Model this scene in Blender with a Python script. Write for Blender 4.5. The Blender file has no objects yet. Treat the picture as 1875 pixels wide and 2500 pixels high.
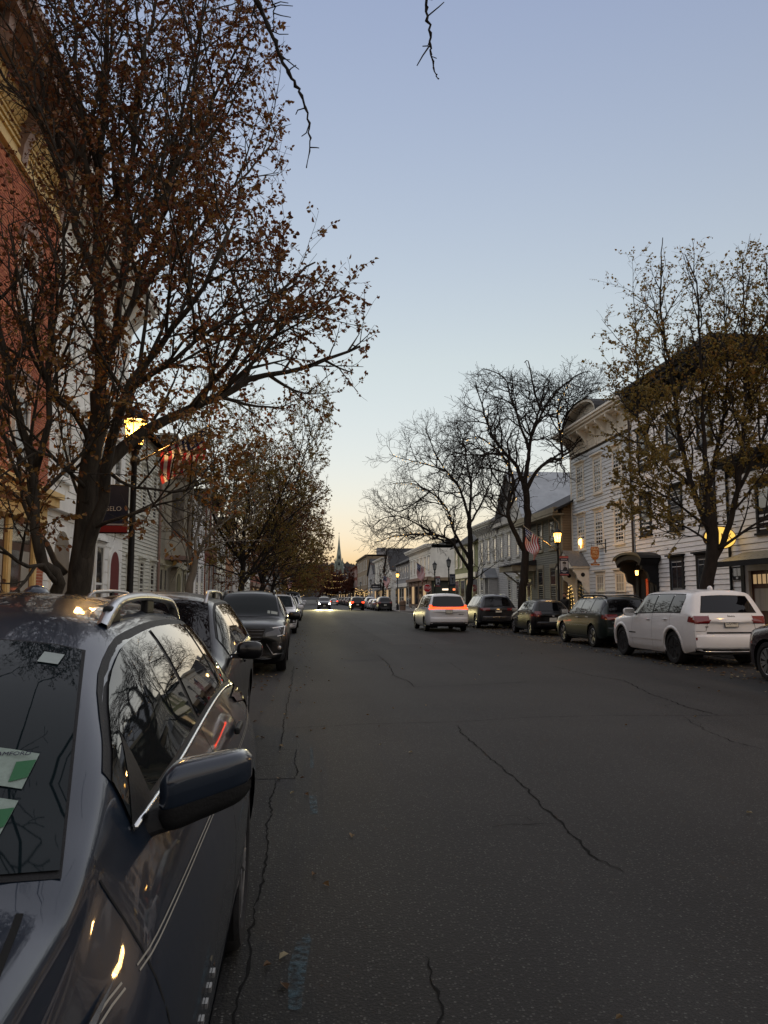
import bpy, bmesh, math, random
from mathutils import Vector, Matrix, noise
from mathutils.bvhtree import BVHTree
R = math.radians
SC = bpy.context.scene
COL = SC.collection

# ---------------------------------------------------------------- camera
CAM_H = 1.55
cam = bpy.data.cameras.new('camera')
cam.sensor_fit = 'VERTICAL'; cam.sensor_height = 36.0; cam.lens = 27.04
cam.clip_start = 0.05; cam.clip_end = 5000
cam_o = bpy.data.objects.new('camera', cam); COL.objects.link(cam_o)
cam_o.location = (0, 0, CAM_H)
cam_o.rotation_euler = (R(90 + 6.38), 0, R(-6.12))
SC.camera = cam_o

# ---------------------------------------------------------------- dusk sky and the last of the sun
world = bpy.data.worlds.new('World'); SC.world = world; world.use_nodes = True
wn = world.node_tree; wbg = wn.nodes['Background']
sky = wn.nodes.new('ShaderNodeTexSky'); sky.sky_type = 'NISHITA'; sky.sun_disc = False
sky.sun_elevation = R(-2.5); sky.sun_rotation = R(0.0)
sky.dust_density = 2.0; sky.ozone_density = 1.5; sky.air_density = 1.0
gam = wn.nodes.new('ShaderNodeGamma'); gam.inputs[1].default_value = 0.5
wn.links.new(sky.outputs[0], gam.inputs[0])
# camera white balance: a little warmer towards the horizon, the same all round
tint_r = wn.nodes.new('ShaderNodeValToRGB'); el_ = tint_r.color_ramp.elements
el_[0].position = 0.10; el_[0].color = (1.06,1.0,0.92,1); el_[1].position = 0.65; el_[1].color = (0.92,0.93,1.0,1)
e3 = el_.new(0.30); e3.color = (1.10,1.06,0.91,1)
e4 = el_.new(0.0); e4.color = (1.02,1.04,1.15,1)
tmul = wn.nodes.new('ShaderNodeMix'); tmul.data_type = 'RGBA'; tmul.blend_type = 'MULTIPLY'; tmul.inputs['Factor'].default_value = 1.0
# thin cloud bank lying low over the horizon
tc = wn.nodes.new('ShaderNodeTexCoord')
sep = wn.nodes.new('ShaderNodeSeparateXYZ'); wn.links.new(tc.outputs['Generated'], sep.inputs[0])
wn.links.new(sep.outputs[2], tint_r.inputs[0]); wn.links.new(gam.outputs[0], tmul.inputs['A']); wn.links.new(tint_r.outputs[0], tmul.inputs['B'])
mp = wn.nodes.new('ShaderNodeMapping'); mp.inputs['Scale'].default_value = (5, 5, 60)
wn.links.new(tc.outputs['Generated'], mp.inputs[0])
nz = wn.nodes.new('ShaderNodeTexNoise'); nz.inputs['Scale'].default_value = 1.6; nz.inputs['Detail'].default_value = 5
wn.links.new(mp.outputs[0], nz.inputs['Vector'])
band = wn.nodes.new('ShaderNodeMapRange'); band.inputs[1].default_value = 0.052; band.inputs[2].default_value = 0.030
wn.links.new(sep.outputs[2], band.inputs[0])
thr = wn.nodes.new('ShaderNodeMapRange'); thr.inputs[1].default_value = 0.42; thr.inputs[2].default_value = 0.60
wn.links.new(nz.outputs[0], thr.inputs[0])
mul = wn.nodes.new('ShaderNodeMath'); mul.operation = 'MULTIPLY'
wn.links.new(band.outputs[0], mul.inputs[0]); wn.links.new(thr.outputs[0], mul.inputs[1])
mul2 = wn.nodes.new('ShaderNodeMath'); mul2.operation = 'MULTIPLY'; mul2.inputs[1].default_value = 0.7
wn.links.new(mul.outputs[0], mul2.inputs[0])
mixc = wn.nodes.new('ShaderNodeMix'); mixc.data_type = 'RGBA'
mixc.inputs['B'].default_value = (0.40, 0.41, 0.46, 1)
wn.links.new(mul2.outputs[0], mixc.inputs['Factor']); wn.links.new(tmul.outputs['Result'], mixc.inputs['A'])
wn.links.new(mixc.outputs['Result'], wbg.inputs[0])
wbg.inputs[1].default_value = 1.62

sun = bpy.data.lights.new('sun', 'SUN'); sun.energy = 1.7; sun.angle = R(178); sun.color = (1.0, 0.90, 0.77)
sun_o = bpy.data.objects.new('sun', sun); COL.objects.link(sun_o)
sun_o.rotation_euler = (R(-6), R(8), 0)      # no disc any more, only the broad afterglow spread over the whole sky
SC.view_settings.view_transform = 'Standard'; SC.view_settings.look = 'None'
SC.view_settings.exposure = 0.0; SC.view_settings.gamma = 1.0
SC.cycles.use_denoising = True
SC.cycles.max_bounces = 6; SC.cycles.diffuse_bounces = 3; SC.cycles.glossy_bounces = 3
SC.cycles.transmission_bounces = 4; SC.cycles.transparent_max_bounces = 6
SC.cycles.caustics_reflective = False; SC.cycles.caustics_refractive = False
SC.cycles.sample_clamp_indirect = 4.0

# ---------------------------------------------------------------- helpers
MATS = {}
def mat(name, col, rough=0.7, var=0.0, vscale=6.0, bump=0.0, bscale=40.0, metal=0.0, spec=0.25, coat=0.0,
        emit=None, estr=0.0, col2=None, grain=None, trans=0.0, streak=0.0):
    """Plain procedural surface: base colour broken up by noise, noise bump."""
    if name in MATS: return MATS[name]
    m = bpy.data.materials.new(name); m.use_nodes = True
    nt = m.node_tree; b = nt.nodes['Principled BSDF']
    b.inputs['Base Color'].default_value = (*col, 1)
    b.inputs['Roughness'].default_value = rough; b.inputs['Metallic'].default_value = metal
    b.inputs['Specular IOR Level'].default_value = spec
    b.inputs['Coat Weight'].default_value = coat; b.inputs['Coat Roughness'].default_value = 0.03
    if trans: b.inputs['Transmission Weight'].default_value = trans
    if emit: b.inputs['Emission Color'].default_value = (*emit, 1); b.inputs['Emission Strength'].default_value = estr
    if var or col2 or bump or streak:
        t = nt.nodes.new('ShaderNodeTexCoord'); vec = t.outputs['Object']
        if grain:
            g = nt.nodes.new('ShaderNodeMapping'); g.inputs['Scale'].default_value = grain
            nt.links.new(vec, g.inputs[0]); vec = g.outputs[0]
    if var or col2:
        n = nt.nodes.new('ShaderNodeTexNoise'); n.inputs['Scale'].default_value = vscale; n.inputs['Detail'].default_value = 6
        n.inputs['Roughness'].default_value = 0.65
        nt.links.new(vec, n.inputs['Vector'])
        r = nt.nodes.new('ShaderNodeValToRGB')
        c2 = col2 or tuple(c * (1 - var) for c in col)
        r.color_ramp.elements[0].position = 0.32; r.color_ramp.elements[0].color = (*c2, 1)
        r.color_ramp.elements[1].position = 0.66; r.color_ramp.elements[1].color = (*[min(1, c * (1 + var * 0.35)) for c in col], 1)
        nt.links.new(n.outputs[0], r.inputs[0])
        nt.links.new(r.outputs[0], b.inputs['Base Color'])
        rr = nt.nodes.new('ShaderNodeMapRange'); rr.inputs[3].default_value = max(0, rough - 0.06); rr.inputs[4].default_value = min(1, rough + 0.08)
        nt.links.new(n.outputs[0], rr.inputs[0]); nt.links.new(rr.outputs[0], b.inputs['Roughness'])
    if bump:
        n2 = nt.nodes.new('ShaderNodeTexNoise'); n2.inputs['Scale'].default_value = bscale; n2.inputs['Detail'].default_value = 4
        nt.links.new(vec, n2.inputs['Vector'])
        bp = nt.nodes.new('ShaderNodeBump'); bp.inputs['Strength'].default_value = bump; bp.inputs['Distance'].default_value = 0.01
        nt.links.new(n2.outputs[0], bp.inputs['Height']); nt.links.new(bp.outputs[0], b.inputs['Normal'])
    MATS[name] = m
    return m

class MB:
    """collects shapes into one mesh"""
    def __init__(s): s.v = []; s.f = []; s.m = []; s.cm = 0
    def add(s, vs, fs):
        o = len(s.v); s.v += [tuple(p) for p in vs]
        for q in fs: s.f.append(tuple(i + o for i in q)); s.m.append(s.cm)
        return s
    def box(s, x0, x1, y0, y1, z0, z1):
        return s.add([(x0,y0,z0),(x1,y0,z0),(x1,y1,z0),(x0,y1,z0),(x0,y0,z1),(x1,y0,z1),(x1,y1,z1),(x0,y1,z1)],
                     [(0,3,2,1),(4,5,6,7),(0,1,5,4),(1,2,6,5),(2,3,7,6),(3,0,4,7)])
    def obox(s, c, ax, ay, az):
        """oriented box: centre and three half-axis vectors"""
        c, ax, ay, az = Vector(c), Vector(ax), Vector(ay), Vector(az)
        vs = [c + i*ax + j*ay + k*az for k in (-1,1) for i, j in ((-1,-1),(1,-1),(1,1),(-1,1))]
        return s.add(vs, [(0,3,2,1),(4,5,6,7),(0,1,5,4),(1,2,6,5),(2,3,7,6),(3,0,4,7)])
    def prism(s, poly, fn, d0, d1):
        """poly of (a,b) extruded from d0 to d1; fn(a,b,d)->xyz"""
        n = len(poly)
        vs = [fn(a, b, d0) for a, b in poly] + [fn(a, b, d1) for a, b in poly]
        fs = [tuple(range(n)), tuple(range(2*n-1, n-1, -1))]
        fs += [(i, i+n, (i+1) % n + n, (i+1) % n) for i in range(n)]
        return s.add(vs, fs)
    def tube(s, pts, rads, n=6, cap=True):
        pts = [Vector(p) for p in pts]
        if not hasattr(rads, '__len__'): rads = [rads]*len(pts)
        vs = []; fs = []
        d0 = (pts[1]-pts[0]).normalized()
        up = Vector((0,0,1)) if abs(d0.z) < 0.9 else Vector((1,0,0))
        a = d0.cross(up).normalized()
        for i, p in enumerate(pts):
            d = (pts[min(i+1, len(pts)-1)] - pts[max(i-1, 0)])
            if d.length < 1e-9: d = d0
            d.normalize()
            a = (a - d*a.dot(d))
            if a.length < 1e-6: a = d.orthogonal()
            a.normalize(); b = d.cross(a)
            for k in range(n):
                t = 2*math.pi*k/n
                vs.append(p + (a*math.cos(t) + b*math.sin(t))*rads[i])
        for i in range(len(pts)-1):
            for k in range(n):
                fs.append((i*n+k, i*n+(k+1) % n, (i+1)*n+(k+1) % n, (i+1)*n+k))
        if cap:
            fs.append(tuple(range(n-1, -1, -1))); fs.append(tuple((len(pts)-1)*n + k for k in range(n)))
        return s.add(vs, fs)
    def lathe(s, prof, c=(0,0,0), n=16, axis='z', ph=0.0):
        vs = []; fs = []
        for r, h in prof:
            for k in range(n):
                t = 2*math.pi*k/n + ph; a, b = r*math.cos(t), r*math.sin(t)
                vs.append((c[0]+a, c[1]+b, c[2]+h) if axis == 'z' else (c[0]+h, c[1]+a, c[2]+b) if axis == 'x' else (c[0]+a, c[1]+h, c[2]+b))
        for i in range(len(prof)-1):
            for k in range(n):
                fs.append((i*n+k, i*n+(k+1) % n, (i+1)*n+(k+1) % n, (i+1)*n+k))
        fs.append(tuple(range(n-1,-1,-1))); fs.append(tuple((len(prof)-1)*n+k for k in range(n)))
        return s.add(vs, fs)
    def grid(s, fn, nu, nv):
        vs = [fn(i/nu, j/nv) for j in range(nv+1) for i in range(nu+1)]
        fs = [(j*(nu+1)+i, j*(nu+1)+i+1, (j+1)*(nu+1)+i+1, (j+1)*(nu+1)+i) for j in range(nv) for i in range(nu)]
        return s.add(vs, fs)
    def sphere(s, c, r, n=8, m=6, sq=(1,1,1)):
        prof = [(max(1e-4, math.sin(math.pi*i/m))*r, -math.cos(math.pi*i/m)*r) for i in range(m+1)]
        o = len(s.v); s.lathe(prof, (0,0,0), n)
        for i in range(o, len(s.v)):
            x, y, z = s.v[i]; s.v[i] = (c[0]+x*sq[0], c[1]+y*sq[1], c[2]+z*sq[2])
        return s
    def mesh(s, name, mats, smooth=False):
        me = bpy.data.meshes.new(name); me.from_pydata(s.v, [], s.f)
        if not isinstance(mats, (list, tuple)): mats = [mats]
        for m in mats: me.materials.append(m)
        if len(mats) > 1: me.polygons.foreach_set('material_index', s.m)
        if smooth: me.polygons.foreach_set('use_smooth', [True]*len(me.polygons))
        me.update(); return me
    def build(s, name, mats, parent=None, smooth=False, fix=True, bevel=0.0):
        me = s.mesh(name, mats, smooth)
        if fix:
            bm = bmesh.new(); bm.from_mesh(me); bmesh.ops.recalc_face_normals(bm, faces=bm.faces); bm.to_mesh(me); bm.free()
        return link(name, me, parent, bevel)

def link(name, data, parent=None, bevel=0.0):
    o = bpy.data.objects.new(name, data); COL.objects.link(o)
    if parent is not None: o.parent = parent
    if bevel:
        b = o.modifiers.new('bevel', 'BEVEL'); b.width = bevel; b.segments = 2; b.limit_method = 'ANGLE'
    return o
def thing(name, label, cat, loc=(0,0,0), rz=0.0, group=None):
    o = bpy.data.objects.new(name, None); COL.objects.link(o); o.empty_display_size = 0.2
    o.location = loc; o.rotation_euler = (0,0,rz)
    return tag(o, label, cat, group)
def tag(o, label, cat, group=None):
    o['label'] = label; o['category'] = cat
    if group: o['group'] = group
    return o
def struct(o): o['kind'] = 'structure'; return o
def stuff(o): o['kind'] = 'stuff'; return o
def copy_tree(o, parent=None):
    c = o.copy(); COL.objects.link(c)
    if parent is not None: c.parent = parent; c.matrix_parent_inverse = o.matrix_parent_inverse.copy()
    for ch in o.children: copy_tree(ch, c)
    return c
def text_mesh(txt, size, mat_, name, parent=None, extrude=0.004, font_scale=1.0, spacing=1.0):
    """lettering as a mesh in the local XY plane, centred"""
    cu = bpy.data.curves.new(name, 'FONT'); cu.body = txt; cu.size = size; cu.extrude = extrude
    cu.align_x = 'CENTER'; cu.align_y = 'CENTER'; cu.space_line = 0.85*spacing; cu.resolution_u = 3
    tmp = bpy.data.objects.new('tmp_text', cu); COL.objects.link(tmp)
    dg = bpy.context.evaluated_depsgraph_get(); me = bpy.data.meshes.new_from_object(tmp.evaluated_get(dg))
    bpy.data.objects.remove(tmp); bpy.data.curves.remove(cu)
    me.materials.clear(); me.materials.append(mat_)
    o = bpy.data.objects.new(name, me); COL.objects.link(o)
    if parent is not None: o.parent = parent
    return o
def lerp(a, b, t): return a + (b-a)*t
def pchip(keys):
    """monotone cubic through (t, value) keys"""
    xs = [k[0] for k in keys]; ys = [k[1] for k in keys]; n = len(xs)
    h = [xs[i+1]-xs[i] for i in range(n-1)]; d = [(ys[i+1]-ys[i])/h[i] for i in range(n-1)]
    m = [d[0]] + [0.0 if d[i-1]*d[i] <= 0 else 2*d[i-1]*d[i]/(d[i-1]+d[i]) for i in range(1, n-1)] + [d[-1]]
    def f(x):
        if x <= xs[0]: return ys[0]
        if x >= xs[-1]: return ys[-1]
        i = 0
        while x > xs[i+1]: i += 1
        t = (x-xs[i])/h[i]; t2 = t*t; t3 = t2*t
        return (2*t3-3*t2+1)*ys[i] + (t3-2*t2+t)*h[i]*m[i] + (-2*t3+3*t2)*ys[i+1] + (t3-t2)*h[i]*m[i+1]
    return f

M_WHITE = mat('white_paint', (0.62,0.62,0.60), 0.6, 0.22, 3.0, 0.1, 30)
M_BLACKMETAL = mat('black_metal', (0.012,0.012,0.013), 0.45, 0.3, 9, 0.1, 60)
M_DARKGLASS = mat('dark_window_glass', (0.012,0.014,0.017), 0.04, spec=0.9)
M_BLACK = mat('black_plastic', (0.006,0.006,0.0065), 0.6, 0.2, 20, 0.15, 120)
M_CHROME = mat('bright_metal', (0.62,0.64,0.66), 0.18, metal=1.0)
M_WARM = mat('warm_lit_glass', (0.8,0.5,0.2), 0.4, emit=(1.0,0.55,0.14), estr=7.0)
M_BULB = mat('warm_bulb', (0.9,0.7,0.4), 0.4, emit=(1.0,0.62,0.2), estr=2.2)
def at(px, py, Y):
    """a point of the place at distance Y down the street, from its bearing in the photograph (1875 x 2500)"""
    v = cam_o.rotation_euler.to_matrix() @ Vector((px-937.5, -(py-1250.0), -1878.0))
    return Vector((0,0,CAM_H)) + v*(Y/v.y)
# ================================================================ ground, road, pavements
def asphalt(name, base=0.045, chips=0.2):
    m = bpy.data.materials.new(name); m.use_nodes = True; nt = m.node_tree; b = nt.nodes['Principled BSDF']; L = nt.links.new
    t = nt.nodes.new('ShaderNodeTexCoord')
    n = nt.nodes.new('ShaderNodeTexNoise'); n.inputs['Scale'].default_value = 0.35; n.inputs['Detail'].default_value = 5
    L(t.outputs['Object'], n.inputs['Vector'])
    r = nt.nodes.new('ShaderNodeValToRGB')
    r.color_ramp.elements[0].position = 0.3; r.color_ramp.elements[0].color = (base*0.72, base*0.72, base*0.74, 1)
    r.color_ramp.elements[1].position = 0.7; r.color_ramp.elements[1].color = (base*1.25, base*1.22, base*1.16, 1)
    L(n.outputs[0], r.inputs[0])
    # worn wheel tracks and streaks along the street
    mp2 = nt.nodes.new('ShaderNodeMapping'); mp2.inputs['Scale'].default_value = (1.1, 0.07, 1); L(t.outputs['Object'], mp2.inputs[0])
    n3 = nt.nodes.new('ShaderNodeTexNoise'); n3.inputs['Scale'].default_value = 1.0; n3.inputs['Detail'].default_value = 6; L(mp2.outputs[0], n3.inputs['Vector'])
    mr = nt.nodes.new('ShaderNodeMapRange'); mr.inputs[1].default_value = 0.3; mr.inputs[2].default_value = 0.7; mr.inputs[3].default_value = 0.55; mr.inputs[4].default_value = 1.45
    L(n3.outputs[0], mr.inputs[0])
    mulc = nt.nodes.new('ShaderNodeMix'); mulc.data_type = 'RGBA'; mulc.blend_type = 'MULTIPLY'; mulc.inputs['Factor'].default_value = 1
    L(r.outputs[0], mulc.inputs['A']); L(mr.outputs[0], mulc.inputs['B'])
    # pale stone chips in the binder
    v = nt.nodes.new('ShaderNodeTexVoronoi'); v.inputs['Scale'].default_value = 70; L(t.outputs['Object'], v.inputs['Vector'])
    s2 = nt.nodes.new('ShaderNodeSeparateColor'); L(v.outputs['Color'], s2.inputs[0])
    c1 = nt.nodes.new('ShaderNodeMath'); c1.operation = 'GREATER_THAN'; c1.inputs[1].default_value = 0.66; L(s2.outputs[0], c1.inputs[0])
    c2 = nt.nodes.new('ShaderNodeMath'); c2.operation = 'LESS_THAN'; c2.inputs[1].default_value = 0.40; L(v.outputs['Distance'], c2.inputs[0])
    c3 = nt.nodes.new('ShaderNodeMath'); c3.operation = 'MULTIPLY'; L(c1.outputs[0], c3.inputs[0]); L(c2.outputs[0], c3.inputs[1])
    c4 = nt.nodes.new('ShaderNodeMath'); c4.operation = 'MULTIPLY'; L(c3.outputs[0], c4.inputs[0]); L(s2.outputs[1], c4.inputs[1])
    mx = nt.nodes.new('ShaderNodeMix'); mx.data_type = 'RGBA'; L(c4.outputs[0], mx.inputs['Factor']); L(mulc.outputs['Result'], mx.inputs['A'])
    mx.inputs['B'].default_value = (chips, chips*0.97, chips*0.92, 1)
    n2 = nt.nodes.new('ShaderNodeTexNoise'); n2.inputs['Scale'].default_value = 160; n2.inputs['Detail'].default_value = 3; L(t.outputs['Object'], n2.inputs['Vector'])
    mr2 = nt.nodes.new('ShaderNodeMapRange'); mr2.inputs[1].default_value = 0.3; mr2.inputs[2].default_value = 0.7; mr2.inputs[3].default_value = 0.55; mr2.inputs[4].default_value = 1.4
    L(n2.outputs[0], mr2.inputs[0])
    m3 = nt.nodes.new('ShaderNodeMix'); m3.data_type = 'RGBA'; m3.blend_type = 'MULTIPLY'; m3.inputs['Factor'].default_value = 1
    L(mx.outputs['Result'], m3.inputs['A']); L(mr2.outputs[0], m3.inputs['B'])
    L(m3.outputs['Result'], b.inputs['Base Color'])
    b.inputs['Specular IOR Level'].default_value = 0.18
    rg = nt.nodes.new('ShaderNodeMapRange'); rg.inputs[3].default_value = 0.62; rg.inputs[4].default_value = 0.9; L(n3.outputs[0], rg.inputs[0]); L(rg.outputs[0], b.inputs['Roughness'])
    ad = nt.nodes.new('ShaderNodeMath'); ad.operation = 'SUBTRACT'; L(n2.outputs[0], ad.inputs[0]); L(v.outputs['Distance'], ad.inputs[1])
    bp = nt.nodes.new('ShaderNodeBump'); bp.inputs['Strength'].default_value = 0.45; bp.inputs['Distance'].default_value = 0.004
    L(ad.outputs[0], bp.inputs['Height']); L(bp.outputs[0], b.inputs['Normal'])
    return m
M_ASPH = asphalt('asphalt', 0.019, 0.075); M_ASPH2 = asphalt('asphalt_patch', 0.0155, 0.09); M_ASPH3 = asphalt('asphalt_grey_patch', 0.027, 0.12)
M_CRACK = mat('crack_shadow', (0.0115,0.0115,0.0115), 0.95, spec=.05)
M_PAVE = mat('pavement_concrete', (0.22,0.21,0.2), 0.85, 0.3, 2.0, 0.2, 60)
M_KERB = mat('kerb_stone', (0.25,0.24,0.23), 0.8, 0.3, 4.0, 0.2, 50)
M_EARTH = mat('earth', (0.05,0.048,0.03), 0.95, 0.4, 0.5, 0.3, 4)
XL, XR = -2.35, 11.0            # kerb lines
FL, FR = -6.5, 14.5             # house fronts
struct(MB().grid(lambda u, v: (lerp(-900,900,u), lerp(-300,1500,v), -0.02), 20, 20).build('ground', M_EARTH))
road = struct(MB().grid(lambda u, v: (lerp(XL,XR,u), lerp(-14,520,v), 0.0), 4, 60).build('road', M_ASPH))
struct(MB().box(XR, 60, 73.0, 84.0, -0.015, -0.002).build('side_road', M_ASPH))
struct(MB().box(-60, XL, 76.0, 85.0, -0.015, -0.002).build('side_road', M_ASPH))
# repaired strips in the asphalt
for (x0,x1,y0,y1,m) in ((-2.3,-0.2,3.0,6.85,M_ASPH2),(-2.3,-0.03,6.9,8.15,M_ASPH2),(5.6,9.0,21.5,38.0,M_ASPH2),(1.0,2.0,19.5,33.0,M_ASPH2),(3.1,5.2,26.0,52.0,M_ASPH3)):
    jag = [(x0,y0),(x1,y0)] + [(x1+random.Random(i).uniform(-.012,.012), lerp(y0,y1,i/8)) for i in range(1,8)] + [(x1,y1),(x0,y1)]
    MB().add([(a,b,0.003) for a,b in jag],[tuple(range(len(jag)))]).build('asphalt_patch', m, road)
CRACKS = {
 't': [(-0.15,9.5),(0.93,9.71),(1.96,9.75),(2.97,10.0),(4.06,10.05),(5.09,9.94),(5.95,9.9),(7.2,10.1)],
 'd': [(1.91,9.51),(1.86,8.9),(1.86,8.41),(1.86,7.43),(1.86,6.66),(1.84,6.23),(1.81,5.89),(1.8,5.36),(1.79,4.98),(1.79,4.56),(1.84,4.4)],
 'b': [(2.1,21.12),(2.06,18.13),(1.87,15.58),(2.02,14.39),(1.99,13.63),(2.95,13.77),(4.22,14.16)],
 'r': [(5.73,17.32),(5.82,15.16),(6.08,14.23),(5.64,12.13),(5.62,11.54),(5.49,10.7),(5.54,9.94)],
 'r2': [(5.01,9.86),(4.76,8.91),(4.68,8.11),(4.76,7.66)], 'h': [(1.31,5.34),(1.57,5.35),(1.8,5.36)],
 's': [(-0.21,2.2),(-0.21,3.46),(-0.2,3.9),(-0.19,4.67),(-0.19,5.85),(-0.2,6.82)],
 's2': [(-0.04,6.86),(-0.03,8.18),(-0.19,8.19),(-0.18,10.84),(-0.15,16.12),(-0.15,17.95),(0.84,18.01)],
 'l': [(0.54,3.52),(0.55,3.25),(0.53,2.97),(0.5,2.6)], 'm': [(3.58,18.87),(3.46,16.78),(3.38,15.74)],
 'x1': [(0.2,27.0),(2.5,27.3),(6.5,27.1)], 'x2': [(1.5,33.0),(4.2,36.5),(7.0,36.0)], 'x3': [(4.1,22.0),(4.3,28.0),(4.0,36.0)]}
def crack(pts, w, seed):
    rr = random.Random(seed); P = []
    for i in range(len(pts)-1):
        a, b = Vector(pts[i]), Vector(pts[i+1]); n = max(2, int((b-a).length/0.05)); d = (b-a).normalized(); pr = Vector((-d.y,d.x))
        for k in range(n):
            t = k/n; j = noise.noise(Vector((a.x+b.x*t, a.y+k*.11, seed)))*0.035 + rr.uniform(-.009,.009)
            P.append(a.lerp(b,t) + pr*j)
    P.append(Vector(pts[-1])); mb = MB(); vs = []
    for i, p in enumerate(P):
        d = (P[min(i+1,len(P)-1)]-P[max(0,i-1)]).normalized(); pr = Vector((-d.y,d.x))
        ww = w*(0.35+1.1*rr.random())*min(1, 0.3+min(i, len(P)-1-i)/6)
        vs += [(*(p+pr*ww),0.0045),(*(p-pr*ww),0.0045)]
    mb.add(vs, [(2*i,2*i+1,2*i+3,2*i+2) for i in range(len(P)-1)])
    return mb
for i, (k, p) in enumerate(CRACKS.items()):
    crack(p, {'t':.006,'d':.0065,'r':.009,'s':.006,'s2':.005,'b':.008}.get(k,.005), i).build('crack', M_CRACK, road)
# short side branches that leave the longer cracks
rr = random.Random(21)
for i in range(16):
    k = rr.choice(list(CRACKS)); p = CRACKS[k]; j = rr.randrange(len(p)-1); t = rr.random(); a = Vector(p[j]).lerp(Vector(p[j+1]), t); an = rr.random()*6.28; l = rr.uniform(.15,.8)
    crack([tuple(a), tuple(a+Vector((math.cos(an),math.sin(an)))*l*.5), tuple(a+Vector((math.cos(an+.5),math.sin(an+.5)))*l)], .003, 40+i).build('crack', M_CRACK, road)
def paint_mat():
    m = bpy.data.materials.new('worn_blue_paint'); m.use_nodes = True; nt = m.node_tree; b = nt.nodes['Principled BSDF']
    b.inputs['Base Color'].default_value = (0.035,0.075,0.095,1); b.inputs['Roughness'].default_value = 0.8
    t = nt.nodes.new('ShaderNodeTexCoord'); n = nt.nodes.new('ShaderNodeTexNoise'); n.inputs['Scale'].default_value = 28; n.inputs['Detail'].default_value = 8
    nt.links.new(t.outputs['Object'], n.inputs['Vector']); r = nt.nodes.new('ShaderNodeMapRange'); r.inputs[1].default_value = 0.36; r.inputs[2].default_value = 0.72; r.inputs[4].default_value = 0.75
    nt.links.new(n.outputs[0], r.inputs[0]); nt.links.new(r.outputs[0], b.inputs['Alpha']); return m
M_BLUE = paint_mat()
for pts in ([(0.10,7.3),(0.135,7.28),(0.14,8.2),(0.11,8.24)], [(0.085,5.75),(0.14,5.77),(0.14,6.3),(0.085,6.28)],
            [(-0.03,3.12),(0.02,3.1),(0.03,3.3),(0.065,3.7),(0.055,3.78),(0.0,3.7),(-0.035,3.45)]):
    MB().add([(a,b,0.0055) for a,b in pts],[tuple(range(len(pts)))]).build('paint_mark', M_BLUE, road)
# kerbs (stone by stone where they can be told apart) and slabbed pavements
def kerb(name, x0, x1, segs):
    k = struct(MB().box(x0+.01, x1-.01, segs[0][0], segs[-1][1], -0.01, 0.0).build(name, M_KERB))
    for (a, b) in segs:
        n = int((b-a)/2.0)
        if a > 150: MB().box(x0,x1,a,b,0.0,0.13).build('kerb_stone', M_KERB, k, bevel=.015); continue
        me = MB().box(x0,x1,0.006,2.0-.006,0.0,0.13).mesh('kerb_stone', M_KERB)
        for i in range(n): o = link('kerb_stone', me, k, .015); o.location = (0, a+i*2.0, 0)
kerb('kerb_left', XL-.16, XL, [(-6,76),(85,151),(152,520)]); kerb('kerb_right', XR, XR+.16, [(6,72),(86,152),(153,520)])
def pave(name, x0, x1, y0, y1, slab=1.5, n=60):
    p = struct(MB().box(x0,x1,y0,y1,-0.01,0.10).build(name, M_PAVE))
    me = MB().box(0.004, (x1-x0)/2-.004, 0.004, slab-.004, 0.0, 0.035).mesh('paving_slab', M_PAVE)
    for i in range(min(n, int((y1-y0)/slab))):
        for j in (0, 1): o = link('paving_slab', me, p); o.location = (x0+j*(x1-x0)/2, y0+i*slab, 0.1)
pave('pavement_left', FL-.2, XL-.16, -6, 76, 1.5, 26); pave('pavement_left', FL-.2, XL-.16, 85, 520, n=0)
pave('pavement_right', XR+.16, FR+.2, 6, 72, 1.5, 30); pave('pavement_right', XR+.16, FR+.2, 86, 520, n=0)
# ================================================================ the far end of the street: hill, woods, church
M_HILL = mat('wooded_hill', (0.045,0.045,0.048), 0.95, 0.45, 0.02, 0.0)
def hill_z(x, y):
    t = max(0.0, min(1.0, (y-620)/420)); s = t*t*(3-2*t)
    return s*(36 + 5*math.sin(x/95.0+1) + 4*noise.noise(Vector((x/70.0, y/70.0, 3)))) - 0.3
struct(MB().grid(lambda u, v: ((lambda x, y: (x, y, hill_z(x, y)))(lerp(-420,640,u), lerp(620,1300,v))), 60, 34).build('hill', M_HILL, smooth=True))
rr = random.Random(5)
wm = MB()
for i in range(1500):
    y = rr.uniform(640,1120); x = rr.uniform(-90,150) + (y-640)*rr.uniform(-.1,.1); z = hill_z(x,y); h = rr.uniform(5,10); w = h*rr.uniform(.3,.5)
    for k in range(3):
        cxx, cyy, r0 = x+rr.uniform(-w,w)*.5, y+rr.uniform(-w,w)*.5, w*rr.uniform(.5,.9)
        n = 5; ph = rr.random()*6
        wm.add([(cxx+r0*math.cos(ph+j*1.2566)*rr.uniform(.7,1.2), cyy+r0*math.sin(ph+j*1.2566), z+h*rr.uniform(.2,.45)) for j in range(n)] + [(cxx,cyy,z+h*rr.uniform(.8,1.05))],
               [(j,(j+1)%n,n) for j in range(n)])
o = wm.build('far_woods', mat('bare_woods', (0.06,0.056,0.052), 0.95, 0.5, 0.05), fix=False)
tag(stuff(o), 'grey bare woods covering the hill behind the church', 'woods')
M_FARW = mat('far_white_house', (0.5,0.5,0.5), 0.8, 0.2, 1)
M_FARROOF = mat('far_roof', (0.12,0.12,0.13), 0.8, 0.2, 1)
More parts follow.
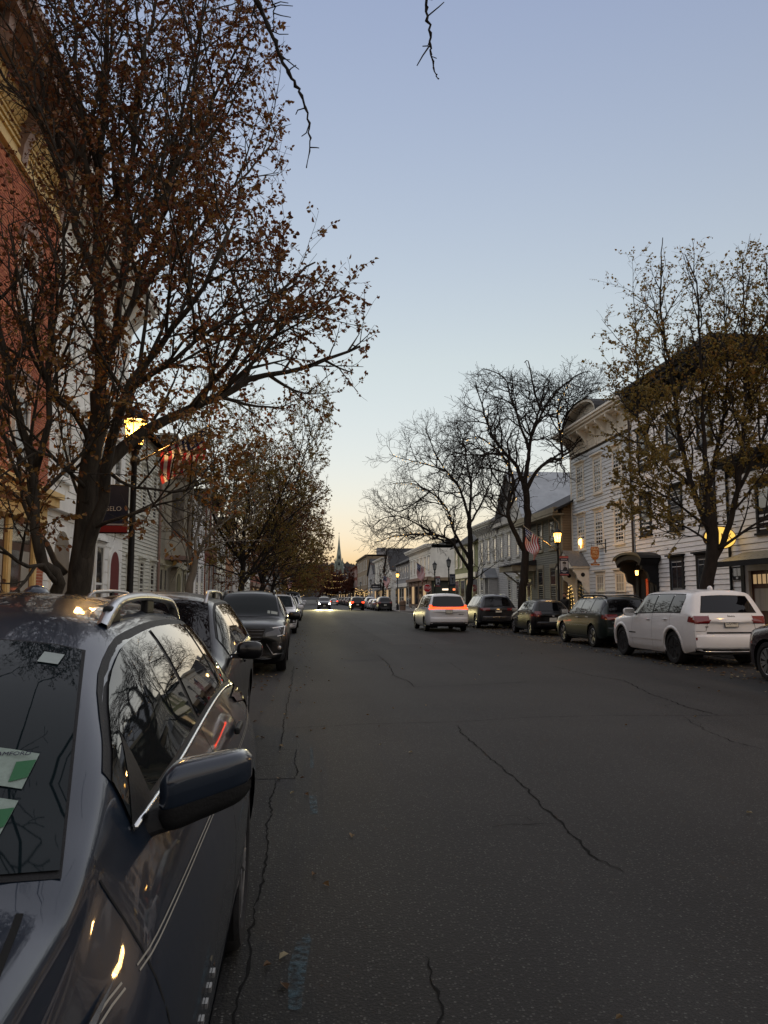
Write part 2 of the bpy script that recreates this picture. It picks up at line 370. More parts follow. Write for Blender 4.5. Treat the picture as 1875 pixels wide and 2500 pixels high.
def far_house(x, y, w, h, label, m=None):
    z = hill_z(x,y); t = thing('distant_house', label, 'house', (x,y,z))
    MB().box(-w/2,w/2,-4,4,-3,h).build('wall', m or M_FARW, t)
    MB().prism([(-w/2-.3,h),(w/2+.3,h),(0,h+w*.35)], lambda a,b,d:(a,d,b), -4.4, 4.4).build('roof', M_FARROOF, t)
    for k in (-1,1): MB().box(k*w/4-.6,k*w/4+.6,-4.05,-3.99,h*.3,h*.7).build('window', M_DARKGLASS, t)
far_house(24, 760, 13, 6, 'largest white house on the wooded hill below the ridge')
far_house(10, 700, 8, 6, 'small pale gabled house at the foot of the hill')
far_house(36, 700, 8, 6, 'small grey gabled house at the hill foot under the spire', mat('far_grey_house',(0.28,0.28,0.29),0.8,0.2,1))
for i, (x, y) in enumerate(((3,1010),(16,1030),(29,1030),(41,1020),(52,1030))):
    far_house(x, y, 10, 5, ['leftmost','second','third','fourth','rightmost'][i]+' of the pale ridge-top houses left of the spire')
# church: tower with pinnacles and a tapering stone spire
M_SPIRE = mat('weathered_spire_stone', (0.20,0.23,0.20), 0.85, 0.35, 0.6, 0.2, 6)
M_TOWER = mat('church_tower_stone', (0.17,0.17,0.16), 0.9, 0.3, 0.5, 0.2, 6)
cx0, cy0 = 20.3, 420.0
ch = thing('church', 'stone church tower with tall pointed spire beyond the street end', 'church', (cx0,cy0,0))
MB().box(-2.2,2.2,-2.2,2.2,0,16.2).build('tower', M_TOWER, ch)
MB().box(-9,9,2.3,26,0,9).build('nave', M_TOWER, ch)
MB().prism([(-9.4,9),(9.4,9),(0,15)], lambda a,b,d:(a,d,b), 2.5, 26).build('nave_roof', M_FARROOF, ch)
sp = MB().lathe([(2.25,16.2),(1.7,21.5),(1.25,25.0),(0.62,30.0),(0.1,35.5),(0.02,36.2)], n=8, ph=R(22.5)).build('spire', M_SPIRE, ch)
MB().tube([(0,0,36),(0,0,37.4)],0.06,5).box(-.4,.4,-.05,.05,36.7,36.85).build('cross', M_BLACKMETAL, sp)
for sx in (-1,1):
    for sy in (-1,1): MB().lathe([(.42,14),(.42,19),(.5,19.2),(.02,23.5)], (sx*2.0,sy*2.0,0), 6).build('pinnacle', M_SPIRE, ch)
for k in (-.9,.9): MB().prism([(k-.5,11),(k+.5,11),(k+.5,14),(k,15.2),(k-.5,14)], lambda a,b,d:(a,d,b), -2.25,-2.15).build('belfry_opening', M_DARKGLASS, ch)
for (a,b) in ((20.5,1.4),(24,1.0)): MB().prism([(-.35,a-1.2),(.35,a-1.2),(.35,a),(0,a+.9),(-.35,a)], lambda p,q,d:(p,d,q), -b-.75,-b-.2).build('spire_light', M_DARKGLASS, sp)
# ================================================================ buildings: helpers
class Front:
    """a street front: u runs along the street, z up, d outwards"""
    def __init__(s, xf, sg): s.x = xf; s.s = sg
    def __call__(s, u, z, d): return (s.x + s.s*d, u, z)
    def box(s, mb, u0, u1, z0, z1, d0, d1):
        x0, x1 = sorted((s.x+s.s*d0, s.x+s.s*d1)); return mb.box(x0, x1, u0, u1, z0, z1)
def clap(parent, F, u0, u1, z0, z1, pitch, m, single=True, holes=()):
    """clapboards: every board its own wedge"""
    n = int((z1-z0)/pitch); rr = random.Random(int(u0*7+z0*13))
    def wedge(mb, z, a, b, j=0.0):
        g_ = pitch*.085; pr = [(0.040+j,z+g_),(0.040+j,z+g_+.008),(0.012,z+pitch),(-.02,z+pitch),(-.02,z+g_)]
        mb.prism([(p,q) for p,q in pr], lambda d,zz,u: F(u,zz,d), a, b)
    if single:
        cache = {}
        for i in range(n):
            z = z0+i*pitch
            segs = [(u0,u1)]
            for (h0,h1,hz0,hz1) in holes:
                if hz0 < z+pitch and z < hz1:
                    segs = [s for (a,b) in segs for s in ((a,min(b,h0)),(max(a,h1),b)) if s[1]-s[0] > .02]
            key = tuple(segs)
            if key not in cache:
                mb = MB()
                for a,b in segs: wedge(mb, 0, a, b)
                cache[key] = mb.mesh('board', m); bm = bmesh.new(); bm.from_mesh(cache[key]); bmesh.ops.recalc_face_normals(bm, faces=bm.faces); bm.to_mesh(cache[key]); bm.free()
            o = link('board', cache[key], parent); o.location = (F.s*rr.uniform(-.003,.003), 0, z)
    else:
        mb = MB()
        for i in range(n): wedge(mb, z0+i*pitch, u0, u1, rr.uniform(-.003,.003))
        stuff(mb.build('clapboards', m, parent))
def clap_end(parent, y, x0, x1, z0, z1, pitch, m, zmax=None):
    """clapboards on an end wall that faces the camera (towards -y); zmax(x) clips under a gable"""
    mb = MB(); n = int((z1-z0)/pitch)
    for i in range(n):
        z = z0+i*pitch; a, b = x0, x1
        if zmax:
            xs = [x0+(x1-x0)*k/40 for k in range(41) if zmax(x0+(x1-x0)*k/40) > z+pitch]
            if len(xs) < 2: continue
            a, b = xs[0], xs[-1]
        mb.prism([(0.040,z+pitch*.085),(0.040,z+pitch*.085+.008),(0.012,z+pitch),(-.02,z+pitch),(-.02,z+pitch*.085)], lambda d,zz,x: (x,y-d,zz), a, b)
    stuff(mb.build('end_clapboards', m, parent))
GLASS = [mat('window_glass_%d' % i, c, 0.05, spec=0.8) for i, c in enumerate([(0.02,0.023,0.028),(0.035,0.035,0.035),(0.05,0.045,0.04)])]
M_CURTAIN = mat('curtain_behind_glass', (0.30,0.28,0.24), 0.35, 0.4, 1.0, grain=(1,14,.3), spec=0.7)
M_LITWIN = mat('lit_window', (0.5,0.35,0.2), 0.3, emit=(1.0,0.66,0.32), estr=0.32)
def window(parent, F, uc, z0, z1, w, trim, cols=2, rows=2, head=0.12, cap=True, sill=True, glass=None, tilt=0.05, cas=0.11, lower=None, sashm=None, single=False, base=0.0):
    u0, u1 = uc-w/2, uc+w/2; b = base
    mb = MB()
    F.box(mb,u0,u0+cas,z0,z1,-.02,.07+b); F.box(mb,u1-cas,u1,z0,z1,-.02,.07+b); F.box(mb,u0,u1,z1-.003,z1+head,-.02,.075+b); F.box(mb,u0+cas,u1-cas,z0,z0+.07,-.02,.06+b)
    win = mb.build('window', trim, parent)
    a0, a1 = u0+cas, u1-cas; zm = (z0+z1)/2
    g = glass or GLASS[0]
    for k, (q0,q1,dd,t,gm) in enumerate(((zm,z1,0.042+b,tilt,g),(z0+.07,zm,0.034+b,tilt*.25,lower or g))):
        if single and k: break
        if single: q0 = z0+.07
        MB().add([F(a0,q0,dd),F(a1,q0,dd),F(a1,q1,dd-t*.25),F(a0,q1,dd-t*.25)],[(0,1,2,3)]).build('pane', gm, win)
    sb = MB(); s = .022
    for (q0,q1,dd) in ((zm,z1,.055+b),(z0+.07,zm,.048+b)):
        F.box(sb,a0,a1,q0,q0+s*1.8,dd-.02,dd); F.box(sb,a0,a1,q1-s*1.4,q1,dd-.025,dd-.002)
        F.box(sb,a0,a0+s*1.3,q0,q1,dd-.025,dd); F.box(sb,a1-s*1.3,a1,q0,q1,dd-.025,dd)
        for i in range(1,cols): F.box(sb, lerp(a0,a1,i/cols)-s*.45, lerp(a0,a1,i/cols)+s*.45, q0,q1,dd-.02,dd-.004)
        for i in range(1,rows): F.box(sb, a0,a1, lerp(q0,q1,i/rows)-s*.45, lerp(q0,q1,i/rows)+s*.45,dd-.02,dd-.006)
    sb.build('sash', sashm or trim, win)
    if sill: mb = MB(); F.box(mb,u0-.05,u1+.05,z0-.07,z0,-.02,.13+b); mb.build('sill', trim, win)
    if cap:
        mb = MB(); F.box(mb,u0-.05,u1+.05,z1+head,z1+head+.05,-.02,.12+b); F.box(mb,u0-.11,u1+.11,z1+head+.05,z1+head+.11,-.02,.2+b); mb.build('header', trim, win)
    return win
def cornice(parent, F, u0, u1, z, h, out, m, brackets=None, frieze=0.5, bm=None, name='cornice'):
    mb = MB()
    F.box(mb,u0-.05,u1+.05,z-frieze,z,-.02,.06)
    for i,(dz,dd) in enumerate(((0,.35),(.25,.75),(.55,.9),(.8,1.0))): F.box(mb,u0-out*dd*.8,u1+out*dd*.8,z+h*dz,z+h*(dz+.25)-.002,-.02,out*dd)
    c = mb.build(name, m, parent)
    if brackets:
        n = brackets
        for i in range(n):
            u = lerp(u0+.15,u1-.15,i/(n-1))
            bk = MB().prism([(0,z-frieze*.95),(.10,z-frieze*.95),(.14,z-frieze*.6),(out*.45,z-.18),(out*.72,z-.05),(out*.72,z+h*.25),(0,z+h*.25)], lambda d,zz,uu:F(uu,zz,d), u-.07,u+.07)
            bk.build('bracket', bm or m, c)
    return c
def gable_roof(parent, x0, x1, y0, y1, ze, zr, m, axis='y', over=0.35, th=0.12):
    """axis: direction of the ridge"""
    if axis == 'y':
        xm = (x0+x1)/2; k = (zr-ze)/(xm-x0)
        P = [(x0-over,ze-over*k),(xm,zr),(x1+over,ze-over*k),(x1+over,ze-over*k+th),(xm,zr+th),(x0-over,ze-over*k+th)]
        return MB().prism(P, lambda a,b,d:(a,d,b), y0-over, y1+over).build('roof', m, parent)
    ym = (y0+y1)/2; k = (zr-ze)/(ym-y0)
    P = [(y0-over,ze-over*k),(ym,zr),(y1+over,ze-over*k),(y1+over,ze-over*k+th),(ym,zr+th),(y0-over,ze-over*k+th)]
    return MB().prism(P, lambda a,b,d:(d,a,b), x0-over, x1).build('roof', m, parent)

# ---------------------------------------------------------------- right side of the street
M_SLATEBLUE = mat('grey_blue_clapboard_paint', (0.58,0.62,0.66), 0.7, 0.12, 2.5, 0.12, 30, grain=(1,1,6))
M_WHITECLAP = mat('white_clapboard_paint', (0.80,0.78,0.77), 0.7, 0.16, 2.5, 0.12, 30, grain=(1,1,6))
M_CREAM = mat('cream_trim_paint', (0.68,0.65,0.58), 0.6, 0.15, 4, 0.1, 40)
M_OLIVE = mat('grey_olive_clapboard_paint', (0.19,0.19,0.16), 0.75, 0.2, 2.5, 0.12, 30, grain=(1,1,6))
M_TAUPE = mat('taupe_trim_paint', (0.26,0.23,0.17), 0.7, 0.15, 3)
M_PALEGREY = mat('pale_grey_clapboard_paint', (0.50,0.50,0.49), 0.7, 0.2, 2.5, 0.12, 30, grain=(1,1,6))
M_GREEN = mat('moss_green_clapboard_paint', (0.17,0.185,0.085), 0.75, 0.2, 2.5, grain=(1,1,6))
M_CHARCOAL = mat('charcoal_trim_paint', (0.018,0.019,0.022), 0.7, 0.2, 4, 0.1, 40, spec=0.12)
M_SLATE = mat('dark_slate_roof', (0.035,0.035,0.037), 0.85, 0.35, 5, 0.4, 25)
M_METALROOF = mat('grey_metal_roof', (0.30,0.32,0.34), 0.5, 0.2, 1.5, metal=0.3)
M_GAP = mat('shadow_gap_backing', (0.05,0.045,0.04), 0.9, 0.3, 6)  # dark wall behind the clapboards, painting the shadow line under each lap
M_TARROOF = mat('tar_roof', (0.05,0.05,0.05), 0.9, 0.3, 2)
M_REDDOOR = mat('orange_red_door', (0.62,0.09,0.02), 0.45, 0.1, 4)
M_BROWNDOOR = mat('brown_wood_door', (0.07,0.025,0.014), 0.45, 0.4, 3, grain=(8,8,.6))
FRt = Front(FR, -1)

# --- three-storey grey-blue house with arched cornice
h = thing('townhouse', 'three-storey grey-blue clapboard house with cream arched cornice and porch hood', 'house', (0,0,0))
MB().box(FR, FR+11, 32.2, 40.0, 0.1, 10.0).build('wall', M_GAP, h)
wl = h.children[0]
MB().box(FR-.015, FR+.3, 32.2, 40.0, 0.1, 0.6).build('foundation', M_KERB, h)
clap(wl, FRt, 32.2, 39.87, 0.6, 9.05, 0.178, M_SLATEBLUE)
mb = MB(); FRt.box(mb,39.86,40.02,0.6,9.1,-.03,.045); mb.build('corner_board', M_CREAM, h)
mb = MB(); mb.tube([FRt(32.22,0.5,.10),FRt(32.22,9.4,.10)],.05,8); mb.build('downspout', mat('brown_downspout',(0.06,0.045,0.04),0.6), h)
for i, y in enumerate((33.75,36.15,38.55)):
    window(h, FRt, y, 4.02, 5.75, 1.12, M_CREAM, 3, 2, tilt=[.10,.16,.20][i], lower=GLASS[0])
    window(h, FRt, y, 6.68, 8.42, 1.08, M_CREAM, 3, 2, tilt=.10)
for y in (33.84,36.2):
    window(h, FRt, y, 1.05, 2.66, 1.08, M_CREAM, 3, 2, tilt=.02, glass=M_CURTAIN, lower=M_CURTAIN)
# candle lamp glowing in the upstairs window
w0 = [c for c in h.children if c.name.startswith('window')][4]
MB().lathe([(.02,0),(.03,.14),(.10,.16),(.13,.30),(.07,.46),(.03,.48)], (FR-.075,38.62,4.14), 10).build('lamp_in_window', M_WARM, w0, smooth=True)
MB().add([FRt(38.28,4.1,.047),FRt(38.82,4.1,.047),FRt(38.82,4.55,.047),FRt(38.28,4.5,.047)],[(0,1,2,3)]).build('lamp_glow_panel', mat('painted_lamp_glow',(0.4,0.2,0.06),0.6,0.5,8,emit=(1,0.42,0.08),estr=0.5), w0)  # emissive panel over the pane, painting the glow of the lamp
# cornice: fluted frieze, brackets and an arched centre
c = cornice(h, FRt, 32.25, 39.95, 9.95, 0.42, 0.85, M_CREAM, 7, 0.85)
mb = MB()
for i in range(64):
    u = 32.4+i*.118; FRt.box(mb,u,u+.05,9.22,9.82,.05,.085)
stuff(mb.build('fluting', M_CREAM, c))
mb = MB(); P = []
for k in range(13): a = math.pi*k/12; P.append((36.4-2.0*math.cos(a), 10.36+.8*math.sin(a)))
mb.prism(P, lambda u,z,d: FRt(u,z,d), -.2, .35); mb.build('arched_gable', M_CREAM, c)
mb = MB()
for k in range(12):
    a0, a1 = math.pi*k/12, math.pi*(k+1)/12
    for rr0, rr1, d1 in ((1.0,1.12,.8),):
        mb.prism([(36.4-2.05*rr0*math.cos(a0),10.36+0.82*rr0*math.sin(a0)),(36.4-2.05*rr0*math.cos(a1),10.36+0.82*rr0*math.sin(a1)),(36.4-2.05*rr1*math.cos(a1),10.36+0.82*rr1*math.sin(a1)),(36.4-2.05*rr1*math.cos(a0),10.36+0.82*rr1*math.sin(a0))], lambda u,z,d: FRt(u,z,d), -.3, d1)
mb.build('arch_moulding', M_CREAM, c)
mb = MB()
for k in range(12):
    a0, a1 = math.pi*k/12, math.pi*(k+1)/12
    mb.add([FRt(36.4-2.32*math.cos(a),10.36+.95*math.sin(a),d) for a,d in ((a0,.9),(a1,.9),(a1,-3),(a0,-3))],[(0,1,2,3)])
mb.build('arched_roof', M_SLATE, c)
MB().box(FR-.8,FR+11,32.0,40.2,10.37,10.45).build('roof', M_TARROOF, h)
# porch hood on scroll brackets, door beside a lit garland
ph = MB().prism([(37.55,3.05),(40.0,3.05),(40.0,3.15),(38.78,3.95),(37.55,3.15)], lambda u,z,d: FRt(u,z,d), 0, .95).build('porch_hood', M_CREAM, h)
MB().add([FRt(37.5,3.14,-.0),FRt(37.5,3.14,1.02),FRt(38.78,4.0,1.02),FRt(38.78,4.0,0),FRt(40.05,3.14,1.02),FRt(40.05,3.14,0)],[(0,1,2,3),(3,2,4,5)]).build('hood_roof', mat('grey_shingle',(0.17,0.17,0.17),0.85,0.3,9,.3,30), ph)
for u in (37.72,39.75):
    P = [(0.0,3.05),(.85,3.05),(.85,2.9),(.70,2.75),(.62,2.5),(.40,2.35),(.33,2.05),(.15,1.85),(.12,1.6),(0,1.55)]
    mb = MB().prism(P, lambda d,z,uu: FRt(uu,z,d), u-.06, u+.06); mb.build('scroll_bracket', M_CREAM, ph)
    MB().lathe([(.11,-.07),(.11,.07)], (FR-.36,u,2.72), 12, axis='y').build('rosette', M_CHARCOAL, ph)
mb = MB(); FRt.box(mb,38.25,39.35,0.3,2.5,-.02,.04); d = mb.build('door', M_CHARCOAL, h); mb = MB(); FRt.box(mb,38.4,39.2,1.5,2.3,.035,.05); mb.build('pane', GLASS[0], d)
for a,b in ((38.1,38.25),(39.35,39.5)): mb = MB(); FRt.box(mb,a,b,.3,2.6,-.02,.09); mb.build('door_post', M_CREAM, h)
mb = MB(); FRt.box(mb,37.7,39.9,0.1,0.3,0,.95); mb.build('step', M_KERB, h)
# iron arm and hanging goblet sign
sg = thing('hanging_sign', 'orange goblet-shaped hanging sign on the grey-blue house', 'sign', (0,0,0))
M_SIGNO = mat('orange_sign_board', (0.32,0.115,0.03), 0.6, 0.3, 8); M_SIGNL = mat('sign_letters', (0.62,0.5,0.33), 0.6, 0.1, 8)
SX, SY, SZ = 13.92, 35.4, 3.60; KS = .54      # the board hangs out over the pavement and faces along the street
def gob(a, b, d): return (SX+a*KS, SY+d, SZ+b*KS)
MB().prism([(-.38,.02),(-.36,.62),(-.25,.72),(.25,.72),(.36,.62),(.38,.02),(.30,-.28),(.14,-.42),(-.14,-.42),(-.30,-.28)], gob, 0, .06).build('goblet_board', M_SIGNO, sg)
MB().prism([(-.05,-.42),(.05,-.42),(.06,-.62),(.22,-.70),(-.22,-.70),(-.06,-.62)], gob, 0, .05).build('goblet_stem', M_SIGNO, sg)
MB().prism([(-.36,-.95),(.36,-.95),(.42,-.86),(.36,-.78),(-.36,-.78),(-.42,-.86)], gob, 0, .05).build('name_plate', M_SIGNO, sg)
for k,(tx,zz,ss) in enumerate((('GRA',.5,.30),('PES',.2,.30),('ROOT',-.12,.27))):
    o = text_mesh(tx, ss*KS, M_SIGNL, 'lettering', sg); o.rotation_euler = (R(90),0,0); o.location = (SX, SY-.008, SZ+zz*KS); o.scale = (1.05,1.1,1)
o = text_mesh('Library', .15*KS, M_SIGNL, 'lettering', sg); o.rotation_euler = (R(90),0,0); o.location = (SX, SY-.008, SZ-.865*KS)
MB().tube([(FR-.02,SY+.03,SZ+.55),(SX-.3,SY+.03,SZ+.55)],.014,6).tube([(FR-.02,SY+.03,SZ+.25),(FR-.28,SY+.03,SZ+.54)],.009,5).box(FR-.045,FR-.02,SY-.02,SY+.08,SZ+.1,SZ+.75).build('iron_arm', M_BLACKMETAL, sg)
for a in (-.28,.28): MB().tube([(SX+a*KS,SY+.03,SZ+.72*KS),(SX+a*KS,SY+.03,SZ+.55)],.008,4).build('chain', M_BLACKMETAL, sg)
for a in (-.1,.1): MB().tube([(SX+a*KS,SY+.03,SZ-.7*KS),(SX+a*KS,SY+.03,SZ-.79*KS)],.008,4).build('chain', M_BLACKMETAL, sg)
# garland by the door
ga = thing('lit_garland', 'small door tree wound with warm lights under the porch hood', 'christmas tree', (FR-.35,39.6,0.13))
rr = random.Random(3); mb = MB()
for i in range(420):
    z = rr.uniform(.15,2.1); r0 = (.30*(1-z/2.3)+.03); a = rr.random()*6.28; l = rr.uniform(.5,1.15)*r0
    p = Vector((l*.4*math.cos(a), l*.4*math.sin(a), z)); q = Vector((l*math.cos(a), l*math.sin(a), z-.08*rr.random())); n = Vector((-math.sin(a),math.cos(a),0))*.025
    mb.add([p+n,p-n,q],[(0,1,2)])
mb.build('foliage', mat('dark_evergreen',(0.03,0.05,0.02),0.8), ga, fix=False)
mb = MB()
for i in range(70):
    z = .2+1.9*i/70; r0 = .30*(1-z/2.3)+.05; a = i*0.9; mb.sphere((r0*math.cos(a), r0*math.sin(a), z), .018, 5, 4)
stuff(mb.build('bulbs', M_BULB, ga)); MB().tube([(0,0,0),(0,0,2.1)],.03,5).lathe([(.14,0),(.17,.25)],n=10).build('stem', M_BLACK, ga)

# --- white house with charcoal trim
h = thing('townhouse', 'tall white clapboard house with charcoal window trim and arched black door hood', 'house')
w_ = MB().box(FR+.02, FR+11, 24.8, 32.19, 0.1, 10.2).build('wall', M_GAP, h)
MB().box(FR-.015, FR+.3, 24.8, 32.15, 0.1, 0.55).build('foundation', M_KERB, h)
Fw = Front(FR+.02,-1)
clap(w_, Fw, 24.8, 32.16, 0.55, 9.9, 0.182, M_WHITECLAP)
clap_end(h, 24.8, FR+.02, FR+9, 0.5, 9.9, 0.182, M_WHITECLAP)
for y in (26.0,28.4,31.05):
    window(h, Fw, y, 4.2, 5.75, 1.08, M_CHARCOAL, 1, 1, sashm=mat('slate_sash',(0.10,0.11,0.13),0.6), tilt=.04)
    window(h, Fw, y, 7.05, 8.6, 1.08, M_CHARCOAL, 1, 1, sashm=MATS['slate_sash'], tilt=.04)
for y in (26.45,28.5): window(h, Fw, y, 0.8, 3.0, 1.12, M_CHARCOAL, 2, 1, sashm=MATS['slate_sash'], tilt=.02, cas=.14)
cornice(h, Fw, 24.8, 32.1, 10.0, 0.5, 0.7, M_CHARCOAL, 9, 0.5)
MB().box(FR-.3,FR+11,24.25,24.79,10.0,10.45).build('end_cornice', M_CHARCOAL, h)
MB().box(FR-.7,FR+11,24.2,32.25,10.5,10.6).build('roof', M_TARROOF, h)
# arched black door hood, deep doorway with an orange-red reveal
dh = MB()
P = [(30.05-.25,3.05),(30.05-.25,3.2)] + [(31.2-1.45*math.cos(math.pi*k/8),3.2+.42*math.sin(math.pi*k/8)) for k in range(9)] + [(32.6,3.05)]
dh.prism([(30.0,2.95),(29.85,3.12)] + [(31.2-1.35*math.cos(math.pi*k/8),3.12+.30*math.sin(math.pi*k/8)) for k in range(1,8)] + [(32.5,3.12),(32.35,2.95)] + [(31.2+1.12*math.cos(math.pi*k/8),2.86+.30*math.sin(math.pi*k/8)) for k in range(9)], lambda u,z,d: Fw(u,z,d), 0, .85)
hood = dh.build('door_hood', M_CHARCOAL, h)
mb = MB()
for k in range(8):
    a0, a1 = math.pi*k/8, math.pi*(k+1)/8
    mb.add([Fw(31.2-1.42*math.cos(a),3.16+.31*math.sin(a),d) for a,d in ((a0,.93),(a1,.93),(a1,0),(a0,0))] + [Fw(31.2-1.42*math.cos(a),3.06+.31*math.sin(a),d) for a,d in ((a0,.93),(a1,.93))],[(0,1,2,3),(0,1,5,4)])
mb.build('hood_roof', mat('dark_metal_hood',(0.018,0.017,0.017),0.5,0.2,5), hood)
for u in (30.15,32.25):
    MB().prism([(0,3.0),(.75,3.0),(.72,2.75),(.5,2.6),(.42,2.25),(.16,2.1),(.12,1.8),(0,1.75)], lambda d,z,uu: Fw(uu,z,d), u-.08,u+.08).build('scroll_bracket', M_CHARCOAL, hood)
mb = MB(); Fw.box(mb,30.35,30.62,.2,2.8,-.03,.14); Fw.box(mb,31.78,32.05,.2,2.8,-.03,.14); Fw.box(mb,30.35,32.05,2.75,2.95,-.03,.14); mb.build('door_frame', M_CHARCOAL, h)
mb = MB(); Fw.box(mb,30.62,31.78,.2,2.76,.03,.05); d = mb.build('door', mat('black_door',(0.012,0.011,0.011),0.35,0.2,6), h)
mb = MB(); Fw.box(mb,31.3,31.65,1.4,2.4,.05,.065); mb.build('panel', M_CHARCOAL, d)
MB().sphere(Fw(31.62,1.15,.09),.03).build('handle', M_CHROME, d)
mb = MB(); Fw.box(mb,30.98,31.2,.3,2.35,.05,.075); mb.build('red_sidelight', M_REDDOOR, h)
mb = MB(); Fw.box(mb,30.2,32.2,0.1,0.22,0,.9); mb.build('step', M_KERB, h)

# --- wall lantern and porch bulb that warm the two doorways
for (y, z, d, e, lb) in ((32.62,2.75,.28,14,'small wall lantern glowing beside the black door hood'),(31.2,2.6,.45,4,'porch lamp glowing inside the black door hood')):
    t = thing('wall_lantern', lb, 'lamp', Fw(y,z,d))
    MB().lathe([(.03,-.10),(.06,-.09),(.075,.10)], n=6).build('glass', mat('porch_glass',(0.9,0.6,0.2),.4,emit=(1.0,0.5,0.12),estr=5.0), t)
    MB().lathe([(.10,.10),(.03,.17),(.01,.2)], n=6).box(.0,d-.01,-.012,.012,.10,.125).build('bracket_cap', M_BLACKMETAL, t)
    l = bpy.data.lights.new('porch_bulb','POINT'); l.energy = e; l.color = (1,.5,.15); l.shadow_soft_size = .06
    o = bpy.data.objects.new('porch_bulb', l); COL.objects.link(o); o.parent = t; o.location = (-.12,0,-.02)
# --- low white shop with brown door, metal awning and oval sign
h = thing('shop', 'low white clapboard shop with brown glazed door and metal awning', 'shop')
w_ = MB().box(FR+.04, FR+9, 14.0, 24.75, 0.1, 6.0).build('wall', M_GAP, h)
Fs = Front(FR+.04,-1)
clap(w_, Fs, 14.0, 24.7, 0.3, 5.9, 0.20, M_WHITECLAP)
cornice(h, Fs, 14.0, 24.7, 5.9, .3, .45, M_CHARCOAL, None, .25); MB().box(FR-.3,FR+9,13.8,24.74,6.25,6.3).build('roof', M_TARROOF, h)
mb = MB(); mb.tube([Fs(24.7,.4,.09),Fs(24.7,5.9,.09)],.045,8); mb.build('downspout', M_CHARCOAL, h)
for y in (20.0,22.6): window(h, Fs, y, 3.6, 5.1, 1.05, M_CHARCOAL, 1, 1, glass=GLASS[1])
mb = MB(); Fs.box(mb,22.2,22.4,.2,2.62,-.02,.16); Fs.box(mb,23.55,23.75,.2,2.62,-.02,.16); Fs.box(mb,22.2,23.75,2.42,2.62,-.02,.165); mb.build('door_frame', mat('grey_door_frame',(0.35,0.33,0.32),0.6,0.2,4), h)
mb = MB(); Fs.box(mb,23.75,23.95,.2,2.75,-.02,.19); mb.build('dark_pilaster', M_CHARCOAL, h)
mb = MB(); Fs.box(mb,22.4,23.55,.2,2.43,.03,.06); d = mb.build('door', M_BROWNDOOR, h)
for k in range(4): mb = MB(); u = 22.52+k*.25; Fs.box(mb,u,u+.17,2.0,2.3,.06,.07); mb.build('pane', M_LITWIN, d)
mb = MB(); Fs.box(mb,22.55,23.4,1.15,1.85,.06,.07); mb.build('pane', M_CURTAIN, d)
for a,b in ((22.55,22.9),(23.05,23.4)): mb = MB(); Fs.box(mb,a,b,.35,1.0,.06,.075); mb.build('panel', M_BROWNDOOR, d)
aw = MB(); n = 16
for i in range(n):
    u0_, u1_ = lerp(18.5,24.0,i/n), lerp(18.5,24.0,(i+1)/n)-.03
    aw.add([Fs(u0_,3.05,.02),Fs(u1_,3.05,.02),Fs(u1_,2.72,1.0),Fs(u0_,2.72,1.0),Fs(u1_+.03,3.02,.02),Fs(u1_+.03,2.69,1.0)],[(0,1,2,3),(1,4,5,2)])
a_ = aw.build('awning', mat('ribbed_metal_awning',(0.38,0.34,0.25),0.45,0.2,3,metal=.4), h)
mb = MB(); Fs.box(mb,18.5,24.0,2.55,2.72,.94,1.0); mb.build('awning_valance', M_CHARCOAL, a_)
mb = MB(); Fs.box(mb,24.05,24.6,2.15,2.6,.03,.08); sb = mb.build('notice_board', M_CHARCOAL, None); tag(sb,'dark notice board with two white cards beside the brown shop door','notice board')
for a in (24.1,24.34): mb = MB(); Fs.box(mb,a,a+.2,2.28,2.54,.08,.088); mb.build('card', mat('white_card',(0.5,0.5,0.48),0.7,.3,30), sb)
mb = MB(); Fs.box(mb,24.28,24.4,2.18,2.25,.08,.088); mb.build('card', MATS['white_card'], sb)
ov = thing('oval_sign', 'glowing yellow oval sign behind the leafy tree on the right', 'sign', (FR-.62,24.3,3.55))
MB().prism([(.55*math.cos(R(a)),.36*math.sin(R(a))) for a in range(0,360,12)], lambda a,b,d:(a,d,b), -.05,.05).build('sign_face', mat('lit_yellow_sign',(0.7,0.45,0.1),0.5,emit=(1.0,0.62,0.12),estr=1.1), ov)
MB().prism([(.58*math.cos(R(a)),.39*math.sin(R(a))) for a in range(0,360,12)], lambda a,b,d:(a,d,b), -.04,.04).build('sign_rim', M_BROWNDOOR, ov)
o = text_mesh('NK', .28, mat('brown_letters',(0.2,0.06,0.02),0.6), 'lettering', ov); o.rotation_euler = (R(90),0,0); o.location = (.22,-.056,.04)
MB().tube([(0.6,0,.45),(-.6,0,.45)],.018,5).tube([(-.3,0,.3),(-.3,0,.45)],.01,4).tube([(.3,0,.3),(.3,0,.45)],.01,4).build('bracket_arm', M_BLACKMETAL, ov)

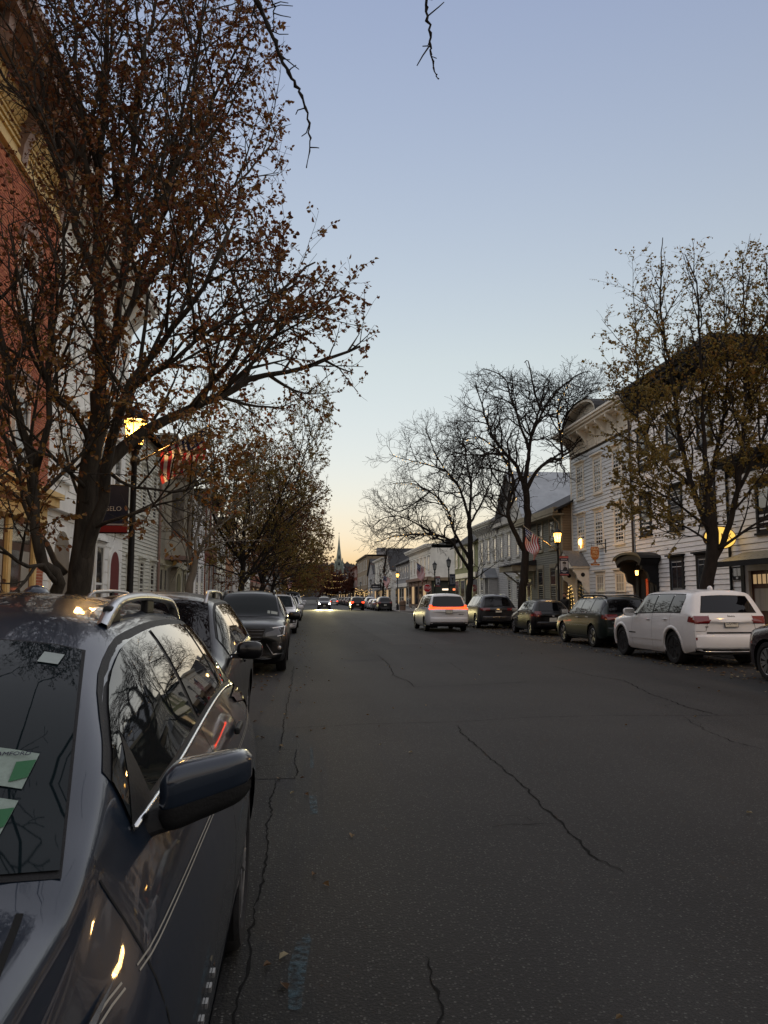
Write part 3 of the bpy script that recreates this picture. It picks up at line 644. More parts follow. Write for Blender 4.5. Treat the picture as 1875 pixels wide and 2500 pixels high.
# --- grey-olive two-storey house
GX = 14.0; Fg = Front(GX,-1)
h = thing('townhouse', 'dark grey-olive clapboard house with taupe trim behind the flag', 'house')
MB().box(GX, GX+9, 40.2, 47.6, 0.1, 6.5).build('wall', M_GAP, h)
clap(h, Fg, 40.3, 47.6, .4, 6.3, .125, M_OLIVE, False); clap_end(h, 40.2, GX, GX+4.5, .4, 8.6, .14, mat('brown_clapboard_paint',(0.21,0.16,0.11),0.75,.2,2), lambda x: 6.4+(x-GX)*.5)
MB().prism([(GX,6.4),(GX+9,6.4),(GX+4.5,8.65)], lambda a,b,d:(a,d,b), 40.21, 47.6).build('gable_wall', M_OLIVE, h)
gable_roof(h, GX, GX+9, 40.2, 47.6, 6.45, 8.7, M_SLATE, over=.55)
mb = MB(); Fg.box(mb,39.8,48.0,6.12,6.42,.35,.62); mb.build('eave_board', M_TAUPE, h); mb = MB(); Fg.box(mb,39.9,47.9,6.0,6.1,-.02,.6); mb.build('soffit', M_TAUPE, h)
mb = MB(); Fg.box(mb,40.17,40.35,.3,6.1,-.03,.05); Fg.box(mb,47.45,47.62,.3,6.1,-.02,.05); mb.build('corner_board', M_TAUPE, h)
MB().tube([Fg(40.5,6.2,.45),Fg(40.45,5.9,.4),Fg(40.4,5.6,.1),Fg(40.4,.4,.1)],.05,7).build('downspout', M_TAUPE, h)
for y in (41.75,44.0):
    window(h, Fg, y, 4.25, 6.0, 1.1, M_TAUPE, 1, 1, cap=False, tilt=.05, head=.08, cas=.09)
    window(h, Fg, y, 1.3, 3.25, 1.1, M_TAUPE, 1, 1, cap=False, tilt=.02, head=.2, cas=.09)
pr = MB().box(GX-1.5,GX,44.9,47.9,3.15,3.5).build('porch_roof', M_TAUPE, h)
MB().prism([(0,3.5),(1.65,3.5),(0,3.85)], lambda d,z,u: Fg(u,z,d), 44.8, 48.0).build('porch_shingles', M_SLATE, pr)
for u in (45.2,47.6):
    MB().tube([Fg(u,3.15,1.3),Fg(u,2.2,.05)],.05,4).tube([Fg(u,3.15,.1),Fg(u,2.1,.08)],.05,4).build('porch_brace', M_TAUPE, pr)
mb = MB(); Fg.box(mb,45.9,46.9,.3,2.7,-.02,.05); d = mb.build('door', M_BROWNDOOR, h); mb = MB(); Fg.box(mb,46.1,46.7,1.4,2.4,.05,.06); mb.build('pane', GLASS[0], d)

# --- pale grey gable-front house with metal roof
h = thing('townhouse', 'pale grey clapboard house with metal roof and oval gable window', 'house')
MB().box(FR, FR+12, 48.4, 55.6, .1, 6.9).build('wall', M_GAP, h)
clap(h, FRt, 48.4, 55.6, .4, 6.7, .13, M_PALEGREY, False)
MB().prism([(48.4,6.9),(55.6,6.9),(52.4,10.2)], lambda u,z,x:(x,u,z), FR+.02, FR+12).build('gable_wall', M_PALEGREY, h)
gable_roof(h, FR, FR+12, 48.4, 55.6, 6.95, 10.25, M_METALROOF, 'x', .4)
mb = MB(); FRt.box(mb,48.2,55.8,6.7,6.95,0,.4); mb.build('eave_board', M_PALEGREY, h)
mb = MB(); mb.prism([(52.2+.4*math.cos(R(a)),8.3+.62*math.sin(R(a))) for a in range(0,360,20)], lambda u,z,d: FRt(u,z,d), -.05,.06); ow = mb.build('oval_window', M_WHITE, h)
mb = MB(); mb.prism([(52.2+.3*math.cos(R(a)),8.3+.5*math.sin(R(a))) for a in range(0,360,20)], lambda u,z,d: FRt(u,z,d), .05,.07); mb.build('pane', GLASS[0], ow)
for i, y in enumerate((50.5,52.65,54.7)):
    window(h, FRt, y, 4.35, 6.0, .9, M_PALEGREY, 1, 1, tilt=.12 if i == 2 else .05, head=.08)
    if i < 2: window(h, FRt, y, 1.4, 2.85, .9, M_PALEGREY, 1, 1, head=.08, glass=GLASS[2] if i == 0 else None)
# --- grey house with bracketed cornice
h = thing('townhouse', 'grey clapboard house with bracketed cornice and small gabled door hood', 'house')
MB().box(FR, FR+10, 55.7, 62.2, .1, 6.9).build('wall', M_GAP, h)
clap(h, FRt, 55.7, 62.2, .4, 6.4, .13, M_PALEGREY, False)
cornice(h, FRt, 55.8, 62.2, 6.9, .4, .75, M_PALEGREY, 9, .6); MB().box(FR-.7,FR+10,55.6,62.3,7.3,7.36).build('roof', M_METALROOF, h)
for y in (56.6,58.65,60.8):
    window(h, FRt, y, 4.3, 6.0, .98, M_PALEGREY, 1, 1, head=.08); 
for y in (58.75,60.9): window(h, FRt, y, 1.3, 3.0, .95, M_PALEGREY, 1, 1, head=.08)
hd = MB().prism([(55.3+.6,3.05),(55.3+2.2,3.05),(55.3+1.4,3.7)], lambda u,z,d: FRt(u,z,d), 0,.9).build('door_hood', M_PALEGREY, h)
MB().add([FRt(55.8,3.05,.98),FRt(56.7,3.78,.98),FRt(56.7,3.78,0),FRt(55.8,3.05,0),FRt(57.6,3.05,.98),FRt(57.6,3.05,0)],[(0,1,2,3),(1,4,5,2)]).build('hood_roof', M_METALROOF, hd)
mb = MB(); FRt.box(mb,56.0,56.15,.3,3.05,0,.7); FRt.box(mb,57.3,57.45,.3,3.05,0,.7); mb.build('door_post', M_PALEGREY, h)
mb = MB(); FRt.box(mb,56.15,57.3,.3,2.8,0,.05); mb.build('door', M_CHARCOAL, h)
# --- moss green house with a shop front
h = thing('townhouse', 'moss green clapboard house with dark gable roof and cream shop front', 'house')
MB().box(FR, FR+10, 62.3, 72.0, .1, 6.4).build('wall', M_GREEN, h)
clap(h, FRt, 62.3, 72.0, 3.6, 6.2, .13, M_GREEN, False)
gable_roof(h, FR, FR+10, 62.3, 72.0, 6.4, 10.0, M_SLATE, over=.4)
MB().prism([(FR,6.4),(FR+10,6.4),(FR+5,9.95)], lambda a,b,d:(a,d,b), 62.35, 71.9).build('gable_wall', M_GREEN, h)
for y in (64,66.5,69,71): window(h, FRt, y, 4.3, 5.9, .95, M_CREAM, 1, 1, head=.08)
mb = MB(); FRt.box(mb,62.3,72,3.3,3.7,0,.3); mb.build('shop_fascia', M_CREAM, h)
for y in (63.3,65.8,68.3,70.8):
    mb = MB(); FRt.box(mb,y-.9,y+.9,.9,3.2,.02,.06); p = mb.build('shop_window', M_CREAM, h); mb = MB(); FRt.box(mb,y-.8,y+.8,1.0,3.1,.05,.075); mb.build('pane', M_LITWIN if y == 65.8 else GLASS[2], p)
# ---------------------------------------------------------------- right side beyond the crossing
M_OFFWHITE = mat('off_white_wall', (0.66,0.65,0.60), 0.75, 0.15, 1.5)
M_STOREBROWN = mat('brown_shop_front', (0.16,0.10,0.07), 0.65, 0.2, 3)
M_STOREGREEN = mat('dark_green_shop_side', (0.035,0.04,0.03), 0.65, 0.2, 3)
M_GREYWALL = mat('mid_grey_wall', (0.24,0.24,0.25), 0.75, 0.2, 1.5)
M_TANWALL = mat('tan_wall', (0.22,0.17,0.11), 0.8, 0.2, 1.5)
M_REDBRICKFAR = mat('far_red_brick', (0.20,0.06,0.035), 0.85, 0.3, 3, .2, 30)
h = thing('corner_shop', 'off-white corner shop with brown shop front past the stop sign', 'shop')
MB().box(FR, FR+14, 85.6, 102.8, .1, 7.2).build('wall', M_OFFWHITE, h)
cornice(h, FRt, 85.6, 102.8, 7.1, .5, .7, M_OFFWHITE, None, .5); MB().box(FR-.6,FR+14,85.58,103,7.6,7.66).build('roof', M_METALROOF, h)
for y in (87,89.8,92.6,95.4,98.2,101): window(h, FRt, y, 4.5, 6.2, 1.0, M_OFFWHITE, 1, 1, head=.08, glass=GLASS[1])
mb = MB(); FRt.box(mb,85.4,103,3.6,3.95,-.02,.5); mb.build('shop_fascia', M_STOREBROWN, h)
for i, y in enumerate((86.5,89.6,92.7,95.8,98.9,101.8)):
    mb = MB(); FRt.box(mb,y-1.2,y+1.2,.3,3.6,-.02,.1); p = mb.build('shop_window', M_STOREBROWN, h); mb = MB(); FRt.box(mb,y-.95,y+.95,.8,3.0,.09,.13); mb.build('pane', M_LITWIN if i in (1,4) else GLASS[0], p)
MB().box(FR-.4,FR+8,85.0,85.58,3.5,3.85).build('side_canopy', M_TANWALL, h); MB().box(FR,FR+8,85.3,85.58,.1,3.5).build('side_wall', M_STOREGREEN, h)
for x in (FR+3.2,): MB().box(x,x+1.7,85.5,85.62,4.8,6.2).build('side_window', M_CHARCOAL, h)
MB().box(FR+4.8,FR+5.6,85.3,85.6,4.1,4.6).build('air_conditioner', M_GREYWALL, h)
for x, m in ((FR+1.2,mat('white_sign_light',(.8,.7,.6),.5,emit=(1,.8,.6),estr=1.2)),(FR+2.4,mat('red_sign_light',(.8,.2,.1),.5,emit=(1,.25,.1),estr=1.5))): MB().box(x,x+.8,85.22,85.3,2.4,2.6).build('shop_light', m, h)
def simple_block(label, y0, y1, z, m, roof='flat', wins=3, storeys=2, depth=12, shop=None, zr=None, xo=0.0, name='far_townhouse', side=1, lit=()):
    F = Front((FR if side > 0 else FL) - side*xo, -side)
    x0, x1 = (F.x, F.x+depth) if side > 0 else (F.x-depth, F.x)
    h = thing(name, label, 'building')
    MB().box(x0, x1, y0, y1, .1, z).build('wall', m, h)
    if roof == 'flat':
        cornice(h, F, y0, y1, z-.05, .35, .5, m, None, .3); MB().box(x0-.35,x1+.35,y0,y1,z+.31,z+.36).build('roof', M_TARROOF, h)
    elif roof == 'gy': gable_roof(h, x0, x1, y0, y1, z, zr, M_SLATE, 'y', .4)
    else:
        gable_roof(h, x0, x1, y0, y1, z, zr, M_SLATE, 'x', .3)
        MB().prism([(y0,z),(y1,z),((y0+y1)/2,zr)], lambda u,zz,x:(x,u,zz), x0+.02, x1-.02).build('gable_wall', m, h)
    zb = 3.7 if shop else .5
    for k in range(storeys - (1 if shop else 0)):
        sh = (z-zb-.4)/(storeys-(1 if shop else 0))
        for i in range(wins): window(h, F, lerp(y0,y1,(i+.5)/wins), zb+k*sh+sh*.25, zb+k*sh+sh*.88, min(1.0,(y1-y0)/wins*.45), M_WHITE if m is not M_OFFWHITE else m, 1, 1, head=.08, cap=False, glass=M_LITWIN if (k,i) in lit else GLASS[1])
    if roof != 'flat' and roof != 'gy': window(h, F, (y0+y1)/2, z+.2, z+(zr-z)*.55, .8, M_WHITE, 1, 1, head=.06, cap=False)
    if shop:
        mb = MB(); F.box(mb,y0,y1,3.1,3.6,-.02,.35); mb.build('shop_fascia', shop, h)
        for i in range(wins):
            yc = lerp(y0,y1,(i+.5)/wins); w = (y1-y0)/wins*.4
            mb = MB(); F.box(mb,yc-w,yc+w,.5,3.0,-.02,.08); p = mb.build('shop_window', shop, h); mb = MB(); F.box(mb,yc-w+.1,yc+w-.1,.7,2.9,.07,.1); mb.build('pane', M_LITWIN if i % 3 == 1 else GLASS[1], p)
    return h
h = simple_block('grey shop with slate gable roof and lit windows left of the corner shop', 103.2, 118.0, 6.6, M_GREYWALL, 'gy', 6, 2, shop=M_OFFWHITE, zr=9.6)
simple_block('white narrow gabled building with hanging black sign beyond the lit lamp', 124.0, 134.0, 6.2, M_OFFWHITE, 'gx', 3, 2, shop=M_OFFWHITE, zr=9.8)
simple_block('white shop with stepped front and side stair window', 135.0, 152.0, 8.4, M_OFFWHITE, 'flat', 5, 2, shop=M_GREYWALL)
simple_block('grey gabled house with porch between white shop and tan block', 153.0, 168.0, 6.4, M_GREYWALL, 'gx', 4, 2, zr=9.6)
h = simple_block('flat-roofed tan block with chimney and deep brown cornice', 170.0, 200.0, 10.8, M_TANWALL, 'flat', 7, 3, shop=M_STOREBROWN)
MB().box(FR+3,FR+5,178,180,10.8,13.2).build('chimney', M_GREYWALL, h)
simple_block('red brick block beyond the tan block', 202.0, 232.0, 9.6, M_REDBRICKFAR, 'flat', 7, 3, shop=M_STOREBROWN)
simple_block('long grey block at the far end of the street', 236.0, 300.0, 8.5, M_GREYWALL, 'flat', 12, 2, shop=M_STOREBROWN)

# ---------------------------------------------------------------- left side of the street
FLt = Front(FL, 1)
M_BRICK = mat('red_brick', (0.42,0.14,0.075), 0.85, 0.4, 3.0, 0.35, 60)
M_MORTAR = mat('lime_mortar', (0.66,0.54,0.45), 0.9, 0.2, 8, 0.3, 60)
M_OCHRE = mat('ochre_cream_trim', (0.62,0.45,0.20), 0.65, 0.2, 3, 0.15, 40)
M_BROWNTRIM = mat('brown_grey_cornice', (0.24,0.16,0.13), 0.65, 0.3, 3, 0.15, 40)
M_BROWNWOOD = mat('brown_window_wood', (0.075,0.038,0.025), 0.5, 0.3, 4)
h = thing('brick_house', 'tall red brick house with ochre frieze and deep brown cornice', 'house')
wb = MB().box(FL-10, FL, 4.0, 20.3, .1, 11.3).build('wall', M_MORTAR, h)
BW = [(18.2,8.0,9.75,.95,True),(18.2,4.55,6.5,.95,False),(15.4,8.0,9.75,.95,True),(15.4,4.55,6.5,.95,False),(12.6,8.0,9.75,.95,True),(12.6,4.55,6.5,.95,False),(9.8,8.0,9.75,.95,True),(9.8,4.55,6.5,.95,False),(7.0,8.0,9.75,.95,True),(7.0,4.55,6.5,.95,False)]
def in_hole(u, z, l, hh):
    if z < 3.75 and u < 19.35: return True
    for (yc,z0,z1,w,ar) in BW:
        if u+l > yc-w/2-.02 and u < yc+w/2+.02 and z+hh > z0-.02 and z < z1+.05: return True
    return False
BL, BH, BJ = 0.205, 0.062, 0.0135
bm_ = MB().box(-.01,.012,0,BL,0,BH).mesh('brick', M_BRICK)
cols = [mat('red_brick_%d'%i, c, .85, .35, 4, .35, 60) for i, c in enumerate([(0.40,0.125,0.065),(0.46,0.16,0.08),(0.34,0.10,0.055)])]
bricks = []
rb = random.Random(9)
nz_ = int((11.2-.1)/(BH+BJ)); 
for j in range(nz_):
    z = .12+j*(BH+BJ)
    for i in range(int((20.28-4.05)/(BL+BJ))):
        u = 20.28-(i+1)*(BL+BJ)+(0.5*(BL+BJ) if j % 2 else 0)
        l = BL
        if u+l > 20.29: l = 20.29-u
        if l < .05 or in_hole(u,z,l,BH): continue
        bricks.append((u,z,l))
# the bricks that show largest (low by the corner and round the nearest windows) one by one, the rest as one part
bricks.sort(key=lambda b: (abs(b[0]-19.6)*1.0 + max(0, b[1]-1.4)*.6 + (5 if b[1] < 1.2 else 0)))
mlist = [bm_] + [MB().box(-.01,.012,0,BL,0,BH).mesh('brick', c) for c in cols]
for (u,z,l) in bricks[:300]:
    o = link('brick', rb.choice(mlist), wb); o.location = (FL+rb.uniform(-.003,.004), u, z); o.scale = (1,l/BL,1)
mbs = [MB() for _ in cols]
for (u,z,l) in bricks[300:]:
    k = rb.randrange(3); d = rb.uniform(-.003,.004); mbs[k].box(FL-.01+d,FL+.012+d,u,u+l,z,z+BH)
for k in range(3): stuff(mbs[k].build('brickwork', cols[k], wb, fix=False))
for (yc,z0,z1,w,ar) in BW:
    wn_ = window(h, FLt, yc, z0, z1, w, M_WHITE, 1, 1, cap=False, head=.02, glass=GLASS[0], tilt=.25, cas=.07)
    mb = MB()
    for k in range(9):
        a = math.pi*(k+.5)/9
        mb.obox(FLt(yc-(w/2+.12)*math.cos(a), z1+.02+(w/2+.10)*math.sin(a)*(.8 if ar else .25), .05),(.06,0,0),Vector((0,math.cos(a),-math.sin(a)))*.11,Vector((0,math.sin(a),math.cos(a)))*.10)
    mb.build('arch_hood', M_BROWNTRIM, wn_)
    mb = MB(); FLt.box(mb,yc-w/2-.08,yc+w/2+.08,z0-.16,z0-.07,-.02,.15); mb.build('stone_sill', M_BROWNTRIM, wn_)
# frieze and bracketed cornice
mb = MB(); FLt.box(mb,4,20.3,11.25,12.55,-.02,.06)
for (za,zb,dd) in ((11.25,11.4,.14),(11.62,11.68,.12),(11.8,11.86,.11),(11.98,12.04,.11)): FLt.box(mb,4,20.32,za,zb,.05,dd)
fz = mb.build('frieze', M_OCHRE, h)
mb = MB()
for i in range(80):
    u = 4.1+i*.2; mb.prism([(0,12.12),(.10,12.12),(.22,12.3),(.26,12.55),(0,12.55)], lambda d,z,uu: FLt(uu,z,d), u, u+.16)
stuff(mb.build('dentil_scallops', M_OCHRE, fz))
mb = MB()
for (za,zb,dd,ex) in ((12.55,12.75,.55,.0),(12.75,12.83,1.02,.1),(12.83,13.0,1.0,.08),(13.02,13.12,1.12,.16),(13.12,13.3,1.18,.2)): FLt.box(mb,4,20.3+ex,za,zb,-.02,dd)
co_ = mb.build('cornice', M_BROWNTRIM, h)
for u in (20.0,17.2,14.4,11.6,8.8):
    mb = MB().prism([(0,11.3),(.16,11.3),(.2,11.7),(.34,12.05),(.62,12.25),(.82,12.42),(.85,12.75),(0,12.75)], lambda d,z,uu: FLt(uu,z,d), u-.16, u+.16)
    bk = mb.build('bracket', M_BROWNTRIM, co_)
    MB().lathe([(.17,-.2),(.17,.2)], FLt(u,12.45,.55), 12, axis='y').lathe([(.09,-.23),(.09,.23)], FLt(u,12.45,.55), 10, axis='y').build('scroll', M_BROWNTRIM, bk)
MB().box(FL-10,FL+1.1,4,20.45,13.3,13.36).build('roof', M_TARROOF, h)
# ground floor: ochre bay with tall brown windows
mb = MB(); FLt.box(mb,6,19.4,.1,3.9,-.02,.06); bay = mb.build('shop_front', M_OCHRE, h)
mb = MB(); FLt.box(mb,6,19.5,3.35,3.75,0,.3); FLt.box(mb,6,19.6,3.75,3.95,0,.55); FLt.box(mb,6,19.65,3.95,4.08,0,.65); mb.build('shop_cornice', M_OCHRE, bay)
for u in (19.2,17.55,15.9,14.2,12.5,10.8,9.1,7.4):
    mb = MB(); FLt.box(mb,u-.13,u+.13,.4,3.35,.05,.16); FLt.box(mb,u-.17,u+.17,.3,.9,.05,.2); FLt.box(mb,u-.08,u+.08,1.0,3.0,.15,.18); mb.build('pilaster', M_OCHRE, bay)
for u in (18.37,16.72,15.05,13.35,11.65,9.95,8.25):
    mb = MB(); FLt.box(mb,u-.68,u+.68,.6,3.3,.05,.1); p = mb.build('shop_window', M_BROWNWOOD, bay)
    for k in (-1,1):
        mb = MB(); FLt.box(mb,u+k*.33-.25,u+k*.33+.25,1.7,2.62,.1,.112); mb.build('pane', M_CURTAIN if k > 0 else GLASS[2], p)
        mb = MB(); FLt.box(mb,u+k*.33-.25,u+k*.33+.25,.8,1.6,.1,.112); mb.build('pane', GLASS[0], p)
    mb = MB(); FLt.box(mb,u-.55,u+.55,2.8,3.25,.1,.112); mb.build('transom_pane', GLASS[2], p)

# --- white rusticated house
M_STUCCO = mat('white_rusticated_blocks', (0.74,0.74,0.70), 0.7, 0.12, 2, 0.15, 40)
h = thing('townhouse', 'tall white house of grooved blocks with arched openings and heavy cornice', 'house')
wl = MB().box(FL-10, FL-.03, 20.32, 28.9, .1, 12.2).build('wall', M_STUCCO, h)
Fq = Front(FL-.03,1)
bh = .42; rr = random.Random(2)
WOP = [(21.6,.4,3.15,1.3),(25.65,.8,3.2,.95),(23.6,.8,3.2,.95),(27.6,.4,2.95,1.2)] + [(y,z0,z0+2.05,.95) for y in (21.6,23.6,25.65,27.6) for z0 in (4.75,8.25)]
for j in range(28):
    z = .3+j*bh; u = 20.34-(.5 if j % 2 else 0)
    while u < 28.88:
        a, b = max(u,20.34), min(u+1.0,28.88); u += 1.0
        if z+bh > 12.1: continue
        segs = [(a,b)]
        for (yc,z0,z1,w) in WOP:
            if z+bh > z0-.05 and z < z1: segs = [s for (p,q) in segs for s in ((p,min(q,yc-w/2-.1)),(max(p,yc+w/2+.1),q)) if s[1]-s[0] > .06]
        for (p,q) in segs:
            mb = MB(); Fq.box(mb,p+.008,q-.008,z+.012,z+bh-.012,-.02,.035+rr.uniform(-.003,.003)); mb.build('block', M_STUCCO, wl, bevel=.012)
for (yc,z0,z1,w) in WOP[1:3] + WOP[4:]:
    wv = window(h, Fq, yc, z0, z1, w+.12, M_STUCCO, 1, 1, head=.12, glass=GLASS[1], tilt=.1, cas=.1, base=.02)
    mb = MB(); mb.prism([(yc+(w/2+.12)*math.cos(R(a)),z1+.15+.32*math.sin(R(a))) for a in range(0,181,15)], lambda u,z,d: Fq(u,z,d), .0,.14); mb.build('arch_hood', M_STUCCO, wv)
for (yc,z0,z1,w) in (WOP[0],WOP[3]):
    mb = MB(); mb.prism([(yc-w/2-.15,z0),(yc+w/2+.15,z0)]+[(yc+(w/2+.15)*math.cos(R(a)),z1-.35+.75*math.sin(R(a))) for a in range(0,181,15)], lambda u,z,d: Fq(u,z,d), 0,.09); dd = mb.build('door_surround', M_STUCCO, h)
    mb = MB(); mb.prism([(yc-w/2,z0),(yc+w/2,z0)]+[(yc+w/2*math.cos(R(a)),z1-.4+.6*math.sin(R(a))) for a in range(0,181,15)], lambda u,z,d: Fq(u,z,d), .085,.1); mb.build('door', mat('taupe_door',(0.20,0.17,0.13),0.6,.2,3) if yc < 25 else mat('dark_red_door',(0.13,0.015,0.015),0.5,.2,3), dd)
mb = MB(); Fq.box(mb,20.32,28.95,3.85,4.25,-.02,.22); mb.build('belt_course', M_STUCCO, h)
cornice(h, Fq, 20.35, 28.85, 11.9, .75, 1.0, M_STUCCO, 9, .95)
MB().box(FL-10,FL+.8,20.3,29,12.65,12.72).build('roof', M_TARROOF, h)
# --- pale clapboard house with a steep slate roof
h = thing('townhouse', 'pale clapboard house with steep dark slate gable roof on the left', 'house')
M_PALE = mat('pale_cream_clapboard', (0.56,0.56,0.49), 0.72, 0.18, 2.5, 0.12, 30, grain=(1,1,6))
MB().box(FL-9, FL-.1, 29.0, 36.2, .1, 8.6).build('wall', M_GAP, h)
Fp = Front(FL-.1,1); clap(h, Fp, 29.0, 36.2, .4, 8.4, .15, M_PALE, False)
gable_roof(h, FL-9, FL-.1, 29.0, 36.2, 8.6, 12.2, M_SLATE, 'y', .45)
clap_end(h, 29.0, FL-9, FL-.1, 4, 12, .15, mat('brown_shingle_gable',(0.15,0.11,0.09),.8,.3,4), lambda x: 12.0-abs(x-(FL-4.55))*.8)
MB().tube([Fp(36.1,.3,.12),Fp(36.1,8.4,.12)],.06,7).build('downspout', M_BROWNTRIM, h)
for y in (30.4,32.7,35.0):
    window(h, Fp, y, 1.2, 3.0, 1.0, M_PALE, 1, 1, glass=GLASS[1]); window(h, Fp, y, 5.0, 6.9, 1.0, M_PALE, 1, 1, glass=GLASS[1])
# --- taupe house with a bay window
h = thing('townhouse', 'grey-beige house with projecting upper bay window and arched doorway', 'house')
M_BEIGE = mat('grey_beige_trim', (0.33,0.31,0.25), 0.7, 0.2, 3)
MB().box(FL-9, FL-.05, 36.3, 45.3, .1, 8.8).build('wall', M_BEIGE, h)
Fb = Front(FL-.05,1); cornice(h, Fb, 36.3, 45.3, 8.7, .4, .7, M_BEIGE, 9, .4); MB().box(FL-9,FL+.5,36.3,45.3,9.1,9.16).build('roof', M_TARROOF, h)
bp_ = [(0,38.0),(.9,38.5),(.9,40.9),(0,41.4)]
by = MB().prism([(d,u) for d,u in bp_], lambda d,u,z: Fb(u,z,d), 3.6, 7.4).build('bay_window', M_BEIGE, h)
MB().prism([(d*1.25,39.7+(u-39.7)*1.12) for d,u in bp_], lambda d,u,z: Fb(u,z,d), 7.4, 7.65).build('bay_roof', M_BROWNTRIM, by)
MB().prism([(d*1.15,39.7+(u-39.7)*1.06) for d,u in bp_], lambda d,u,z: Fb(u,z,d), 3.4, 3.6).build('bay_base', M_BROWNTRIM, by)
for (u,) in ((39.1,),(40.3,)): mb = MB(); Fb.box(mb,u-.38,u+.38,4.5,6.8,.89,.92); mb.build('pane', GLASS[2], by)
MB().add([Fb(38.12,4.5,.24),Fb(38.42,4.5,.78),Fb(38.42,6.8,.78),Fb(38.12,6.8,.24)],[(0,1,2,3)]).build('pane', GLASS[2], by)
for u in (36.9,38.0,42.6,44.3): window(h, Fb, u, .9, 2.9, .85, M_BEIGE, 1, 1, glass=GLASS[0])
for u in (42.8,44.4): window(h, Fb, u, 4.6, 6.6, .9, M_BEIGE, 1, 1, glass=GLASS[1])
mb = MB(); mb.prism([(39.6,.3),(41.4,.3)]+[(40.5+.9*math.cos(R(a)),2.4+.75*math.sin(R(a))) for a in range(0,181,20)], lambda u,z,d: Fb(u,z,d), 0,.3); ds = mb.build('door_surround', M_BEIGE, h)
mb = MB(); mb.prism([(39.9,.3),(41.1,.3)]+[(40.5+.6*math.cos(R(a)),2.3+.5*math.sin(R(a))) for a in range(0,181,20)], lambda u,z,d: Fb(u,z,d), .29,.32); mb.build('door', M_CHARCOAL, ds)
# --- further left houses
def left_block(label, y0, y1, z, m, **k): return simple_block(label, y0, y1, z, m, side=-1, name='townhouse', **k)
h = left_block('white clapboard house behind the grey-trunked tree on the left', 45.5, 52.6, 7.8, M_WHITECLAP, roof='gy', wins=3, zr=10.5); clap(h, Front(FL,1), 45.5, 52.6, .4, 7.6, .15, M_WHITECLAP, False)
left_block('red brick house between white houses on the left', 52.8, 60.5, 8.6, M_REDBRICKFAR, wins=3)
left_block('white three-bay house left of the crossing', 60.7, 67.5, 7.6, M_OFFWHITE, roof='gy', wins=3, zr=10)
left_block('orange brick corner house before the crossing on the left', 67.7, 75.5, 8.2, mat('orange_brick',(0.26,0.09,0.045),.85,.3,3), wins=3)
left_block('white house just past the crossing on the left', 86, 100, 7.5, M_OFFWHITE, wins=5)
left_block('dark red shop further along on the left', 101, 125, 8.5, M_REDBRICKFAR, wins=7, shop=M_STOREBROWN)
left_block('long grey row at the far left end of the street', 126, 260, 7.5, M_GREYWALL, wins=18, shop=M_STOREBROWN)
# iron stoop railings on the left pavement
def railing(y0, y1, label):
    t = thing('iron_railing', label, 'railing', (FL+1.6,y0,.13))
    n = int((y1-y0)/.14)
    me = MB().tube([(0,0,0),(0,0,.95)],.009,4).mesh('baluster', M_BLACKMETAL)
    for i in range(n+1): o = link('baluster', me, t); o.location = (0,i*.14,0)
    MB().tube([(0,0,.95),(0,n*.14,.95)],.018,5).tube([(0,0,.12),(0,n*.14,.12)],.012,4).build('handrail', M_BLACKMETAL, t)
    for a in (0,n*.14): MB().tube([(0,a,0),(0,a,1.05)],.022,6).sphere((0,a,1.08),.035).build('newel', M_BLACKMETAL, t)
railing(33.0,36.0,'black iron railing in front of the pale clapboard house'); railing(40.0,42.0,'black iron railing by the arched beige doorway'); railing(46.5,49.5,'black iron railing before the white clapboard house')
# ================================================================ trees
def leaf_mat(name, cols):
    m = bpy.data.materials.new(name); m.use_nodes = True; nt = m.node_tree; b = nt.nodes['Principled BSDF']
    a = nt.nodes.new('ShaderNodeAttribute'); a.attribute_name = 'tint'
    r = nt.nodes.new('ShaderNodeValToRGB'); els = r.color_ramp.elements
    for i, c in enumerate(cols):
        e = els[i] if i < 2 else els.new(0.5)
        e.position = i/(len(cols)-1) if i < len(cols) else 1
    for i, c in enumerate(cols): pass
    ps = [i/(len(cols)-1) for i in range(len(cols))]
    for e, p in zip(sorted(els, key=lambda e: e.position), ps): e.position = p
    for e, c in zip(sorted(els, key=lambda e: e.position), cols): e.color = (*c, 1)
    nt.links.new(a.outputs['Fac'], r.inputs[0]); nt.links.new(r.outputs[0], b.inputs['Base Color'])
    b.inputs['Roughness'].default_value = 0.55; b.inputs['Specular IOR Level'].default_value = 0.3
    tr = nt.nodes.new('ShaderNodeBsdfTranslucent'); nt.links.new(r.outputs[0], tr.inputs[0])
    mx = nt.nodes.new('ShaderNodeMixShader'); mx.inputs[0].default_value = 0.32
    nt.links.new(b.outputs[0], mx.inputs[1]); nt.links.new(tr.outputs[0], mx.inputs[2]); nt.links.new(mx.outputs[0], nt.nodes['Material Output'].inputs[0])
    return m
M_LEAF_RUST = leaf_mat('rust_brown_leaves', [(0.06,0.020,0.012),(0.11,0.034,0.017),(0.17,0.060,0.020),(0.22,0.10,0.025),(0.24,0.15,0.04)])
M_LEAF_OLIVE = leaf_mat('olive_bronze_leaves', [(0.10,0.065,0.020),(0.15,0.100,0.025),(0.19,0.145,0.032),(0.22,0.175,0.036),(0.25,0.115,0.025)])
M_BARK = mat('dark_grey_bark', (0.055,0.046,0.036), 0.9, 0.55, 14, 0.9, 34, grain=(1,1,.22))
M_BARKL = mat('pale_grey_bark', (0.15,0.135,0.11), 0.9, 0.4, 10, 0.6, 30, grain=(1,1,.3))
M_BARKB = mat('brown_black_bark', (0.022,0.017,0.014), 0.9, 0.5, 12, 0.8, 34, grain=(1,1,.3))

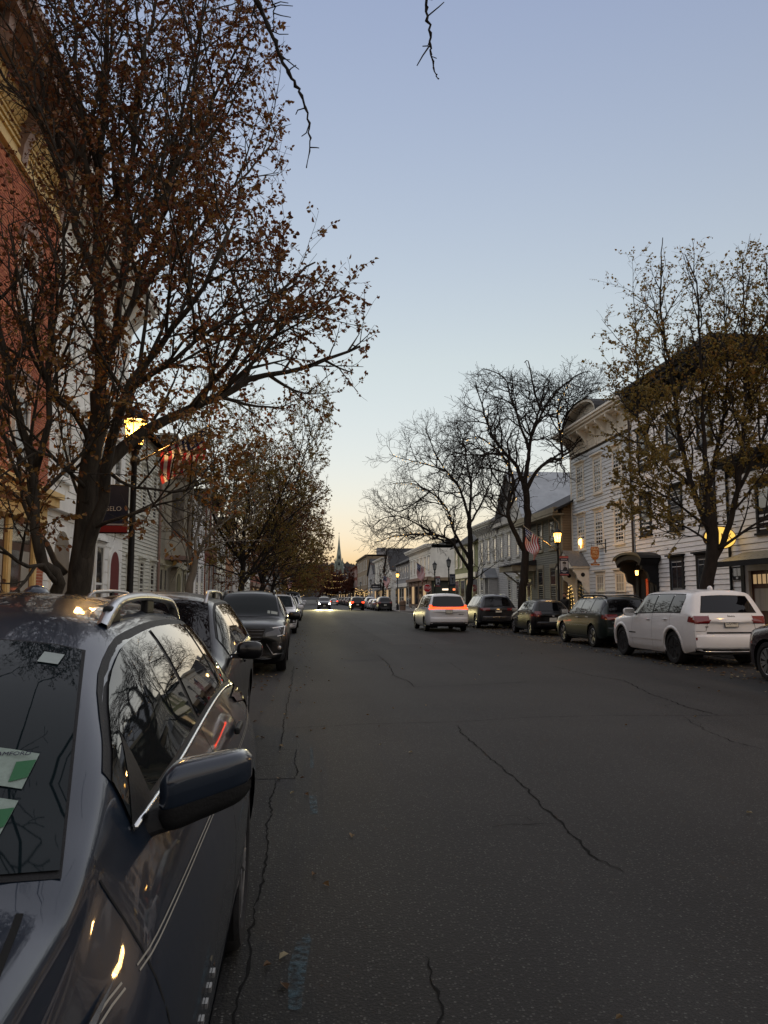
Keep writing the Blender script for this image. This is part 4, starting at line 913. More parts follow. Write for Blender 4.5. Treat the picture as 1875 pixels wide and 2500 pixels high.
class Wood:
    def __init__(s, seed, cfg): s.r = random.Random(seed); s.cfg = cfg; s.big = MB(); s.fine = MB(); s.leaf = []; s.pts = []
    def rnd(s): return Vector((s.r.gauss(0,1), s.r.gauss(0,1), s.r.gauss(0,1)))
    def limb(s, pts, r0, r1, kids=None, lev=0, kfrom=.25, n=8):
        """a main limb through given points, smoothed, then branching"""
        P = [Vector(p) for p in pts]; Q = []
        for i in range(len(P)-1):
            p0, p1, p2, p3 = P[max(0,i-1)], P[i], P[i+1], P[min(len(P)-1,i+2)]
            m = max(2, int((p2-p1).length/.28))
            for k in range(m):
                t = k/m; t2 = t*t; t3 = t2*t
                q = .5*((2*p1)+(p2-p0)*t+(2*p0-5*p1+4*p2-p3)*t2+(3*p1-p0-3*p2+p3)*t3)
                Q.append(q + s.rnd()*.018)
        Q.append(P[-1]); N = len(Q)
        R_ = [lerp(r0,r1,(i/(N-1))**.8)*s.r.uniform(.95,1.06) for i in range(N)]
        s.big.tube(Q, R_, n)
        s.spawn(Q, R_, lev, kids, kfrom)
    def spawn(s, Q, R_, lev, kids=None, kfrom=.25):
        c = s.cfg; N = len(Q); L = sum((Q[i+1]-Q[i]).length for i in range(N-1))
        n = kids if kids is not None else max(2, int(L*c['dens'][lev]*s.r.uniform(.8,1.2)))
        az = s.r.random()*6.28
        for k in range(n):
            t = kfrom+(1-kfrom)*((k+s.r.random())/n); f = t*(N-1); i = min(int(f), N-2); p = Q[i].lerp(Q[i+1], f-i)
            d = (Q[i+1]-Q[i]).normalized(); az += 2.4+s.r.uniform(-.5,.5)
            o = d.orthogonal().normalized(); o = Matrix.Rotation(az, 3, d) @ o
            an = R(c['ang'][lev]*s.r.uniform(.7,1.3)); dd = (d*math.cos(an)+o*math.sin(an)).normalized()
            ll = c['len'][lev]*s.r.uniform(.55,1.25)*(1.15-.55*t)
            s.branch(p, dd, ll, min(R_[i]*.75, c['rad'][lev]*s.r.uniform(.75,1.2)), lev+1)
    def branch(s, p, d, L, r, lev):
        c = s.cfg; n = c['seg'][lev]; Q = [p]; dd = d
        for i in range(n):
            dd = (dd + s.rnd()*c['wob'][lev] + Vector((0,0,1))*c['trop'][lev]).normalized()
            p = p+dd*(L/n); Q.append(p)
        if c.get('clip') and c['clip'](Q[-1]): 
            Q = Q[:max(2,len(Q)//2)]
            if c['clip'](Q[-1]): return
        N = len(Q); R_ = [lerp(r, max(c['tip'],r*.3), i/(N-1)) for i in range(N)]
        (s.big if lev <= 1 else s.fine).tube(Q, R_, c['side'][lev], cap=False)
        if lev <= 2: s.pts += Q
        if lev < c['max']: s.spawn(Q, R_, lev, None, .15 if lev else .25)
        if lev >= c['leaflev']:
            m = max(0, int(L*c['leaves']*s.r.choice((0,.3,.7,1.2,1.8,2.2))+s.r.random()))
            for k in range(m):
                f = s.r.uniform(.25,1.0)*(N-1); i = min(int(f),N-2); q = Q[i].lerp(Q[i+1],f-i)
                if c.get('thin') and s.r.random() > c['thin'](q): continue
                s.leaf.append((q, (dd+s.rnd()*.7+Vector((0,0,-.55))).normalized()))
    def leaves(s, name, m, parent, size, tintf):
        vs = []; fs = []; tint = []; r = s.r
        for (q, d) in s.leaf:
            l = size*r.uniform(.6,1.25); w = l*r.uniform(.30,.42)
            a = d.cross(s.rnd()).normalized(); nrm = d.cross(a); fold = nrm*(w*r.uniform(.1,.7)); curl = nrm*(-l*r.uniform(-.1,.35))
            q0 = q+d*(l*.25)*1.0
            o = len(vs); B = q0
            vs += [B, q0+d*l*.30+a*w+fold, q0+d*l*.68+a*w*.78+fold*.8+curl*.4, q0+d*l+curl, q0+d*l*.68-a*w*.78+fold*.8+curl*.4, q0+d*l*.30-a*w+fold]
            fs += [(o,o+1,o+2,o+3),(o,o+3,o+4,o+5)]; t = max(0,min(1,tintf(q,r))); tint += [t]*6
        me = bpy.data.meshes.new(name); me.from_pydata([tuple(v) for v in vs], [], fs); me.materials.append(m)
        at_ = me.attributes.new('tint', 'FLOAT', 'POINT'); at_.data.foreach_set('value', tint)
        return link(name, me, parent)
    def done(s, name, label, base, bark, leafm=None, size=.06, tintf=None, group=None):
        t = thing(name, label, 'tree', base, 0, group)
        off = Vector(base)
        for mb in (s.big, s.fine): mb.v = [(x-off.x,y-off.y,z-off.z) for x,y,z in mb.v]
        s.big.build('trunk', bark, t, smooth=True, fix=False)
        if s.fine.v: s.fine.build('branches', bark, t, smooth=True, fix=False)
        if leafm:
            s.leaf = [(q-off,d) for q,d in s.leaf]; tf = tintf or (lambda q,r: r.betavariate(2,2))
            s.leaves('crown', leafm, t, size, (lambda q,r: tf(q+off,r)))
        return t
PEAR = dict(dens=[2.8,3.9,6.0,5], ang=[38,42,48,50], len=[2.1,1.05,.5,.3], rad=[.032,.013,.0055,.003], seg=[0,6,5,3,3], wob=[0,.10,.13,.17,.2],
            trop=[0,.10,.05,.01,0], side=[8,6,4,3,3], tip=.0022, max=3, leaflev=2, leaves=17)
# ---- the big rust-leaved pear on the left pavement
D = 11.0
def clipL(p): return (p.z > 6.4 and p.x > -0.25-.0*p.z) or p.x > 1.15 or p.y < 5.5 or p.x < -8.5 or (p.z < 2.6 and p.x > -1.3)
W = Wood(11, dict(PEAR, clip=clipL, thin=lambda q: .16 if q.x < -3.9 else (.5 if q.x < -3.0 else 1)))
b0 = at(150,1600,D); b0 = Vector((-3.42,D,0.1))
def A(x, y, dy=0): return at(x, y, D+dy)
W.limb([b0, b0+Vector((.03,0,1.0)), A(190,1450), A(205,1330), A(216,1210,.1), A(228,1090,.1), A(242,960,.2)], .185, .13, kids=3, kfrom=.6, n=14)
W.limb([A(196,1400), A(250,1220,-.3), A(272,1080,-.5), A(312,950,-.7), A(352,885,-.8), A(420,800,-1.0), A(500,690,-1.3), A(560,560,-1.5)], .10, .02, n=10, kfrom=.3)
W.limb([A(215,1235), A(262,1130,.2), A(352,1058,.4), A(459,1000,.6), A(539,963,.8), A(608,926,1.0), A(700,905,1.2), A(800,880,1.3), A(880,845,1.2)], .115, .018, n=9, kfrom=.25)
W.limb([A(539,963,.8), A(640,860,.6), A(720,760,.5), A(790,705,.4)], .045, .012, n=7, kfrom=.15)
W.limb([A(459,1000,.6), A(560,880,.2), A(640,760,.2), A(720,680,.3), A(770,640,.3)], .055, .012, n=7, kfrom=.15)
W.limb([A(312,950,-.7), A(430,870,-1.0), A(540,790,-1.2), A(640,740,-1.3)], .045, .012, n=7, kfrom=.2)
W.limb([b0+Vector((-.05,-.05,.9)), A(140,1425,-.4), A(112,1380,-.6), A(84,1290,-.8), A(84,1130,-.9), A(50,1050,-1.0), A(18,880,-1.2), A(-20,700,-1.4)], .10, .03, n=9, kfrom=.3)
W.limb([A(84,1150,-.9), A(120,1030,-1.1), A(118,880,-1.2), A(150,700,-1.4), A(160,520,-1.5)], .05, .014, n=7, kfrom=.2)
W.limb([A(140,1425,-.4), A(100,1385,-1.0), A(40,1370,-1.5), A(-30,1310,-2)], .04, .012, n=6, kfrom=.4)
W.limb([A(160,1400), A(112,1330,.1), A(60,1230,.2), A(40,1110,.3), A(0,950,.3)], .05, .014, n=6, kfrom=.4)
W.limb([A(242,960,.2), A(246,820,.2), A(236,680,.2), A(240,520,.3), A(250,300,.3), A(262,60,.4), A(270,-250,.4)], .09, .016, n=9, kfrom=.15)
W.limb([A(242,960,.2), A(282,800,0), A(302,640,0), A(318,440,-.1), A(342,220,-.2), A(372,0,-.3), A(390,-220,-.3)], .07, .014, n=8, kfrom=.12)
W.limb([A(262,880), A(330,720,.4), A(385,560,.6), A(420,380,.8), A(460,200,.9), A(500,20,1.0), A(520,-160,1)], .055, .012, n=7, kfrom=.12)
W.limb([A(302,640,0), A(400,470,-.5), A(470,330,-.8), A(540,200,-1.0), A(590,90,-1.2)], .055, .012, n=7, kfrom=.12)
W.limb([A(242,720,.2), A(190,560,.3), A(150,400,.3), A(110,240,.4), A(70,60,.4), A(40,-120,.4)], .06, .012, n=7, kfrom=.15)
W.limb([A(240,560,.3), A(212,380,-.2), A(190,200,-.3), A(180,20,-.5), A(170,-200,-.5)], .05, .012, n=6, kfrom=.12)
W.limb([A(330,720,.4), A(450,600,1.0), A(560,470,1.4), A(640,380,1.8), A(690,300,2.0)], .045, .011, n=6, kfrom=.12)
W.limb([A(228,1090,.1), A(180,1010,-.3), A(120,940,-.6), A(60,830,-.9), A(20,650,-1.1)], .05, .013, n=6, kfrom=.2)
W.limb([A(205,1200,0), A(150,1130,-.7), A(90,1100,-1.2), A(20,1060,-1.6)], .035, .01, n=6, kfrom=.2)
W.limb([A(260,1150,-.2), A(330,1190,-.6), A(420,1200,-.9), A(470,1190,-1.1)], .03, .009, n=6, kfrom=.25)
W.limb([A(225,1290,-.2), A(300,1260,-.6), A(390,1230,-.8), A(450,1220,-.9)], .03, .009, n=6, kfrom=.25)
W.limb([A(539,963,.8), A(640,830,.7), A(730,720,.7), A(800,655,.7)], .04, .011, n=6, kfrom=.15)
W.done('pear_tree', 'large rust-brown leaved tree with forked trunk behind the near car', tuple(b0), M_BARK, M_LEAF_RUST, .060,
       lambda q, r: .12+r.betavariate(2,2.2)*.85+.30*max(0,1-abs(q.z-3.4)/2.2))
# ---- leafy tree on the right pavement
D = 21.0
def clipR(p): return p.x < 8.35 or p.z > 11.9 or (p.z < 3.2 and abs(p.x-11.4) > 2.2) or p.y < 17.5
W = Wood(23, dict(PEAR, clip=clipR, len=[2.0,1.0,.5,.3], leaves=27, dens=[2.8,3.8,5.5,5], thin=lambda q: max(.3, min(1, 1-(q.z-6)*.17))))
b0 = Vector((11.45,D,.1))
W.limb([b0, b0+Vector((-.02,0,1.2)), A(1740,1340), A(1735,1270), A(1728,1200)], .22, .15, kids=2, kfrom=.7, n=12)
for pts, r0 in (([A(1742,1370),A(1775,1300,-.2),A(1800,1200,-.4),A(1815,1050,-.6),A(1822,880,-.7),A(1815,740,-.7),A(1812,640,-.8)],.10),
                ([A(1735,1300),A(1690,1190,.3),A(1660,1060,.5),A(1640,930,.6),A(1618,800,.6),A(1612,690,.6),A(1618,580,.6)],.10),
                ([A(1728,1200),A(1718,1060),A(1712,920,-.2),A(1705,800,-.3),A(1700,690,-.3),A(1672,620,-.4)],.09),
                ([A(1728,1200),A(1760,1060,.3),A(1775,930,.4),A(1770,800,.4),A(1768,700,.5)],.08),
                ([A(1690,1190,.3),A(1620,1120,.2),A(1560,1040,.2),A(1560,950,.1),A(1555,850,.1),A(1548,740,.1)],.06),
                ([A(1735,1290,0),A(1640,1220,-.5),A(1560,1180,-.8),A(1500,1165,-1)],.05),
                ([A(1738,1330,0),A(1680,1290,-.5),A(1620,1260,-.8),A(1580,1240,-1)],.04),
                ([A(1742,1350),A(1800,1310,-.6),A(1870,1260,-1.0),A(1940,1200,-1.2)],.055),
                ([A(1800,1200,-.4),A(1860,1080,-.7),A(1900,940,-.9),A(1915,800,-1),A(1900,680,-1)],.06),
                ([A(1815,1050,-.6),A(1865,900,-.2),A(1880,760,0),A(1870,630,.1)],.05),
                ([A(1660,1060,.5),A(1590,960,.3),A(1520,930,.2),A(1500,960,.1)],.04)):
    W.limb(pts, r0, .012, n=8, kfrom=.15)
W.done('pear_tree', 'olive and bronze leaved tree behind the white parked SUV', tuple(b0), M_BARKB, M_LEAF_OLIVE, .078,
       lambda q, r: r.betavariate(2,2)*.8+.08*(q.z-3)/6+(.35 if q.z > 7.5 else 0)*r.random())
# ---- dense leafy trees further along on the left
def street_pear(seed, x, y, hgt, wid, label, leafm, bark=M_BARKB, leaves=14, lf=.085, stems=8, lean=0.0, z0=2.0):
    W = Wood(seed, dict(PEAR, dens=[2.2,2.6,3.4,4], len=[wid*.45,1.2,.6,.3], leaves=leaves, rad=[.03,.014,.008,.006], tip=.005, side=[7,5,3,3,3], seg=[0,5,4,2,2],
             clip=lambda p: abs(p.x-x-lean*.5) > wid*.62 or (p.z < z0 and abs(p.x-x) > 1.0)))
    b = Vector((x,y,.1)); r = W.r
    W.limb([b, b+Vector((.05,0,1.2)), b+Vector((.1+lean*.1,0,2.4)), b+Vector((.1+lean*.2,0,3.6))], .2, .13, kids=2, kfrom=.7, n=9)
    for k in range(stems):
        a = 6.283*k/stems+r.uniform(-.3,.3); w = wid*.5*r.uniform(.35,1.0); hh = hgt*r.uniform(.68,1.0)-.12*w
        s0 = b+Vector((.1+lean*.15,0,r.uniform(1.9,3.4)))
        W.limb([s0, s0+Vector((w*.5*math.cos(a)+lean*.2,w*.5*math.sin(a),(hh-s0.z)*.3)), s0+Vector((w*.85*math.cos(a)+lean*.6,w*.85*math.sin(a),(hh-s0.z)*.65)), s0+Vector((w*math.cos(a)+lean,w*math.sin(a),hh-s0.z))], .08, .012, n=6, kfrom=.12)
    for k in range(4):
        a = 6.283*k/4+r.uniform(-.5,.5); w = wid*.5; s0 = b+Vector((.1,0,2.6))
        W.limb([s0, s0+Vector((w*.5*math.cos(a)+lean*.3,w*.5*math.sin(a),.5)), s0+Vector((w*math.cos(a)+lean*.6,w*math.sin(a),1.1))], .05, .01, n=5, kfrom=.2)
    return W.done('pear_tree', label, tuple(b), bark, leafm, lf)
street_pear(31, -3.2, 40.0, 13.0, 7.0, 'dense brown-green tree in the left row behind the grey-trunked tree', M_LEAF_OLIVE, leaves=16, lean=.9)
street_pear(33, -3.1, 58.0, 12.5, 8.0, 'bronze leafed tree further back in the left row', M_LEAF_RUST, leaves=13, lf=.11, lean=1.4)
street_pear(35, -3.0, 74.0, 9.5, 8.0, 'last leafy tree of the left row before the crossing', M_LEAF_OLIVE, leaves=11, lf=.13, lean=2.2)
# pale-barked, nearly bare young tree
W = Wood(41, dict(PEAR, dens=[2.4,3.0,3,4], len=[1.7,.8,.4,.3], rad=[.022,.009,.005,.003], ang=[45,48,50,50], trop=[0,.06,.02,0,0], leaves=3.2, max=3, tip=.003, clip=lambda p: p.z < 2.0 or p.x > -.6))
D = 22.5; b0 = Vector((-3.25,D,.1))
W.limb([b0, b0+Vector((.02,0,1.2)), A(470,1400), A(478,1350)], .13, .10, kids=0, n=10)
for pts, r0 in (([A(471,1390),A(462,1310),A(468,1230,.2),A(476,1130,.3),A(470,1040,.4)],.07),([A(475,1370),A(512,1300,-.3),A(545,1270,-.5),A(590,1200,-.8),A(620,1120,-1)],.05),
                ([A(474,1375),A(480,1290,.4),A(512,1210,.6),A(520,1110,.8),A(548,1040,1)],.06),([A(468,1400),A(450,1340,-.4),A(430,1300,-.6),A(400,1290,-.8)],.025),
                ([A(468,1230,.2),A(440,1160,-.2),A(420,1100,-.4),A(400,1060,-.6)],.03),([A(478,1350),A(540,1330,.5),A(600,1290,.9),A(640,1240,1.2)],.035),([A(462,1310),A(420,1260,-.6),A(370,1240,-1)],.022)):
    W.limb(pts, r0, .01, n=7, kfrom=.15)
W.done('young_tree', 'slender pale-barked tree with few leaves behind the second car', tuple(b0), M_BARKL, M_LEAF_OLIVE, .06)

# ---- bare spreading locusts on the right, wound with small lights
LOC = dict(dens=[2.3,3.2,3.9,3], ang=[48,46,44,42], len=[2.4,1.35,.75,.45], rad=[.065,.032,.018,.011], seg=[0,7,6,5,4], wob=[0,.19,.21,.19,.18],
           trop=[0,.05,.04,.03,.03], side=[8,6,4,3,3], tip=.008, max=4, leaflev=9, leaves=0)
def bulbs(name, label, pts, n, seed, base, rad=.02):
    r = random.Random(seed); t = thing(name, label, 'string lights', base); off = Vector(base); mb = MB(); wire = MB(); nb = 0
    for path in pts:
        P = [Vector(p)-off for p in path]
        for i in range(len(P)-1):
            m = max(2, int((P[i+1]-P[i]).length/n))
            for k in range(m): q = P[i].lerp(P[i+1],k/m)+Vector((r.uniform(-.12,.12),r.uniform(-.12,.12),r.uniform(-.12,.12))); mb.sphere(q, rad*r.uniform(.7,1.2), 5, 4); nb += 1
        wire.tube(P, .006, 3)
    stuff(mb.build('bulbs', M_BULB, t, fix=False)); wire.build('wire', M_BLACK, t, fix=False)
    return t
D = 39.0; b0 = Vector((11.35,D,.1))
W = Wood(52, dict(LOC, clip=lambda p: p.x < 6.0 or p.x > 17.2 or p.z < 3.4 or p.z > 13.7))
W.limb([b0, b0+Vector((0,0,1.5)), A(1280,1400), A(1284,1330), A(1288,1240), A(1281,1180)], .24, .17, kids=0, n=12)
L1 = [([A(1284,1350),A(1262,1310,-.2),A(1240,1255,-.4),A(1250,1200,-.4),A(1248,1150,-.5),A(1215,1100,-.6),A(1170,1070,-.7),A(1130,1075,-.8)],.12),
      ([A(1281,1190),A(1262,1140,.3),A(1232,1105,.5),A(1200,1060,.7),A(1180,1000,.9),A(1160,930,1.0)],.11),
      ([A(1281,1180),A(1290,1120),A(1298,1060,.2),A(1318,1000,.3),A(1330,940,.4),A(1345,910,.5)],.11),
      ([A(1284,1200),A(1310,1150,-.4),A(1345,1120,-.6),A(1372,1118,-.8),A(1368,1060,-.9),A(1362,1000,-1),A(1390,930,-1)],.10),
      ([A(1292,1100),A(1268,1030,-.2),A(1250,980,-.3),A(1230,920,-.3),A(1180,900,-.2)],.07),
      ([A(1298,1060,.2),A(1340,980,.6),A(1400,920,.9),A(1440,905,1.1)],.07),
      ([A(1318,1000,.3),A(1300,930,0),A(1290,880,0),A(1280,885,0)],.05),
      ([A(1232,1105,.5),A(1190,1110,.2),A(1140,1110,0),A(1090,1100,0)],.06),
      ([A(1368,1060,-.9),A(1400,1000,-1.2),A(1440,960,-1.4)],.045),
      ([A(1262,1310,-.2),A(1235,1260,.5),A(1205,1250,.8),A(1170,1200,1)],.05)]
for pts, r0 in L1: W.limb(pts, r0*1.25, .02, n=8, kfrom=.2)
W.done('locust_tree', 'bare spreading tree with dark twisted limbs beside the lit lamp', tuple(b0), M_BARKB)
bulbs('light_string', 'string of tiny warm lights wound through the nearer bare tree', [L1[0][0][3:], L1[3][0][2:], [A(1270,1170),A(1290,1165,.2),A(1315,1160,.2)], L1[1][0][1:5], [A(1240,1255,-.4),A(1262,1210,0)]], .16, 3, tuple(b0))
D = 52.0; b0 = Vector((11.4,D,.1))
W = Wood(57, dict(LOC, clip=lambda p: p.x < 2.6 or p.z < 3.0 or p.x > 15))
W.limb([b0, b0+Vector((0,0,1.5)), A(1149,1400), A(1148,1330), A(1146,1270)], .23, .16, kids=0, n=10)
L2 = [([A(1149,1395),A(1120,1350,-.3),A(1100,1320,-.4),A(1060,1305,-.6),A(1010,1305,-.8),A(960,1310,-1),A(915,1325,-1.1)],.10),
      ([A(1149,1370),A(1110,1300,.4),A(1090,1240,.6),A(1050,1200,.8),A(1000,1180,1),A(960,1180,1.2)],.10),
      ([A(1146,1270),A(1125,1200),A(1090,1150,.2),A(1060,1100,.2),A(1040,1050,.3)],.09),
      ([A(1146,1270),A(1150,1200,-.4),A(1140,1130,-.6),A(1130,1070,-.8),A(1110,1030,-1)],.09),
      ([A(1146,1280),A(1180,1220,.5),A(1200,1160,.9),A(1190,1100,1.2)],.07),
      ([A(1060,1305,-.6),A(1000,1270,-.2),A(950,1260,0),A(905,1290,.2)],.05),
      ([A(1050,1200,.8),A(1010,1230,.4),A(970,1250,.2),A(940,1230,.2)],.045),
      ([A(1090,1150,.2),A(1030,1130,-.4),A(985,1120,-.7),A(950,1110,-.8)],.045),
      ([A(1149,1420),A(1185,1395,-.3),A(1205,1380,-.4)],.04)]
for pts, r0 in L2: W.limb(pts, r0*1.3, .022, n=7, kfrom=.2)
W.done('locust_tree', 'bare tree leaning over the street beyond the white minivan', tuple(b0), M_BARKB)
bulbs('light_string', 'string of tiny warm lights draped along the limbs of the farther bare tree', [L2[1][0][1:], L2[2][0][1:4], L2[7][0], L2[0][0][3:]], .22, 5, tuple(b0), .024)
# ---- bare tree overhead, rooted on the left pavement behind the viewer
b0 = Vector((-3.3,-3.2,.1))
W = Wood(61, dict(LOC, dens=[2.4,3.0,3.4,4], max=4, len=[2.1,1.2,.65,.35], rad=[.05,.024,.013,.009], tip=.006, clip=lambda p: p.z < 3.4 or (p.y > 1.5 and p.z < 2.6+p.y*.95)))
W.limb([b0, b0+Vector((.05,.1,1.6)), b0+Vector((.2,.2,3.2))], .25, .19, kids=0, n=12)
f = b0+Vector((.2,.2,3.1))
for d3, r0 in ((((.4,1.2,1.6),(.9,2.6,2.8),(1.4,3.8,3.6),(1.8,4.8,4.0)),.11),(((1.2,.4,1.4),(2.6,1.0,2.4),(3.8,1.6,3.0),(5.2,1.9,3.3)),.11),(((-.6,1.0,1.5),(-1.0,2.4,3.0),(-1.2,3.6,4.2)),.09),
               (((1.0,-1.0,1.5),(2.2,-1.8,2.6),(3.4,-2.2,3.2)),.09),(((0,0,1.6),(.3,.4,3.4),(.6,.8,5.4)),.12),(((-1.2,-.6,1.4),(-2.4,-1,2.6)),.08),
               (((.2,2.2,2.6),(.5,4.4,3.9),(.7,6.2,4.5),(.9,7.6,4.6)),.10),(((-.4,2.4,2.2),(-.6,4.6,3.4),(-.9,6.6,4.3)),.09),(((.8,2.0,3.2),(1.5,4.0,4.8),(2.0,5.6,5.6)),.08)):
    W.limb([f]+[f+Vector(q) for q in d3], r0, .014, n=8, kfrom=.2)
# long drooping shoots that hang into view
def shoot(pts, r0, tw):
    P = [Vector(p) for p in pts]; Q = []
    for i in range(len(P)-1):
        for k in range(5): Q.append(P[i].lerp(P[i+1],k/5)+W.rnd()*.006)
    Q.append(P[-1]); N = len(Q)
    W.big.tube(Q, [lerp(r0,.0028,i/(N-1))*(1.5 if i % 3 == 0 else 1) for i in range(N)], 6)
    for (i, v) in tw: W.fine.tube([Q[i], Q[i]+Vector(v)*.55+W.rnd()*.01, Q[i]+Vector(v)], [.005,.004,.003], 4)
a_ = lambda x, y: at(x, y, 4.6)
shoot([f+Vector((1.4,3.8,3.6)), a_(560,-160), a_(615,-20), a_(655,60), a_(680,130), a_(712,190), a_(738,232), a_(752,290), a_(757,345), a_(748,410)], .017,
      [(13,(.20,.0,.05)),(16,(.12,0,-.02)),(20,(.13,.0,-.10)),(22,(.05,0,.02)),(24,(.05,0,.05)),(33,(-.06,0,-.05)),(36,(-.05,.02,-.08)),(41,(.06,0,.0))])
shoot([f+Vector((1.4,3.8,3.6)), a_(600,-120), a_(620,0), a_(618,60), a_(630,75)], .008, [(9,(-.10,0,-.02)),(12,(.03,0,-.15))])
shoot([a_(640,-30), a_(668,0), a_(669,40), a_(668,75)], .006, [(6,(.10,0,.02)),(9,(.11,0,-.02))])
b2 = lambda x, y: at(x, y, 4.2)
shoot([f+Vector((3.8,1.6,3.0)), b2(1020,-160), b2(1040,-40), b2(1043,20), b2(1048,70), b2(1050,115), b2(1055,150), b2(1062,180), b2(1070,193)], .011,
      [(17,(.10,0,.10)),(22,(-.05,0,-.06)),(24,(-.08,0,-.14)),(13,(.04,0,.01)),(30,(.02,0,.02))])
shoot([f+Vector((1.8,4.8,4.0)), at(330,-200,6), at(420,-60,6), at(455,60,6), at(470,110,6), at(480,200,6)], .016, [(12,(-.12,0,-.1)),(16,(.1,0,-.2))])
shoot([f+Vector((-1.0,2.4,3.0)), at(20,-120,5), at(110,-20,5), at(150,60,5), at(200,90,5)], .012, [(10,(.1,0,.1)),(14,(.1,0,-.12))])
W.done('locust_tree', 'bare tree whose drooping twigs hang in at the top', tuple(b0), M_BARKB)
# ---- trees far down the street
street_pear(71, 8.6+3, 215.0, 9.0, 12.0, 'dark red-brown tree hung with light strands far down the right side', leaf_mat('dark_red_leaves',[(0.05,0.012,0.008),(0.09,0.025,0.012),(0.12,0.04,0.02)]), leaves=5, lf=.3, stems=9, lean=-2.5)
street_pear(73, -3.0, 190.0, 7.0, 9.0, 'far tree with glowing strands on the left side of the street end', M_LEAF_OLIVE, leaves=3, lf=.3, stems=7, lean=2)
street_pear(75, 11.8, 112.0, 8.0, 3.0, 'narrow bare street tree by the farther lit lamp', M_LEAF_RUST, leaves=1, lf=.14, stems=5)
def swags(name, label, c, w, h, n, seed, base):
    r = random.Random(seed); paths = []
    for k in range(n):
        z = c[2]+h*(k+.5)/n; x0 = c[0]-w/2*r.uniform(.5,1); x1 = c[0]+w/2*r.uniform(.4,1)
        paths.append([(lerp(x0,x1,t/8), c[1]-r.uniform(2,3), z-.5*math.sin(math.pi*t/8)+r.uniform(-.1,.1)) for t in range(9)])
    return bulbs(name, label, paths, .5, seed, base, .045)
swags('light_string', 'orange light strands draped over the dark red tree', (9.0,211,2.0), 9, 7, 4, 8, (9,211,.1))
swags('light_string', 'yellow light strands draped over the far left tree', (-1.0,186,1.5), 6, 6, 4, 9, (-1,186,.1))
swags('light_string', 'warm bulbs strung over the pavement before the white shop', (12.2,152,2.4), 5, 1.2, 3, 12, (12.2,152,.1))
# ================================================================ cars
def paint(name, col, metal=0.35, rough=0.32, fleck=0.12, coat=0.8):
    m = mat('paint_'+name, col, rough, fleck, 3.0, metal=metal, coat=coat, spec=0.2)
    return m
M_AUTOGLASS = mat('tinted_car_glass', (0.006,0.008,0.009), 0.02, spec=0.5)
M_PRIVACY = mat('privacy_glass', (0.003,0.003,0.004), 0.02, spec=0.35)
M_SCREEN = mat('windscreen_glass', (0.005,0.009,0.011), 0.02, spec=0.14)
M_TYRE = mat('tyre_rubber', (0.014,0.014,0.015), 0.85, 0.3, 20, 0.3, 90)
M_RIMS = mat('silver_alloy', (0.45,0.45,0.46), 0.3, 0.1, 6, metal=0.9)
M_RIMB = mat('black_alloy', (0.018,0.018,0.02), 0.35, 0.1, 6, metal=0.3)
M_RED = mat('red_lens', (0.13,0.005,0.006), 0.12, coat=1)
M_REDLIT = mat('red_lens_lit', (0.5,0.03,0.01), 0.3, emit=(1.0,0.06,0.015), estr=3.0)
M_BARLIT = mat('red_light_bar', (0.6,0.05,0.01), 0.3, emit=(1.0,0.05,0.008), estr=4.0)
M_LENS = mat('clear_lens', (0.35,0.36,0.37), 0.08, 0.3, 30, metal=0.6, coat=1)
M_LENSD = mat('dark_lens', (0.03,0.03,0.032), 0.08, coat=1)
M_AMBER = mat('amber_lens', (0.35,0.10,0.01), 0.15, coat=1)
M_HEAD = mat('headlight_on', (1,1,1), 0.3, emit=(1.0,0.97,0.85), estr=40.0)
M_DRL = mat('daylight_strip', (0.6,0.62,0.64), 0.2, 0.1, 9, coat=1)
M_PLATE = mat('number_plate', (0.55,0.53,0.46), 0.5, 0.2, 12)
M_PLATETXT = mat('plate_letters', (0.02,0.02,0.04), 0.5)
M_SEAM = mat('panel_gap', (0.003,0.003,0.003), 0.8)

